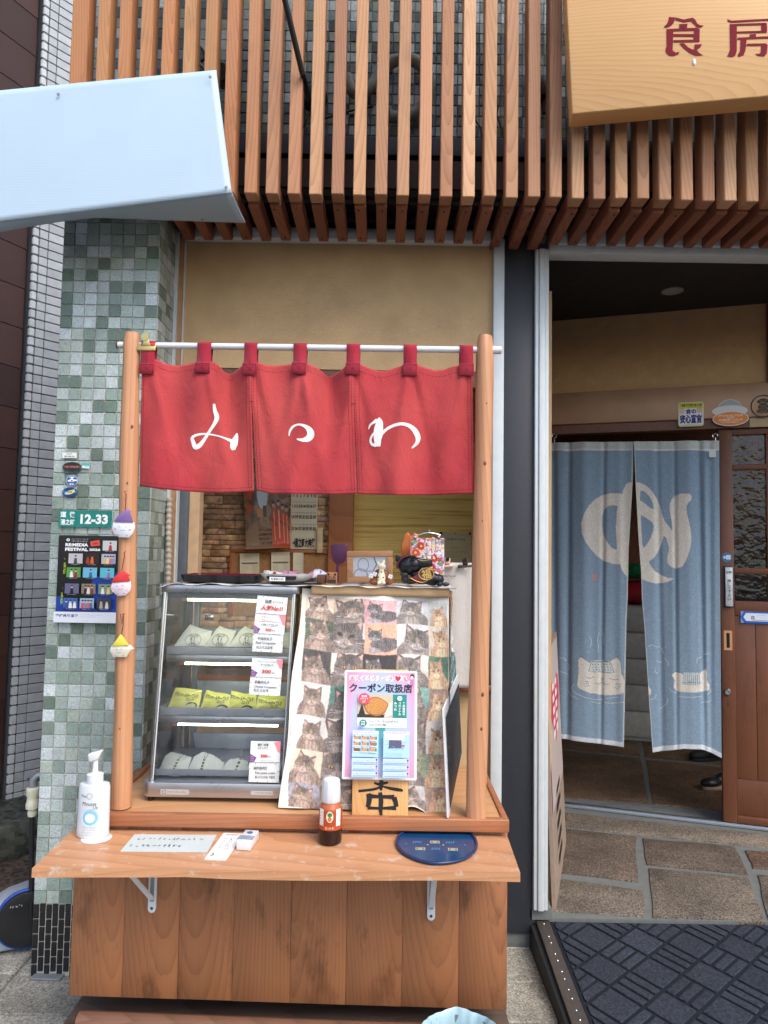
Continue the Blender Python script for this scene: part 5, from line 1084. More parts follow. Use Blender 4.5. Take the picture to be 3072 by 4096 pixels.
def c_ch2(pr, w, h): leafborder(pr, w, h); pr.text('奶酪炸丸子', -w * .1, h * .22, h * .18, BLK, .015, width=w * .48); pr.text('Cheese Croquette', w * .02, -.04 * h, h * .17, BLK, .015, width=w * .72); pr.text('치즈고로케', -w * .12, -h * .24, h * .17, BLK, .015, width=w * .48)
def c_j(pr, w, h): deco(pr, w, h); pr.ring(-w * .08, h * .27, w * .26, h * .18, w * .008, srgb(150, 200, 150)); pr.text('愛媛 特産', -w * .08, h * .33, h * .13, BLK, .02, width=w * .36); pr.text('じゃこカツ', -w * .08, h * .19, h * .12, BLK, .02, width=w * .32); pr.text('300', -w * .04, -h * .2, h * .2, RDK, .04, width=w * .22); pr.text('税込', w * .14, -h * .22, h * .1, BLK); pr.scribble(-w * .2, w * .3, -h * .42, h * .06, BLK)
def c_j2(pr, w, h): leafborder(pr, w, h); pr.text('油炸鱼肉饼', -w * .12, h * .24, h * .18, BLK, .015, width=w * .48); pr.text('Fish paste cutlet', w * .04, -.02 * h, h * .16, BLK, .015, width=w * .66); pr.text('물고기스러운 커틀릿', w * .04, -h * .22, h * .15, BLK, .015, width=w * .66)
def card(label, cr, pts, Y, painter): Mx, w, h = quadpx(cr, pts, Y); return sheet('price_card', label, 'price card', Mx, w, h, painter, group='hand-written price cards on the display case')
card('green-bordered card reading No1 in red at the top of the case', E1, [(1138, 242), (1424, 262), (1410, 430), (1120, 405)], [2.077, 2.077, 2.068, 2.068], c_top)
card('card with purple corner and price just below the No1 card', E1, [(1118, 406), (1410, 432), (1386, 610), (1100, 600)], [2.070, 2.070, 2.060, 2.060], c_mid)
card('green-bordered card reading Beef Croquette', E1, [(1098, 602), (1382, 615), (1373, 788), (1088, 770)], [2.062, 2.062, 2.054, 2.054], c_beef)
card('card with purple corner and large red 300 beside the shelf edge', E1, [(1092, 830), (1378, 850), (1364, 1020), (1070, 1010)], [2.054, 2.054, 2.048, 2.048], c_ch)
card('green-bordered card reading Cheese Croquette', E1, [(1068, 1013), (1362, 1022), (1350, 1200), (1058, 1175)], [2.050, 2.050, 2.043, 2.043], c_ch2)
card('lowest card with a purple corner and a red price', E2, [(1072, 508), (1355, 512), (1352, 712), (1068, 705)], [2.044, 2.044, 2.038, 2.038], c_j)
card('green-bordered card reading Fish paste cutlet, lowest on the case', E2, [(1062, 713), (1348, 716), (1340, 905), (1052, 895)], [2.040, 2.040, 2.034, 2.034], c_j2)
# ================================================================== cat-print cloth hung over the cabinet beside the case
XC0, XC1 = -.238, .20
cab = thing('cabinet', 'low cabinet beside the display case hidden under a cat-print cloth', 'cabinet', (-.02, 2.25, ZC))
m = MB(); m.box(-.205, .215, -.14, .14, -.004, .575); m.build('carcass', M['plaque_wood'], cab); m = MB(); m.box(-.215, .225, -.15, .15, .5755, .592); m.build('top', M['plaque_wood'], cab)
TL, TR, BL, BR = (300, 492), (1250, 556), (150, 1917), (1240, 1945)
def clothmap(s, t):
    x = (TL[0] * (1 - s) + TR[0] * s) * (1 - t) + (BL[0] * (1 - s) + BR[0] * s) * t
    y = (TL[1] * (1 - s) + TR[1] * s) * (1 - t) + (BL[1] * (1 - s) + BR[1] * s) * t
    x = x + 8 * np.sin(t * 11) * (s < .02)
    Y = 2.092 + (1.985 - 2.092) * t ** .8 + .008 * np.sin(9 * s + 2 * t) + .005 * np.sin(17 * s - 3 * t + 1) * t + .003 * np.sin(31 * s + 14 * t) + .012 * np.exp(-((s - .95) / .05) ** 2) * t
    y = y + np.where((s > .72) & (t > .93), 30 * np.sin((s - .72) / .28 * math.pi * 2) * (t - .93) / .07 * -1, 0)
    return P(*C2(x, y), Y)
cv = Canvas(300, 480, srgb(222, 218, 208))
cb = [.047, .235, .443, .658, .868, 1.0]; rb = [.028, .14, .28, .43, .58, .735, .888, 1.0]
FN = noise2(480, 300, 3, 1); FN2 = noise2(480, 300, 1.6, 2, 3)
STR = noise2(480, 300, 5, 3, .6)
def cat(box, bg, fur, k):
    r = np.random.default_rng(k + 50); cv.box = box; bg = np.array(bg) * .84; fur = np.array(fur) * 1.4; grey = np.mean(bg); cv.rect(0, 0, 1, 1, np.array(bg) * .75 + grey * .25); dark = fur * .13; lite = np.clip(fur * 1.8 + .06, 0, .75)
    for i in range(4): cv.ell(r.random(), r.random(), r.uniform(.1, .4), r.uniform(.1, .3), np.array(bg) * r.uniform(.6, 1.25), .5)
    if k % 5 == 0: cv.rect(0, .78, 1, 1, srgb(206, 150, 120))
    mode = k % 4; cx = .5 + r.uniform(-.16, .16); cy = .45 + r.uniform(-.06, .1); R = (.30, .46, .23, .36)[mode] * r.uniform(.92, 1.2); an = r.uniform(-.3, .3); c_, s_ = math.cos(an), math.sin(an)
    if mode == 2:
        cv.ell(.62, .66, .44, .24, fur); cv.ell(.3, .86, .22, .1, lite); cx, cy = .32, .38
        for i in range(9): x = .36 + .07 * i; cv.line([(x, .45), (x + .04, .62), (x + .01, .8)], .022, dark, .6)
    else:
        cv.ell(cx + .04, 1.02, R * 1.7, .6, fur * .9); cv.ell(cx, 1.0, R * .8, .36, lite, .55)
        for i in range(8): x = cx - R * 1.5 + i * R * .42; cv.line([(x, .70 + .05 * r.random()), (x + r.uniform(-.03, .03), 1.0)], .02, dark, .5)
    q = lambda x, y: (cx + R * (x * c_ - y * s_), cy + R * (x * s_ + y * c_))
    for g_ in (-1, 1):
        cv.poly([q(g_ * .95, -.05), q(g_ * (.9 + r.uniform(-.1, .15)), -1.25), q(g_ * .2, -.72)], fur * .55); cv.poly([q(g_ * .82, -.3), q(g_ * .84, -1.0), q(g_ * .42, -.66)], srgb(186, 150, 138))
    cv.ell(*q(0, 0), R, R * .9, fur, rot=an); cv.ell(*q(0, -.35), R * .75, R * .5, fur * .75, .7, rot=an)
    for g_ in (-1, 1): cv.ell(*q(g_ * .6, .35), R * .4, R * .4, fur * 1.15, .7)
    for x in (-.4, -.22, -.06, .1, .26, .42): cv.line([q(x * .6, -.22), q(x, -.85)], R * .07, dark, .7)
    for g_ in (-1, 1):
        for j in range(4): cv.line([q(g_ * .55, .05 + .17 * j), q(g_ * 1.0, -.06 + .24 * j)], R * .055, dark, .6)
        cv.line([q(g_ * .25, .0), q(g_ * .18, .3)], R * .06, dark, .4)
    cv.ell(*q(0, .48), R * .38, R * .27, lite, .9); cv.ell(*q(0, .08), R * .11, R * .35, lite, .4)
    ey = np.array([srgb(140, 160, 96), srgb(196, 150, 80), srgb(120, 144, 126), srgb(176, 160, 96)][k % 4])
    for g_ in (-1, 1):
        cv.ell(*q(g_ * .37, -.01), R * .18, R * .12, (.015, .015, .015), .9, rot=an - g_ * .35)
        if k % 9: cv.ell(*q(g_ * .37, -.01), R * .13, R * .085, ey, rot=an - g_ * .3); cv.ell(*q(g_ * .37, -.01), R * .05, R * .08, (.008, .008, .008))
    cv.poly([q(-.1, .27), q(.1, .27), q(0, .39)], srgb(160, 100, 92)); cv.line([q(0, .38), q(0, .52), q(-.2, .6)], R * .04, dark, .8); cv.line([q(0, .52), q(.2, .6)], R * .04, dark, .8)
    for g_ in (-1, 1):
        for j in range(3): cv.line([q(g_ * .25, .47), q(g_ * 1.2, .3 + .2 * j)], R * .02, (.7, .7, .7), .6)
BGS = [srgb(240, 206, 176), srgb(206, 168, 130), srgb(228, 150, 160), srgb(196, 202, 210), srgb(190, 196, 190), srgb(84, 104, 74), srgb(190, 206, 222), srgb(240, 160, 110), srgb(222, 222, 224), srgb(214, 196, 170), srgb(70, 66, 66), srgb(222, 206, 190), srgb(34, 36, 42), srgb(226, 218, 208), srgb(70, 130, 90), srgb(222, 216, 206), srgb(70, 140, 120), srgb(120, 110, 104), srgb(96, 176, 170), srgb(150, 120, 98), srgb(224, 220, 218), srgb(226, 214, 200), srgb(200, 190, 180), srgb(120, 118, 112), srgb(210, 200, 190), srgb(238, 206, 170), srgb(170, 176, 90), srgb(120, 110, 100), srgb(140, 160, 120), srgb(130, 150, 120), srgb(150, 150, 170), srgb(90, 84, 80), srgb(100, 96, 92), srgb(196, 200, 202), srgb(160, 130, 110)]
FURS = [srgb(118, 100, 88), srgb(150, 128, 108), srgb(104, 98, 94), srgb(132, 122, 116), srgb(120, 108, 100), srgb(96, 86, 80), srgb(128, 126, 126), srgb(170, 134, 98), srgb(126, 110, 98), srgb(70, 64, 62), srgb(84, 80, 82), srgb(172, 138, 110), srgb(110, 96, 86)]
k = 0; X0_, Y0_ = cv.x.copy(), cv.y.copy(); cv.x = X0_ + .007 * np.sin(Y0_ * 9 + 1) + .004 * np.sin(Y0_ * 23); cv.y = Y0_ + .006 * np.sin(X0_ * 7 + 2) + .003 * np.sin(X0_ * 19)
for j in range(7):
    for i in range(5):
        cat((cb[i], rb[j], cb[i + 1], rb[j + 1]), BGS[k % 35], FURS[(k * 5 + j) % 13], k + j * 3); k += 1
cv.box = (0, 0, 1, 1); cv.x, cv.y = X0_, Y0_
def blur(a):
    p = np.pad(a, ((1, 1), (1, 1), (0, 0)), 'edge'); return (p[:-2, 1:-1] + p[2:, 1:-1] + p[1:-1, :-2] + p[1:-1, 2:] + 2 * p[1:-1, 1:-1]) / 6
sharp = cv.a.copy(); cv.a = blur(cv.a)
f = (noise2(480, 300, 2.2, 11, .5) * .5 + noise2(480, 300, 1.3, 12) * .3 + noise2(480, 300, 6, 13, .5) * .5 - .65); dk = np.clip(1.3 - cv.a.mean(-1) * 2.2, .15, 1)
cv.a *= np.clip(1 + 1.5 * f * dk, .35, 1.9)[..., None]
g_ = cv.a.mean(-1, keepdims=True); inn = (cv.x > .046) & (cv.y > .027)
cv.a = np.where(inn[..., None], np.clip((cv.a * .8 + g_ * .2) * np.array([1.22, 1.14, 1.08]) + .06, 0, .8), sharp)
me = cv.mesh('cat_cloth', clothmap, M['print_cloth']); cc = link('cat_print_cloth', me); md = cc.modifiers.new('thick', 'SOLIDIFY'); md.thickness = .0015; md.offset = -1
tag(cc, 'linen cloth printed with rows of tabby cat photographs, hanging beside the case', 'cloth')
# side of the cloth folding back at the right
m = MB(); nx, ny = 14, 50; pts = []
for j in range(ny):
    t = j / (ny - 1)
    for i in range(nx):
        s = i / (nx - 1); e = clothmap(np.array(1.0), np.array(t)); pts.append(e + np.array([.006 + .022 * s + .012 * math.sin(s * 5 + t * 7) * s, .012 + .16 * s, .004 * math.sin(9 * s + t * 5)]))
colr = []
m.grid(pts, nx, ny)
for q in range(len(m.f)): 
    a = (q // (nx - 1)) // 7 + q % 3; m.c[q] = tuple(np.array(BGS[(a * 7 + (q // 91)) % 35]) * (.55 + .4 * random.random()))
o = m.build('cloth_side', M['print_cloth'], cc, True)
# pale selvedge strip is the cloth's own border; tan tape along the top edge
Mx, w, h = quadpx(C2, [(362, 474), (1258, 492), (1246, 553), (356, 527)], [2.082, 2.082, 2.083, 2.083])
m = MB(); n = 40; pts = [(-w / 2 + w * i / (n - 1), -.004 + .0012 * math.sin(i * .9) + (.006 * max(0, (i - 33) / 6)), z) for z in (h / 2 + .0, .0, -h / 2) for i in range(n)]
m.grid(pts, n, 3); tp = m.build('tape_strip', M['tan'], None, True); tp.matrix_world = Mx; md = tp.modifiers.new('thick', 'SOLIDIFY'); md.thickness = .002; tag(tp, 'wide tan paper strip along the top of the cat-print cloth', 'tape')
# white runner lying over case and cabinet
m = MB(); nx, ny = 60, 8; pts = []
for j in range(ny):
    for i in range(nx):
        x = -.655 + .87 * i / (nx - 1); y = 2.062 + .30 * j / (ny - 1); z = 1.3375 + .0016 * math.sin(i * .7) + (.004 * math.sin(i * .45) ** 2 if j == 0 else 0) - (.012 * max(0, (4 - i) / 4)); pts.append((x, y, z))
m.grid(pts, nx, ny); rn = m.build('table_runner', M['print_cloth'], None, True)
a = rn.data.color_attributes.new('Col', 'FLOAT_COLOR', 'POINT'); 
for i, d in enumerate(a.data): c_ = (.62 + .1 * math.sin(i * 1.7)) if (i * 7919) % 5 else .2; d.color = (c_, c_ * .98, c_ * .93, 1)
md = rn.modifiers.new('thick', 'SOLIDIFY'); md.thickness = .0015; tag(rn, 'thin printed runner lying on top of the case and cabinet', 'runner')
ZTOP = 1.3415

# ---- wooden open sign on the counter with the laminated coupon poster clipped to it
Mx, w, h = quadpx(E5, [(700, 160), (1060, 164), (1108, 1383), (640, 1378)], [2.012, 2.012, 1.952, 1.952])
w = P(*E5(1108, 1380), 1.952)[0] - P(*E5(640, 1380), 1.952)[0]
pq = thing('open_plaque', 'upright wooden plaque with black brush characters propped on the counter', 'sign', mw=Mx)
m = MB(); m.box(-w / 2, w / 2, 0, .016, -h / 2, h / 2); m.build('plank', M['plaque_wood'], pq, bevel=.002)
Pin = np.array(Mx.inverted())
def on_pq(x, y):
    d = ray(*E5(x, y)); nrm = np.array(Mx.to_3x3().col[1]); c0 = np.array(Mx.translation); t = ((c0 - np.array([0, 0, EYE])) @ nrm) / (d @ nrm); wv = d * t + np.array([0, 0, EYE]); q = Pin @ np.append(wv, 1); return (q[0], q[2])
pr = Print(y0=-.0006)
INKB = (.012, .012, .014)
def bs(st_):
    p = curve([(*on_pq(a, b_), w_ * .00048) for a, b_, w_ in st_], len(st_) * 6); pr.line([(q[0], q[1]) for q in p], [q[2] for q in p], INKB)
bs([(822, 1100, 10), (860, 1112, 16), (920, 1102, 14), (940, 1098, 8)]); bs([(884, 1080, 20), (880, 1120, 24), (880, 1166, 12)]); bs([(880, 1135, 12), (820, 1155, 14), (740, 1165, 14), (692, 1170, 14)]); bs([(890, 1130, 8), (960, 1148, 16), (1030, 1160, 18), (1062, 1166, 10)])
bs([(775, 1190, 28), (782, 1230, 30), (775, 1280, 26), (765, 1305, 20)]); bs([(790, 1212, 24), (870, 1216, 18), (960, 1218, 22), (990, 1218, 26)]); bs([(985, 1222, 30), (1000, 1260, 26), (1006, 1300, 26)]); bs([(768, 1308, 18), (860, 1312, 14), (950, 1310, 18), (1005, 1308, 26)]); bs([(872, 1180, 22), (880, 1250, 26), (876, 1320, 22), (882, 1372, 14)])
bs([(760, 1040, 20), (880, 1046, 18), (1000, 1040, 18)]); pr.build('characters', M['print'], pq)
for x in (790, 1012): q = on_pq(x, 150); m = MB(); m.tube([(q[0], -.002, q[1] - .012), (q[0], -.004, q[1] + .004), (q[0] + .003, -.001, q[1] + .009)], .0016, 6); m.build('hook', BRASS, pq, True)
def coupon(pr, w, h):
    L = lambda x, y: (-w / 2 + w * (x - 568 + (y - 162) * .022) / 610, h / 2 - h * (y - 166) / 910)
    X = lambda x: L(x, 600)[0]
    # gradient field inside the white margin
    x0, x1, z0, z1 = -w * .465, w * .465, -h * .478, h * .482; n = 14; m_ = 26; y = pr._up(); vs = []; cols = []
    pink, blue, lil, teal = np.array(srgb(222, 150, 178)), np.array(srgb(160, 208, 238)), np.array(srgb(198, 184, 226)), np.array(srgb(20, 150, 140))
    for j in range(m_ + 1):
        for i in range(n + 1): vs.append((x0 + (x1 - x0) * i / n, y, z1 + (z0 - z1) * j / m_))
    b_ = len(pr.v); pr.v.extend(vs)
    for j in range(m_):
        for i in range(n):
            s, t = (i + .5) / n, (j + .5) / m_; r_ = min(1, max(0, math.hypot((s - .5) * 1.25, (t - .55) * 1.0) * 1.45 - .08)); c_ = (blue * (1 - r_) + lil * r_) if r_ < .7 else (lil * (1 - (r_ - .7) / .3) + pink * (r_ - .7) / .3); 
            if abs(s - .5) < .07 and .5 < t < .82: c_ = teal * (1 - (t - .5) / .32) + blue * (t - .5) / .32
            k_ = b_ + j * (n + 1) + i; pr.f.append((k_, k_ + n + 1, k_ + n + 2, k_ + 1)); pr.c.append(tuple(c_)); pr.m.append(0)
    pr.text('道後ぐるめクーポン♥和', -w * .04, h * .425, h * .052, srgb(250, 248, 250), .06, width=w * .80); pr.text('道後ぐるめクーポン', -w * .10, h * .425, h * .046, srgb(226, 110, 90), .0, width=w * .655); pr.text('♥', w * .235, h * .425, h * .05, srgb(206, 30, 50)); pr.text('和', w * .335, h * .425, h * .05, srgb(226, 110, 90), .01)
    pr.ellipse(w * .43, h * .45, w * .03, h * .022, srgb(60, 40, 40)); pr.ellipse(w * .425, h * .437, w * .02, h * .016, srgb(250, 220, 200)); pr.poly([(w * .40, h * .36), (w * .45, h * .36), (w * .445, h * .425), (w * .41, h * .42)], srgb(200, 120, 190)); pr.ellipse(w * .38, h * .395, w * .018, h * .013, srgb(210, 236, 246))
    pr.text('クーポン取扱店', w * .0, h * .335, h * .085, srgb(36, 34, 40), .03, width=w * .86)
    ax0, ax1, az0, az1 = X(672), X(1080), h / 2 - h * (650 - 166) / 910, h / 2 - h * (368 - 166) / 910
    pr.rect(ax0, az0, ax1, az0 + h * .092, srgb(246, 246, 244)); tx = X(965); pr.rect(tx, az0 + h * .092, ax1, az1, srgb(16, 140, 130))
    # croquette photo
    pz0 = az0 + h * .0925; pr.rect(ax0, pz0, tx, az1, srgb(206, 190, 164)); pr.poly([(ax0, pz0), (ax0 + w * .06, pz0 + h * .13), (ax0 + w * .12, pz0)], srgb(40, 30, 26)); pr.rect(ax0, pz0, tx - w * .1, pz0 + h * .03, srgb(50, 36, 28)); pr.poly([(tx - w * .12, pz0), (tx, pz0 + h * .03), (tx, pz0 + h * .16), (tx - w * .06, pz0 + h * .13)], srgb(222, 214, 204))
    pcx, pcz = (ax0 + tx) / 2 + w * .01, (pz0 + az1) / 2 - h * .005; pts = [(pcx + w * .165 * math.cos(a) * (1 + .06 * math.sin(5 * a)), pcz + h * .086 * math.sin(a) * (1 + .05 * math.sin(4 * a + 1))) for a in np.linspace(0, 2 * math.pi, 30)[:-1]]; pr.poly(pts, srgb(176, 106, 46)); pr.poly([(a * .92 + pcx * .08, b2 * .86 + (pcz + h * .02) * .14) for a, b2 in pts], srgb(206, 142, 70))
    for i in range(60): a = random.random() * 6.28; r_ = math.sqrt(random.random()) * .86; q = (pcx + w * .16 * r_ * math.cos(a), pcz + h * .08 * r_ * math.sin(a)); pr.ellipse(q[0], q[1], w * .006, h * .0035, random.choice([srgb(228, 172, 96), srgb(168, 96, 40), srgb(236, 190, 120)]), 5)
    pr.ellipse(X(727), az1 - h * .042, w * .078, h * .052, srgb(226, 70, 106)); pr.text('利用', X(727), az1 - h * .02, h * .022, (.95, .95, .95), .02, width=w * .07); pr.text('チケット', X(727), az1 - h * .043, h * .02, (.95, .95, .95), .02, width=w * .11); pr.text('2枚', X(727), az1 - h * .068, h * .022, srgb(250, 240, 120), .02, width=w * .05)
    pr.ellipse(X(1022), az1 - h * .035, w * .033, h * .022, (.95, .95, .95)); pr.text('5', X(1022), az1 - h * .035, h * .03, srgb(16, 140, 130), .03)
    pr.text('食房夢而今', X(1056), az1 - h * .08, h * .024, (.95, .95, .95), .03, vertical=True); pr.text('コロッケの', X(1022), az1 - h * .08, h * .024, (.95, .95, .95), .03, vertical=True); pr.text('みつわ', X(987), az1 - h * .08, h * .027, (.95, .95, .95), .03, vertical=True)
    pr.ellipse(X(722), az0 + h * .045, w * .05, h * .033, srgb(16, 130, 126)); pr.text('対象', X(722), az0 + h * .056, h * .02, (.95, .95, .95), .02); pr.text('商品', X(722), az0 + h * .034, h * .02, (.95, .95, .95), .02); pr.text('じゃこカツ又はお好きな', X(893), az0 + h * .062, h * .026, srgb(40, 36, 36), .015, width=w * .40); pr.text('コロッケ(1個)', X(842), az0 + h * .028, h * .026, srgb(40, 36, 36), .015, width=w * .235)
    for sx, x_ in ((0, X(745)), (1, X(998))):
        z = h / 2 - h * (780 - 166) / 910; hw, hh = w * .175, h * .118; pr.rect(x_ - hw, z - hh, x_ + hw, z + hh, srgb(176, 216, 244)); pr.rect(x_ - hw, z + hh - h * .03, x_ + hw, z + hh, srgb(236, 214, 236)); pr.scribble(x_ - hw * .85, x_ + hw * .7, z + hh - h * .015, h * .018, srgb(230, 110, 110))
        if sx == 0:
            for a in range(3):
                for b2 in range(3): cx, cz = x_ + (a - 1) * hw * .62, z + h * .05 - b2 * h * .053; pr.rect(cx - hw * .28, cz - h * .02, cx + hw * .28, cz + h * .02, srgb(240, 240, 236)); pr.rect(cx - hw * .26, cz - h * .012, cx + hw * .14, cz + h * .018, random.choice([srgb(170, 110, 70), srgb(120, 84, 60), srgb(196, 150, 110)])); pr.rect(cx + hw * .14, cz - h * .012, cx + hw * .26, cz + h * .018, srgb(20, 140, 130)); pr.ellipse(cx - hw * .24, cz + h * .018, w * .012, h * .008, srgb(226, 60, 80), 8)
        else:
            pr.rect(x_ - hw * .9, z + h * .04, x_ + hw * .6, z + h * .085, srgb(250, 236, 236)); pr.line([(x_ - hw * .9, z), (x_ + hw * .8, z + h * .02)], h * .003, srgb(140, 150, 190)); pr.line([(x_ + hw * .3, z + h * .07), (x_ + hw * .5, z - h * .06)], h * .003, srgb(140, 150, 190)); pr.line([(x_ - hw * .3, z - h * .05), (x_ + hw * .6, z - h * .03)], h * .003, srgb(140, 150, 190))
            for i in range(9): pr.rect(x_ + random.uniform(-.85, .6) * hw, z - h * .06 + random.random() * h * .11, x_ + random.uniform(-.85, .7) * hw * .3 + random.choice([-.5, 0, .5]) * hw, z - h * .05 + random.random() * h * .1, random.choice([srgb(90, 90, 120), srgb(210, 100, 120), srgb(150, 190, 220)])) if i < 4 else pr.ellipse(x_ + random.uniform(-.8, .8) * hw, z + random.uniform(-.06, .03) * h, w * .012, h * .007, srgb(80, 84, 130), 7)
            for i in range(4): pr.scribble(x_ - hw * .9, x_ + hw * .5, z - h * .075 - i * h * .009, h * .005, srgb(90, 90, 110))
        for i in range(3):
            z2 = h / 2 - h * (918 + 53 * i - 166) / 910; pr.rect(x_ - hw, z2 - h * .026, x_ + hw, z2 + h * .026, srgb(190, 220, 246)); pr.scribble(x_ - hw * .9, x_ + hw * .65, z2 + h * .006, h * .017, srgb(226, 120, 110)); pr.rect(x_ - hw * .9, z2 - h * .02, x_ + hw * .75, z2 - h * .009, srgb(150, 176, 220)); pr.ellipse(x_ + hw * .88, z2 + h * .012, w * .012, h * .009, srgb(90, 50, 50), 8); pr.ellipse(x_ + hw * .88, z2 - h * .01, w * .016, h * .014, srgb(230, 150, 190), 8)
Mx, w, h = quadpx(E5, [(588, 164), (1182, 177), (1173, 1078), (548, 1070)], [2.006, 2.006, 1.962, 1.962])
sheet('coupon_poster', 'laminated pink and blue coupon poster clipped to the wooden plaque', 'poster', Mx @ Matrix.Translation((0, -.006, 0)), w, h, coupon, thick=.0012, pmat='print_gloss', rad=.004)
# dark menu board seen from the side at the counter's end
a_, b_, c_, d_ = P(*E5(1442, 1393), 1.925), P(*E5(1402, 492), 1.955), P(*E5(1519, 205), 2.22), P(*E5(1546, 862), 2.27)
mbd = thing('menu_board', 'black menu board with white margin standing edge-on beside the post', 'menu board', tuple(a_))
m = MB(); m.prism([p - a_ for p in (a_, d_, c_, b_)], (-.005, .001, 0)); m.build('board', M['white_plastic'], mbd)
e1 = (d_ - a_); e2 = (b_ - a_); e3 = c_ - b_
def mbp(s, t, lift=.0015): lo = a_ + e1 * s; hi = b_ + e3 * s; return lo * (1 - t) + hi * t - a_ + np.array([lift, -.0004, 0])
m = MB(); m.add([mbp(.07, .03), mbp(1, .02), mbp(1, .9), mbp(.07, .9)], [(0, 1, 2, 3)], col=(.02, .02, .024))
for i in range(26):
    s, t = random.uniform(.12, .85), random.uniform(.08, .8); ds, dt = random.uniform(.03, .1), random.uniform(.008, .02); m.add([mbp(s, t, 0.0022), mbp(s + ds, t, 0.0022), mbp(s + ds, t + dt, 0.0022), mbp(s, t + dt, 0.0022)], [(0, 1, 2, 3)], col=random.choice([srgb(190, 188, 180), srgb(120, 120, 120), srgb(220, 100, 50)]))
m.build('print', M['print'], mbd)
# ================================================================== things on top of the case and cabinet
TMP = bpy.data.scenes.new('tmp')
def blob(name, ells, mat, parent=None, vox=.0025, smooth_it=4, loc=(0, 0, 0)):
    m = MB()
    for e in ells: m.ell(e[0], e[1], 20, 14, rot=Euler(e[2]).to_matrix() if len(e) > 2 else None)
    me = m.mesh(name, mat); o = bpy.data.objects.new(name, me); TMP.collection.objects.link(o)
    r = o.modifiers.new('r', 'REMESH'); r.mode = 'VOXEL'; r.voxel_size = vox
    s = o.modifiers.new('s', 'SMOOTH'); s.iterations = smooth_it; s.factor = .5
    
    with bpy.context.temp_override(scene=TMP, view_layer=TMP.view_layers[0]): me2 = bpy.data.meshes.new_from_object(o.evaluated_get(bpy.context.evaluated_depsgraph_get()))
    TMP.collection.objects.unlink(o); COL.objects.link(o); o.modifiers.clear(); o.data = me2; me2.name = name
    me2.polygons.foreach_set('use_smooth', [True] * len(me2.polygons)); o.location = loc
    if not me2.materials: me2.materials.append(mat)
    if parent is not None: o.parent = parent
    return o
# lacquer tray
a, b_ = P(*E1(395, 118), 2.13), P(*E1(1130, 110), 2.13); tz = ZTOP
tr_ = thing('serving_tray', 'black and dark red lacquer tray lying on top of the display case', 'tray', ((a[0] + b_[0]) / 2, 2.22, tz)); W = (b_[0] - a[0]) / 2
m = MB(); vs = []; rings = [(W * .94, .085, .0), (W, .098, .022), (W * .985, .093, .0225), (W * .93, .082, .004)]
def rrect(w, d, r=.02, n=6):
    out = []
    for cx, cy, a0 in ((w - r, -d + r, -90), (w - r, d - r, 0), (-w + r, d - r, 90), (-w + r, -d + r, 180)): out += [(cx + r * math.cos(math.radians(a0 + k * 90 / n)), cy + r * math.sin(math.radians(a0 + k * 90 / n))) for k in range(n + 1)]
    return out
pr_ = [[(x, y, z) for x, y in rrect(w, d)] for w, d, z in rings]; n = len(pr_[0])
m.add(sum(pr_[:2], []), [(i, (i + 1) % n, n + (i + 1) % n, n + i) for i in range(n)] + [tuple(range(n))[::-1]]); m.build('shell', M['black_plastic'], tr_, 40)
m = MB(); m.add(sum(pr_[1:], []), [(k * n + i, k * n + (i + 1) % n, (k + 1) * n + (i + 1) % n, (k + 1) * n + i) for k in range(2) for i in range(n)] + [tuple(2 * n + i for i in range(n))]); m.build('lacquer_inside', M['red_lacquer'], tr_, 40)
# cash dish
c0 = P(*E1(1400, 105), 2.13); dish = thing('coin_dish', 'white oval dish with black rim inset and a paper tag, on the case', 'dish', (c0[0], 2.18, tz + .001))
W = (P(*E1(1660, 60), 2.13)[0] - P(*E1(1130, 60), 2.13)[0]) / 2
m = MB(); m.lathe([(.62, 0), (.80, .008), (.97, .022), (1.0, .027), (.97, .027), (.78, .012), (.1, .008)], n=36, sx=W, sy=.06); m.build('bowl', m_plain('cream_glaze', srgb(226, 222, 212), .25, var=.04), dish, 40)
q = MB(); q.prism([(-W * .62, -.0615, .0105), (W * .38, -.0615, .0105), (W * .42, -.0645, .0215), (-W * .66, -.0645, .0215)], (0, .012, 0)); q.build('rim_inset', M['black_plastic'], dish, bevel=.002)
Mx, w, h = quadpx(E1, [(1252, 62), (1402, 70), (1400, 104), (1250, 106)], 2.108)
sheet('dish_tag', 'small handwritten paper tag stuck on the coin dish', 'tag', Mx, w, h, lambda pr, w, h: pr.text('お会計入れ', 0, 0, h * .6, BLK, .02, width=w * .8))
dm_ = thing('black_mat', 'black rubber mat under the coin dish on the case', 'mat', (c0[0] + .03, 2.15, tz - .002)); m = MB(); m.lathe([(.075, 0), (.078, .002), (.075, .003)], n=28, sy=.5); m.build('pad', M['rubber'], dm_)
d0 = P(*E3(980, 832), 2.19); dog = thing('dog_ornament', 'white dog ornament with a red heart lying in the coin dish', 'ornament', (d0[0], 2.185, tz + .012))
blob('body', [((0, 0, .012), (.026, .012, .012)), ((-.016, -.004, .015), (.013, .011, .011)), ((.02, 0, .011), (.012, .01, .01)), ((-.026, -.002, .020), (.004, .004, .006))], m_plain('white_glaze', srgb(232, 228, 220), .3, var=.03), dog, .0018)
m = MB(); m.ell((.006, -.0115, .016), (.0055, .002, .006), 10, 6); m.build('heart', m_plain('red_glaze', srgb(180, 40, 40), .3), dog, True); m = MB(); m.ell((-.024, -.011, .017), (.0014, .0014, .0014), 6, 5); m.ell((-.012, -.014, .0175), (.0014, .0014, .0014), 6, 5); m.build('eyes', M['ink'], dog)
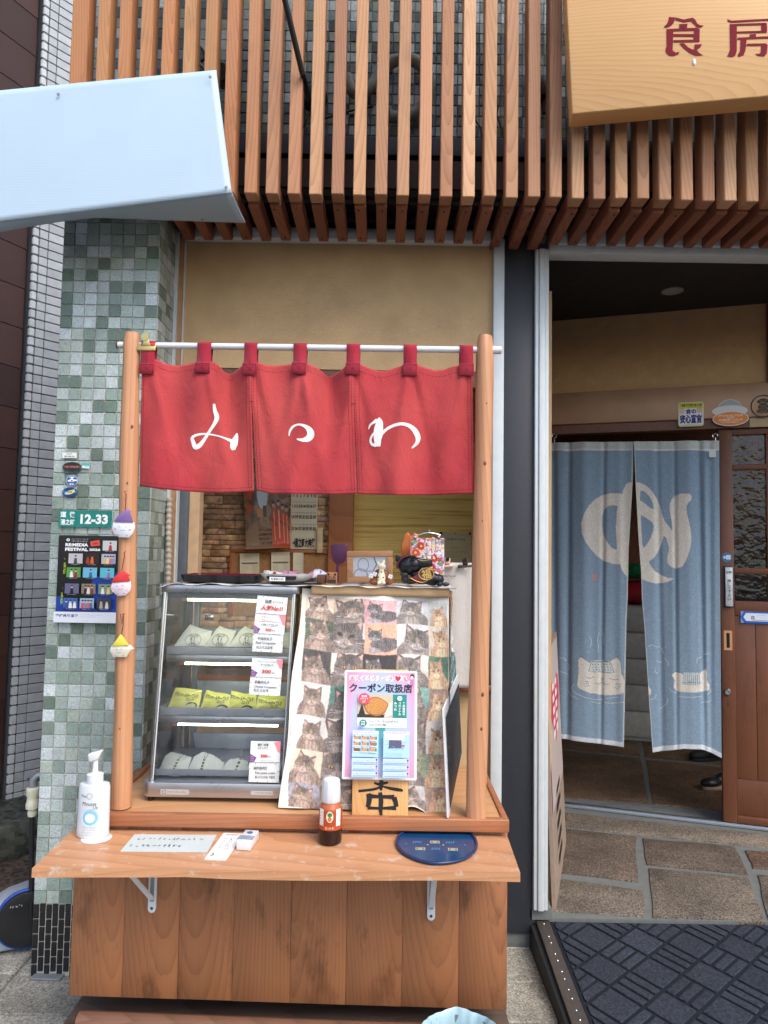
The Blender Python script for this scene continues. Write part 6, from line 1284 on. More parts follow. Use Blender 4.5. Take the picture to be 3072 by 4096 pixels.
# folded pink cloth
c1, c2 = P(*E3(1060, 815), 2.24), P(*E3(1490, 850), 2.22); m = MB(); nx, ny = 30, 10; pts = []
for j in range(ny):
    for i in range(nx):
        s, t = i / (nx - 1), j / (ny - 1); x = c1[0] + (c2[0] - c1[0]) * s; yy_ = 2.17 + .08 * t; z = tz + .004 + (.030 - .006 * s + .004 * math.sin(9 * s) + .012 * math.exp(-((s - .8) / .15) ** 2)) * math.sin(math.pi * min(1, t * 1.15 + .12)); pts.append((x - c1[0], yy_ - 2.2, z - tz))
m.grid(pts, nx, ny)
for i in range(len(m.f)): s = (i % (nx - 1)) / (nx - 1); m.c[i] = srgb(226, 150, 176) if s < .72 else srgb(232, 230, 236)
for i in range(40): k = random.randrange(len(m.f)); m.c[k] = srgb(150, 120, 190)
o = m.build('pink_towel', M['print_cloth'], None, True); o.location = (c1[0], 2.2, tz); md = o.modifiers.new('t', 'SOLIDIFY'); md.thickness = .003; tag(o, 'folded pink and white towel lying behind the coin dish', 'towel')
# carved wooden cat-faced boxes
def catbox(label, x0, x1, Y, zt, face):
    p0, p1 = P(*E4(x0, 655), Y), P(*E4(x1, 655), Y); zt_ = P(*E4(x0, zt), Y)[2]; w_ = (p1[0] - p0[0]) / 2; h_ = zt_ - tz; t = thing('wooden_box', label, 'box', ((p0[0] + p1[0]) / 2, Y + w_, tz)); m = MB(); m.box(-w_, w_, -w_, w_, 0, h_); m.build('block', M['dark_wood'] if not face else m_wood('carved_wood', srgb(176, 120, 78), srgb(96, 58, 38), 'z', 30, 8, .5, .4), t, bevel=.003)
    if face:
        pr = Print(y0=-w_ - .0006); d = srgb(52, 34, 28); pr.rect(-w_ * .85, h_ * .08, w_ * .85, h_ * .4, d)
        for sx in (-1, 1): pr.poly([(sx * w_ * .85, h_ * .95), (sx * w_ * .3, h_ * .82), (sx * w_ * .8, h_ * .65)], d); pr.ellipse(sx * w_ * .4, h_ * .62, w_ * .14, h_ * .06, d, 10)
        for sx in (-1, 1): [pr.line([(sx * w_ * .2, h_ * (.5 + .02 * k)), (sx * w_ * .9, h_ * (.46 + .08 * k))], w_ * .05, d) for k in range(3)]
        pr.poly([(-w_ * .12, h_ * .52), (w_ * .12, h_ * .52), (0, h_ * .42)], srgb(40, 24, 20)); pr.build('face', M['print'], t)
    return t
catbox('small carved wooden box with a cat face on the cabinet top', 243, 338, 2.13, 550, True); catbox('plain brown wooden box beside the carved cat-faced box', 155, 240, 2.15, 572, False)
# fly swatter
pt = [(300, 292), (350, 288), (420, 290), (443, 300), (440, 380), (420, 440), (390, 470), (362, 480), (352, 482), (340, 482), (310, 450), (285, 380), (280, 310)]
fs_ = thing('fly_swatter', 'purple plastic fly swatter standing upright behind the cabinet', 'fly swatter', tuple(P(*E4(347, 620), 2.36)))
oo = np.array(fs_.location); PUR = m_plain('purple_plastic', srgb(96, 48, 84), .5, var=.06)
m = MB(); m.prism([P(*E4(x, y), 2.36) - oo for x, y in pt], (0, .004, 0)); m.build('paddle', PUR, fs_, bevel=.001, angle=60)
m = MB(); m.tube([P(*E4(347, 470), 2.362) - oo, P(*E4(345, 560), 2.362) - oo, P(*E4(343, 900), 2.362) - oo], .0045, 8); m.build('handle', PUR, fs_, True)
# picture frame
Mx, w, h = quadpx(E4, [(438, 352), (858, 354), (852, 640), (428, 650)], 2.27); bw = w * .135
pf = thing('photo_frame', 'plain wooden picture frame with painted-in reflections on the cabinet', 'picture frame', mw=Mx)
for nm, x0, x1, z0, z1 in (('rail', -w / 2, w / 2, h / 2 - bw, h / 2), ('rail', -w / 2, w / 2, -h / 2, -h / 2 + bw), ('stile', -w / 2, -w / 2 + bw, -h / 2 + bw, h / 2 - bw), ('stile', w / 2 - bw, w / 2, -h / 2 + bw, h / 2 - bw)):
    m = MB(); m.box(x0, x1, 0, .014, z0 + .0002, z1 - .0002); m.build(nm, M['frame_wood'], pf, bevel=.002)
def painted_reflections(pr, w, h): pr.rect(-w / 2, -h / 2, w / 2, h / 2, srgb(214, 220, 228)); pr.ring(-w * .2, h * .1, w * .16, h * .34, w * .03, srgb(160, 164, 180)); pr.line([(w * .12, h * .5), (w * .2, h * .1), (w * .1, -h * .2), (w * .3, -h * .5)], w * .035, srgb(120, 110, 120)); pr.ring(-w * .28, -h * .42, w * .2, h * .3, w * .03, srgb(150, 150, 166)); pr.line([(-w * .1, -h * .22), (w * .3, -h * .26)], w * .02, srgb(170, 140, 130))
pr = Print(y0=.006); painted_reflections(pr, w - 2 * bw, h - 2 * bw); pr.build('picture', M['print_gloss'], pf)  # pale field and strokes paint the glass reflections as flat print
# cat in a basket figurine
fg = thing('cat_figurine', 'cream cat figurine sitting in a brown carved chair with white flowers', 'figurine', tuple(P(*E9(180, 1128), 2.14) * np.array([1, 1, 0]) + np.array([0, 0, tz])))
def e9(x, y): q = P(*E9(x, y), 2.14) - np.array(fg.location); return q
s9 = (P(*E9(100, 500), 2.14)[0] - P(*E9(0, 500), 2.14)[0]) / 100
def E_(x, y, rx, rz, ry=None, dy=0.0, rot=None): q = e9(x, y); return ((q[0], dy, q[2]), (rx * s9, (ry or rx) * s9, rz * s9)) + ((rot,) if rot else ())
BRN = m_wood('carved_chair', srgb(150, 90, 52), srgb(92, 50, 30), 'x', 30, 5, .45, .35)
blob('chair', [E_(180, 1000, 140, 110, 60, .016), E_(70, 1090, 80, 60, 60, .0), E_(300, 1080, 75, 66, 60, .0), E_(180, 1100, 110, 40, 60, .005)], BRN, fg, .002, 3)
blob('cat', [E_(180, 1030, 66, 110, 50, -.010), E_(182, 850, 66, 52, 52, -.012), E_(180, 920, 44, 40, 40, -.010), E_(140, 1105, 30, 28, 34, -.022), E_(218, 1105, 30, 28, 34, -.022)] + [E_(130, 800, 22, 32, 14, -.010), E_(214, 785, 26, 44, 14, -.010, (0, .3, 0))], m_plain('cream_paint', srgb(238, 228, 196), .4, var=.04), fg, .0016, 3)
pr = Print(y0=-.0245); PK = srgb(216, 130, 140); DK = srgb(40, 36, 40)
def t9(x, y): q = e9(x, y); return q[0], q[2]
for sx in (150, 205): x, z = t9(sx, 838); pr.line([(x - .0024, z), (x, z - .0012), (x + .0024, z)], .0008, DK)
x, z = t9(182, 850); pr.ellipse(x, z, .0012, .0008, DK, 8); pr.line([(x - .002, z - .002), (x, z - .0012), (x + .002, z - .002)], .0006, DK)
for sx in (-1, 1):
    for k in range(3): pr.line([(x + sx * .004, z - .001 - k * .0016), (x + sx * .0095, z + .001 - k * .0022)], .0008, PK)
pr.build('face', M['print'], fg)
pr = Print(y0=-.0260)
for a_2, b2 in ((184, 938), (130, 1020), (210, 1020)): x, z = t9(a_2, b2); pr.ellipse(x, z, .0026, .0022, DK, 8)
pr.build('spots', M['print'], fg)
for a_2, b2 in ((75, 970), (318, 1010), (20, 1000)):
    q = e9(a_2, b2); m = MB()
    for k in range(4): m.ell((q[0] + .0042 * math.cos(k * 1.57 + .4), -.0195, q[2] + .0042 * math.sin(k * 1.57 + .4)), (.0036, .002, .0036), 8, 6)
    m.build('flower', M['white_plastic'], fg, True)
# black reclining lucky cat
lc = thing('lucky_cat_statue', 'black reclining lucky cat statue with a maroon bib and gold coin', 'statue', tuple(P(*E9(820, 1120), 2.16) * np.array([1, 1, 0]) + np.array([0, 0, tz])))
def l9(x, y): return P(*E9(x, y), 2.16) - np.array(lc.location)
def L_(x, y, rx, rz, ry=None, dy=0.0, rot=None): q = l9(x, y); return ((q[0], dy, q[2]), (rx * s9, (ry or rx) * s9, rz * s9)) + ((rot,) if rot else ())
BLKM = m_plain('black_lacquer', srgb(30, 31, 34), .32, var=.3, scale=60, bump=.25, bscale=60)
blob('body', [L_(600, 830, 165, 165, 150), L_(700, 820, 130, 120, 120, -.01), L_(800, 1010, 170, 120, 120, 0, (0, .25, 0)), L_(960, 1040, 160, 110, 110, 0, (0, .3, 0)), L_(1080, 1060, 90, 90, 90), L_(545, 1040, 62, 80, 70, -.02), L_(535, 975, 68, 36, 50, -.03), L_(870, 830, 75, 50, 50, -.02), L_(900, 790, 60, 50, 60, -.005), L_(1090, 1120, 60, 42, 60, -.03), L_(1190, 1130, 60, 34, 40, -.02), L_(640, 1090, 90, 40, 80, -.01)], BLKM, lc, .0022, 3)
for pts_, nm in (([(395, 690), (420, 672), (480, 690), (520, 720), (450, 800), (400, 760)], 'ear'), ([(660, 690), (690, 668), (735, 690), (745, 740), (680, 730)], 'ear')):
    m = MB(); m.prism([l9(x, y) + np.array([0, -.004, 0]) for x, y in pts_], (0, .010, 0)); m.build(nm, BLKM, lc, bevel=.002, angle=60)
m = MB(); m.tube(curve([l9(x, y) + np.array([0, d, 0]) for x, y, d in ((430, 880, -.012), (440, 800, -.016), (490, 730, -.020), (560, 690, -.022), (640, 672, -.018))], 24), .0038, 8); m.build('hood_trim', m_plain('maroon', srgb(100, 44, 50), .5, var=.15), lc, True)
m = MB(); pts_ = [(640, 1030), (720, 985), (800, 930), (850, 895), (1005, 895), (1015, 930), (960, 1010), (880, 1080), (820, 1105), (740, 1085), (680, 1060)]
m.prism([l9(x, y) + np.array([0, -.0285, 0]) for x, y in pts_], (0, .012, 0)); bib = m.build('bib', m_plain('maroon_bib', srgb(112, 40, 56), .5, var=.2), lc, bevel=.002, angle=60)
GLD = m_plain('old_gold', srgb(206, 172, 96), .4, .3, var=.2)
m = MB(); m.tube([l9(x, y) + np.array([0, -.0295, 0]) for x, y in pts_[3:] + [pts_[0]]], .0012, 6); m.build('bib_trim', GLD, lc, True)
q = l9(880, 966); m = MB(); m.tube([(q[0] + .0225 * math.cos(a), -.031, q[2] + .0175 * math.sin(a)) for a in np.linspace(0, 6.283, 30)], .0013, 6); m.build('coin_ring', GLD, lc, True)
pr = Print(y0=-.0306); pr.ellipse(q[0], q[2], .022, .017, srgb(92, 48, 44)); pr.text('福', q[0], q[2], .030, srgb(206, 172, 96), .02, rot=.15); pr.build('coin', M['print'], lc)
m = MB()
for sx, y in ((500, 965), (535, 972), (572, 975)): m.ell(tuple(l9(sx, y) + np.array([0, -.034, 0])), (.0036, .003, .0045), 8, 6)
m.build('toes', BLKM, lc, True)
m = MB(); q = l9(860, 760); m.hexa([(q[0] - .02, -.03, q[2] - .016), (q[0] + .024, -.03, q[2] - .018), (q[0] + .024, -.01, q[2] - .018), (q[0] - .02, -.01, q[2] - .016), (q[0] - .022, -.03, q[2] + .004), (q[0] + .022, -.03, q[2] + .006), (q[0] + .022, -.01, q[2] + .006), (q[0] - .022, -.01, q[2] + .004)]); m.build('held_coin', BLKM, lc, bevel=.003)
m = MB(); m.tube([(q[0] - .022, -.0305, q[2] + .003), (q[0] - .005, -.0305, q[2] - .001), (q[0] + .022, -.0305, q[2] + .005)], .0011, 6); m.build('coin_edge', GLD, lc, True)
# wooden cat-ear cut-out, flower book on a hanger, permit, linen with clips
m = MB(); ear = [(510, 700), (488, 560), (495, 500), (525, 430), (545, 350), (575, 318), (610, 322), (640, 360), (652, 384), (668, 350), (695, 318), (730, 322), (752, 350), (770, 420), (790, 560), (790, 700)]
wc = thing('wooden_cutout', 'orange varnished wooden rabbit-eared cut-out standing behind the black cat', 'ornament', tuple(P(*E9(640, 700), 2.44))); wo = np.array(wc.location)
m.prism([P(*E9(x, y), 2.44) - wo for x, y in ear], (0, .02, 0)); m.build('board', m_wood('varnished_pine', srgb(206, 120, 62), srgb(150, 74, 36), 'z', 18, 9, .3, .3), wc, bevel=.004, angle=60)
m = MB(); m.box(-.03, .05, .0, .02, -.12, .0); m.build('stand', M['frame_wood'], wc)
Mx, w, h = quadpx(E9, [(640, 404), (1176, 404), (1170, 980), (640, 980)], 2.40)
cvb = Canvas(70, 80, srgb(226, 214, 226)); r2 = np.random.default_rng(5)
cols = [srgb(206, 60, 80), srgb(230, 90, 110), srgb(120, 90, 160), srgb(90, 150, 110), srgb(240, 236, 240), srgb(150, 190, 220), srgb(236, 180, 90), srgb(170, 60, 100), srgb(60, 110, 80), srgb(196, 150, 200)]
for i in range(260): cvb.ell(r2.random(), r2.random(), r2.uniform(.02, .07), r2.uniform(.02, .07), cols[r2.integers(len(cols))], .85, r2.random() * 3)
for cx, cy, c_ in ((.32, .22, srgb(206, 50, 50)), (.7, .55, srgb(216, 40, 60)), (.62, .8, srgb(196, 50, 80)), (.15, .4, srgb(220, 80, 70)), (.3, .75, srgb(60, 130, 150))):
    cvb.ell(cx, cy, .13, .11, c_); cvb.ell(cx, cy, .08, .07, np.array(c_) * .6); cvb.ell(cx, cy, .04, .035, srgb(240, 190, 80))
me = cvb.mesh('cover', lambda s, t: np.stack([-w / 2 + w * s, s * 0, h / 2 - h * t], -1), M['print_gloss']); bk_ = thing('flower_booklet', 'colourful flower-covered booklet hanging from a small wire hanger', 'booklet', mw=Mx)
link('cover', me, bk_); m = MB(); m.box(-w / 2, w / 2, .0008, .006, -h / 2, h / 2); m.build('pages', M['paper'], bk_)
pr = Print(y0=-.0006)
WH = (.92, .92, .92); pr.text('蜷川実花', w * .33, h * .42, h * .125, WH, .02, vertical=True); pr.text('MIKA×', w * .18, h * .22, h * .10, WH, .01, rot=-math.pi / 2, width=h * .6); pr.text('道後温泉', w * .06, h * .36, h * .125, WH, .02, vertical=True); pr.text('DOGO ART', -w * .08, h * .12, h * .07, WH, .01, rot=-math.pi / 2, width=h * .5); pr.build('title', M['print'], bk_)
hg = thing('wire_hanger', 'small wire clip hanger holding the flower booklet', 'hanger', tuple(P(*E9(930, 320), 2.40))); ho = np.array(hg.location)
m = MB(); m.tube([P(*E9(x, y), 2.398) - ho for x, y in ((720, 400), (715, 350), (770, 355), (850, 328), (935, 318), (1020, 330), (1115, 355), (1085, 400))], .0014, 6); m.build('wire', M['chrome'], hg, True)
m = MB(); m.tube([P(*E9(x, y), 2.398) - ho for x, y in ((910, 318), (915, 285), (945, 268), (942, 312))], .0013, 6); m.build('hook', M['chrome'], hg, True)
for x in (716, 1088): m = MB(); q = P(*E9(x, 385), 2.398) - ho; m.box(q[0] - .004, q[0] + .004, -.003, .003, q[2] - .010, q[2] + .008); m.build('clip', M['chrome'], hg, bevel=.001)
Mx, w, h = quadpx(E9, [(1100, 308), (1604, 316), (1590, 800), (1100, 790)], 3.405)
def permit(pr, w, h):
    k = srgb(96, 84, 50); pr.ellipse(w * .0, h * .46, w * .03, h * .02, srgb(196, 90, 60)); pr.scribble(w * .1, w * .42, h * .41, h * .02, k); pr.text('営業許可証', w * .02, h * .27, h * .085, k, .0, width=w * .6)
    for z, x0, x1 in ((.02, -.3, .1), (-.04, -.15, .1), (-.13, -.3, .35), (-.17, -.3, .42), (-.23, -.3, -.02), (-.31, -.2, .2)): pr.scribble(x0 * w, x1 * w, z * h, h * .02, k)
    pr.line([(-w * .3, h * .005), (w * .42, .0)], h * .003, k)
pm_ = sheet('permit', 'cream official permit sheet pinned to the yellow wall', 'notice', Mx, w, h, permit, mat=M['old_paper'], col=(.82, .74, .55))
for x in (-.46, .46): m = MB(); m.ell((x * w, -.003, h * .465), (.007, .004, .007), 10, 6); m.build('pin', m_plain('dark_pin', srgb(70, 54, 44), .4) if x < 0 else bpy.data.materials['dark_pin'], pm_, True)
# linen cloth hung at the window with clips
m = MB(); nx, ny = 24, 30; pts = []; 
for j in range(ny):
    for i in range(nx):
        s, t = i / (nx - 1), j / (ny - 1); pts.append(P(*C2(1010 + 390 * s, 322 + 8 * s + 805 * t + 8 * t * s), 2.615 + .006 * math.sin(7 * s + 2 * t) + .003 * math.sin(15 * s)))
m.grid(pts, nx, ny); ln = m.build('linen_curtain', M['linen'], None, True); md = ln.modifiers.new('t', 'SOLIDIFY'); md.thickness = .002; tag(ln, 'pale linen cloth clipped up behind the cabinet by the post', 'cloth')
Mx, w, h = quadpx(E9, [(1150, 960), (1400, 960), (1400, 1040), (1150, 1040)], 2.600); pr = Print(y0=0); pr.text('Afternoon', -w * .12, 0, h * .6, srgb(40, 38, 40), .0, width=w * .9, slant=.2); o = pr.build('lettering', M['print'], None); o.parent = ln; o.matrix_world = Mx
def bclip(label, x, y, mat, sc):
    c = thing('bulldog_clip', label, 'clip', tuple(P(*E9(x, y), 2.60))); m = MB(); m.hexa([(-.024 * sc, -.012, -.008), (.024 * sc, -.008, -.004), (.024 * sc, .0, -.004), (-.024 * sc, .0, -.008), (-.024 * sc, -.010, .003), (.024 * sc, -.006, .006), (.024 * sc, .0, .006), (-.024 * sc, .0, .003)]); m.build('jaw', mat, c, bevel=.002)
    m = MB(); m.hexa([(-.009, -.012, .004), (.009, -.012, .004), (.009, -.006, .004), (-.009, -.006, .004), (-.011, -.010, .026), (.011, -.010, .026), (.011, -.006, .026), (-.011, -.006, .026)]); m.build('lever', mat, c, bevel=.003); m = MB(); m.lathe([(.007, 0), (.007, .003), (.003, .003)], n=14); o = m.build('eyelet', M['void'], c, 40); o.matrix_local = Matrix.Translation((0, -.011, .022)) @ Matrix.Rotation(math.pi / 2, 4, 'X')
bclip('dark bronze bulldog clip gripping the linen near the log post', 1500, 845, m_plain('bronze', srgb(62, 50, 42), .4, .5, var=.2), 1.1); bclip('pale pink bulldog clip gripping the linen beside the booklet', 1220, 835, m_plain('pink_metal', srgb(206, 170, 156), .4, .2), 1.0)

# ================================================================== inside the serving window
Mx, w, h = quadpx(E3, [(1150, -60), (1395, -60), (1398, 588), (1135, 580)], 3.385)
def calendar(pr, w, h):
    R_ = srgb(190, 50, 44); K = srgb(40, 34, 30)
    L = lambda y: h / 2 - h * (y + 60) / 645
    for row, (y, d0_) in enumerate(((80, 4), (178, 11), (280, 18), (390, 25))):
        for i in range(7): pr.text(str(d0_ + i), -w * .40 + w * .133 * i, L(y), h * .062, R_ if i == 0 or (row == 1 and i == 1) else K, .03, width=w * (.10 if d0_ + i > 9 else .055)); pr.line([(-w * .46 + w * .133 * i, L(y - 38)), (-w * .36 + w * .133 * i, L(y - 38))], h * .004, R_ if i < 1 else K)
    pr.text('湯之町大神輿', w * .06, L(525), h * .14, K, .03, width=w * .74); pr.scribble(-w * .4, -w * .2, L(525), h * .09, K)
sheet('wall_calendar', 'cream wall calendar with large black and red dates on the stone wall', 'calendar', Mx, w, h, calendar, mat=M['old_paper'])
# picture poster in a clear sleeve (plain figures in orange)
pc = [P(*E3(x, y), 3.35) for x, y in ((690, -80), (1090, -80), (1165, 555), (725, 600))]; Mx, w, h = frame4(*pc)
cvp = Canvas(90, 130, srgb(150, 120, 92)); r3 = np.random.default_rng(9)
for i in range(90): cvp.ell(r3.random(), r3.random() * .7, r3.uniform(.04, .12), r3.uniform(.03, .1), [srgb(120, 100, 84), srgb(90, 80, 74), srgb(176, 146, 112), srgb(60, 54, 52)][r3.integers(4)], .5)
cvp.ell(.42, .22, .12, .22, srgb(190, 204, 206)); cvp.ell(.45, .12, .07, .06, srgb(226, 130, 50)); cvp.rect(.3, .42, .44, .55, srgb(200, 140, 80)); cvp.rect(.42, .38, .5, .55, srgb(80, 90, 100)); cvp.rect(0.02, .0, .12, .06, srgb(210, 70, 40)); cvp.poly([(.08, .1), (.2, .12), (.16, .3), (.06, .26)], srgb(214, 80, 50)); cvp.poly([(.06, .32), (.18, .38), (.1, .55)], srgb(214, 80, 50))
for x, y0 in ((.66, .38), (.77, .36), (.86, .42), (.94, .45)):
    cvp.ell(x, y0 + .36, .06, .30, srgb(206, 80, 40)); cvp.ell(x, y0, .035, .04, srgb(196, 150, 120)); cvp.ell(x, y0 - .035, .035, .02, srgb(60, 70, 90)); cvp.line([(x - .04, y0 + .2), (x + .05, y0 + .3)], .015, srgb(60, 40, 36)); cvp.line([(x, y0 + .1), (x, y0 + .5)], .012, srgb(230, 220, 200), .7)
me = cvp.mesh('poster_face', lambda s, t: np.stack([-w / 2 + w * s, -.006 * np.sin(3 * s + 2 * t) - .02 * np.exp(-((t - 1) / .04) ** 2), h / 2 - h * t], -1), M['print_gloss']); po = link('wall_poster', me); po.matrix_world = Mx; md = po.modifiers.new('t', 'SOLIDIFY'); md.thickness = .001; md.offset = -1
tag(po, 'curling brown poster with orange-clad figures hung over the calendar edge', 'poster')
pr = Print(y0=-.012)
for k_, t_ in enumerate(('二台千官通', '花正月伊', '山井茂井井部', 'ヤー二花夏')): pr.text(t_, -w * .04, -h * .42 + k_ * h * .062, h * .035, srgb(56, 40, 32), .02, width=w * .3)
pr.build('lettering', M['print'], po)
# cork notice board with sheets
bd = thing('cork_board', 'cork notice board in a dark wooden frame below the calendar', 'notice board', tuple(P(*E3(1050, 860), 3.395))); bo = np.array(bd.location)
q0, q1 = P(*E3(598, 590), 3.395) - bo, P(*E3(1512, 600), 3.395) - bo
m = MB(); m.box(q0[0], q1[0], 0, .02, -.18, q0[2] - .012); m.build('cork', M['cork'], bd)
m = MB(); m.box(q0[0] - .012, q1[0] + .004, -.012, .02, q0[2] - .0115, q0[2] + .004); m.build('frame_rail', M['post_wood'], bd, bevel=.002); m = MB(); m.box(q0[0] - .014, q0[0] + .008, -.010, .02, -.18, q0[2] - .012); m.build('frame_stile', M['post_wood'], bd, bevel=.002)
def note(kind_):
    def f(pr, w, h):
        K = srgb(110, 100, 84)
        if kind_ == 2: pr.scribble(-w * .4, w * .1, h * .05, h * .035, K); pr.rect(-w * .4, -h * .5, w * .42, -h * .18, srgb(214, 204, 176)); [pr.line([(-w * .4 + w * .2 * i, -h * .5), (-w * .4 + w * .2 * i, -h * .18)], w * .012, K) for i in range(5)]; pr.rect(-w * .18, -h * .5, -w * .04, -h * .18, srgb(190, 70, 70)); return
        pr.scribble(-w * .4, w * .45, h * .22, h * .02, K); pr.rect(-w * .42, h * .06, w * .42, h * .12, srgb(130, 120, 104))
        for i in range(12): pr.scribble(-w * .42, -w * .12, -h * .02 - i * h * .04, h * .018, K); pr.scribble(w * .14, w * .44, -h * .02 - i * h * .04, h * .018, K)
    return f
for i, (pp, lb) in enumerate((([(660, 628), (846, 622), (850, 850), (668, 850)], 'printed table sheet pinned at the left of the cork board'), ([(962, 614), (1122, 612), (1150, 850), (960, 850)], 'printed table sheet with curled edge pinned mid cork board'), ([(1182, 618), (1270, 618), (1262, 850), (1152, 850)], 'narrow sheet with a red column pinned on the cork board'))):
    Mx, w, h = quadpx(E3, pp, 3.38); sheet('pinned_sheet', lb, 'notice', Mx, w, h, note(i), mat=M['old_paper'], col=(1.05, 1.05, 1.08), curl=.004, group='sheets pinned to the cork board')
m = MB(); q = P(*E3(1420, 500), 3.36); m.box(-.014, .014, 0, .02, -.06, .06); o = m.build('thermometer', m_plain('cream_plastic', srgb(214, 190, 140), .5), None, bevel=.003); o.location = q; tag(o, 'narrow cream plastic thermometer box beside the calendar', 'thermometer')
# ================================================================== things on the fold-down shelf
ZS = .6905
# hand sanitiser pump bottle
c0 = PZ(*D1(578, 462), ZS); s0 = (P(*D1(690, 300), c0[1])[0] - P(*D1(480, 300), c0[1])[0]) / 2; zt = P(*D1(580, 110), c0[1])[2] - ZS
bt_ = thing('sanitiser_bottle', 'white oval pump bottle with a pale blue ring on its label', 'pump bottle', (c0[0], c0[1] + .022, ZS))
m = MB(); m.lathe([(.90, 0), (1.0, .004), (1.0, .02), (.985, zt * .55), (.96, zt * .93), (.90, zt * .985), (.5, zt), (.3, zt)], n=40, sx=s0, sy=s0 * .62); m.build('body', m_plain('pearl_bottle', srgb(212, 218, 222), .25, var=.02), bt_, 40)
m = MB(); k = s0 * .5; m.lathe([(k, zt - .004), (k * 1.02, zt + .004), (k, zt + .022), (k * .55, zt + .024), (k * .33, zt + .03), (k * .3, zt + .062)], n=24); m.build('collar', M['white_plastic'], bt_, 40)
m = MB(); m.hexa([(-.016, -.010, zt + .052), (.008, -.010, zt + .058), (.008, .010, zt + .058), (-.016, .010, zt + .052), (-.019, -.011, zt + .074), (.018, -.010, zt + .084), (.018, .010, zt + .084), (-.019, .011, zt + .074)]); m.build('pump_head', M['white_plastic'], bt_, bevel=.005, seg=3)
pr = Print(y0=0, step=.00004); GR = srgb(120, 126, 134); pr.ring(-.002, zt * .80, .007, .007, .0009, GR); pr.text('The', -.018, zt * .80, .010, GR, .01); pr.text('Mousse', -.002, zt * .66, .014, srgb(90, 96, 104), .0, slant=.2, width=.036); pr.text('Up', .014, zt * .585, .011, srgb(90, 96, 104), slant=.2)
pr.ellipse(.001, zt * .40, .0225, .0225, srgb(196, 226, 244)); pr.ring(.001, zt * .40, .0165, .0155, .006, srgb(130, 194, 232)); pr.ellipse(.001, zt * .40, .0125, .012, srgb(222, 236, 244))
for i in range(4): pr.scribble(-.02 + .004 * (i > 2), .022 - .004 * i, zt * (.225 - .045 * i), .0034, GR)
sy = s0 * .62 * .985
pr.v = [(x, -sy * math.sqrt(max(.02, 1 - (x / (s0 * .985)) ** 2)) - .0010 + y, z) for x, y, z in pr.v]; pr.build('label', M['print'], bt_)
m = MB(); m.lathe([(.036, 0), (.038, .001), (.036, .002)], n=30); o = m.build('white_coaster', M['white_plastic'], None); o.location = (c0[0] + .014, c0[1] + .012, ZS - .0015); tag(o, 'thin round white coaster under the pump bottle', 'coaster')
# taped notice, card, small box
def flat(name, label, cat, cr, pts, z, painter, mat=None, thick=.001, group=None, col=None, pmat='print', rad=0):
    w4 = [PZ(*cr(*p), z) for p in pts]; Mx, w, h = frame4(*w4); return sheet(name, label, cat, Mx, w, h, painter, col, mat, thick, group, pmat, 0, rad)
def notice(pr, w, h): K = srgb(110, 120, 124); pr.scribble(-w * .42, w * .38, h * .22, h * .14, K); pr.scribble(-w * .44, w * .2, -h * .18, h * .16, K)
flat('taped_notice', 'crumpled pale handwritten notice taped flat on the shelf', 'notice', D1, [(862, 430), (1402, 432), (1345, 546), (790, 538)], ZS + .001, notice, col=(.72, .80, .80), pmat='print_gloss')
def cardp(pr, w, h): K = BLK; [pr.ring(-w * .28 + w * .07 * i, h * .4, w * .03, h * .03, w * .02, K, 20, 160, 6) for i in range(9)]; [pr.scribble(x - w * .07, x + w * .09, h * (.24 - .09 * i), w * .15, K) for x in (w * .12, -w * .14) for i in range(5)]; pr.line([(-w * .3, -h * .3), (-w * .2, -h * .36), (-w * .3, -h * .42)], w * .04, K)
flat('white_card', 'white plastic card with black vertical writing lying on the shelf', 'card', D1, [(1438, 420), (1560, 424), (1485, 598), (1336, 590)], ZS + .001, cardp, thick=.003, rad=.004)
q = PZ(*E12(1450, 838), ZS); w_ = P(*E12(1512, 838), q[1])[0] - P(*E12(1388, 838), q[1])[0]; yb = PZ(*E12(1490, 660), ZS + .024)[1]
sb = thing('small_white_box', 'small white box with a blue dot on its lid beside the white card', 'box', (q[0], (q[1] + yb) / 2, ZS)); d_ = (yb - q[1]) / 2; m = MB(); m.box(-w_ / 2, w_ / 2, -d_, d_, 0, .024); m.build('box', M['white_plastic'], sb, bevel=.003)
sb.rotation_euler = (0, 0, -.12)
m = MB(); m.lathe([(w_ * .2, 0), (w_ * .2, .0008)], n=20); o = m.build('dot', m_plain('blue_dot', srgb(60, 96, 150), .4), sb); o.location = (0, d_ * .45, .0241)
m = MB(); m.box(-w_ / 2 - .0005, w_ / 2 + .0005, -d_ * .75, -d_ * .1, .0235, .0252); m.build('sleeve', m_plain('grey_sleeve', srgb(150, 156, 176), .25, .3), sb)
# sauce bottle
c0 = PZ(*D2(475, 508), ZS); Yb = c0[1] + .026; hz = lambda y: P(*D2(475, y), Yb)[2] - ZS; hx = lambda x0, x1, y: (P(*D2(x1, y), Yb)[0] - P(*D2(x0, y), Yb)[0]) / 2
R0 = hx(398, 550, 450); sc_ = thing('sauce_bottle', 'clear sauce bottle with dark sauce, orange label and white cap', 'sauce bottle', (c0[0], Yb, ZS))
m = MB(); m.lathe([(R0 * .85, 0), (R0 * .97, .004), (R0 * 1.0, .012), (R0 * .97, hz(380)), (R0 * .99, hz(370))], n=32); m.build('sauce', m_plain('dark_sauce', srgb(34, 16, 14), .12, var=.2), sc_, 40)
m = MB(); m.lathe([(R0, hz(380)), (R0 * 1.02, hz(330)), (R0 * 1.0, hz(262)), (R0 * .96, hz(250))], n=32); m.build('label', m_plain('orange_label', srgb(176, 74, 38), .35, var=.15), sc_, 40)
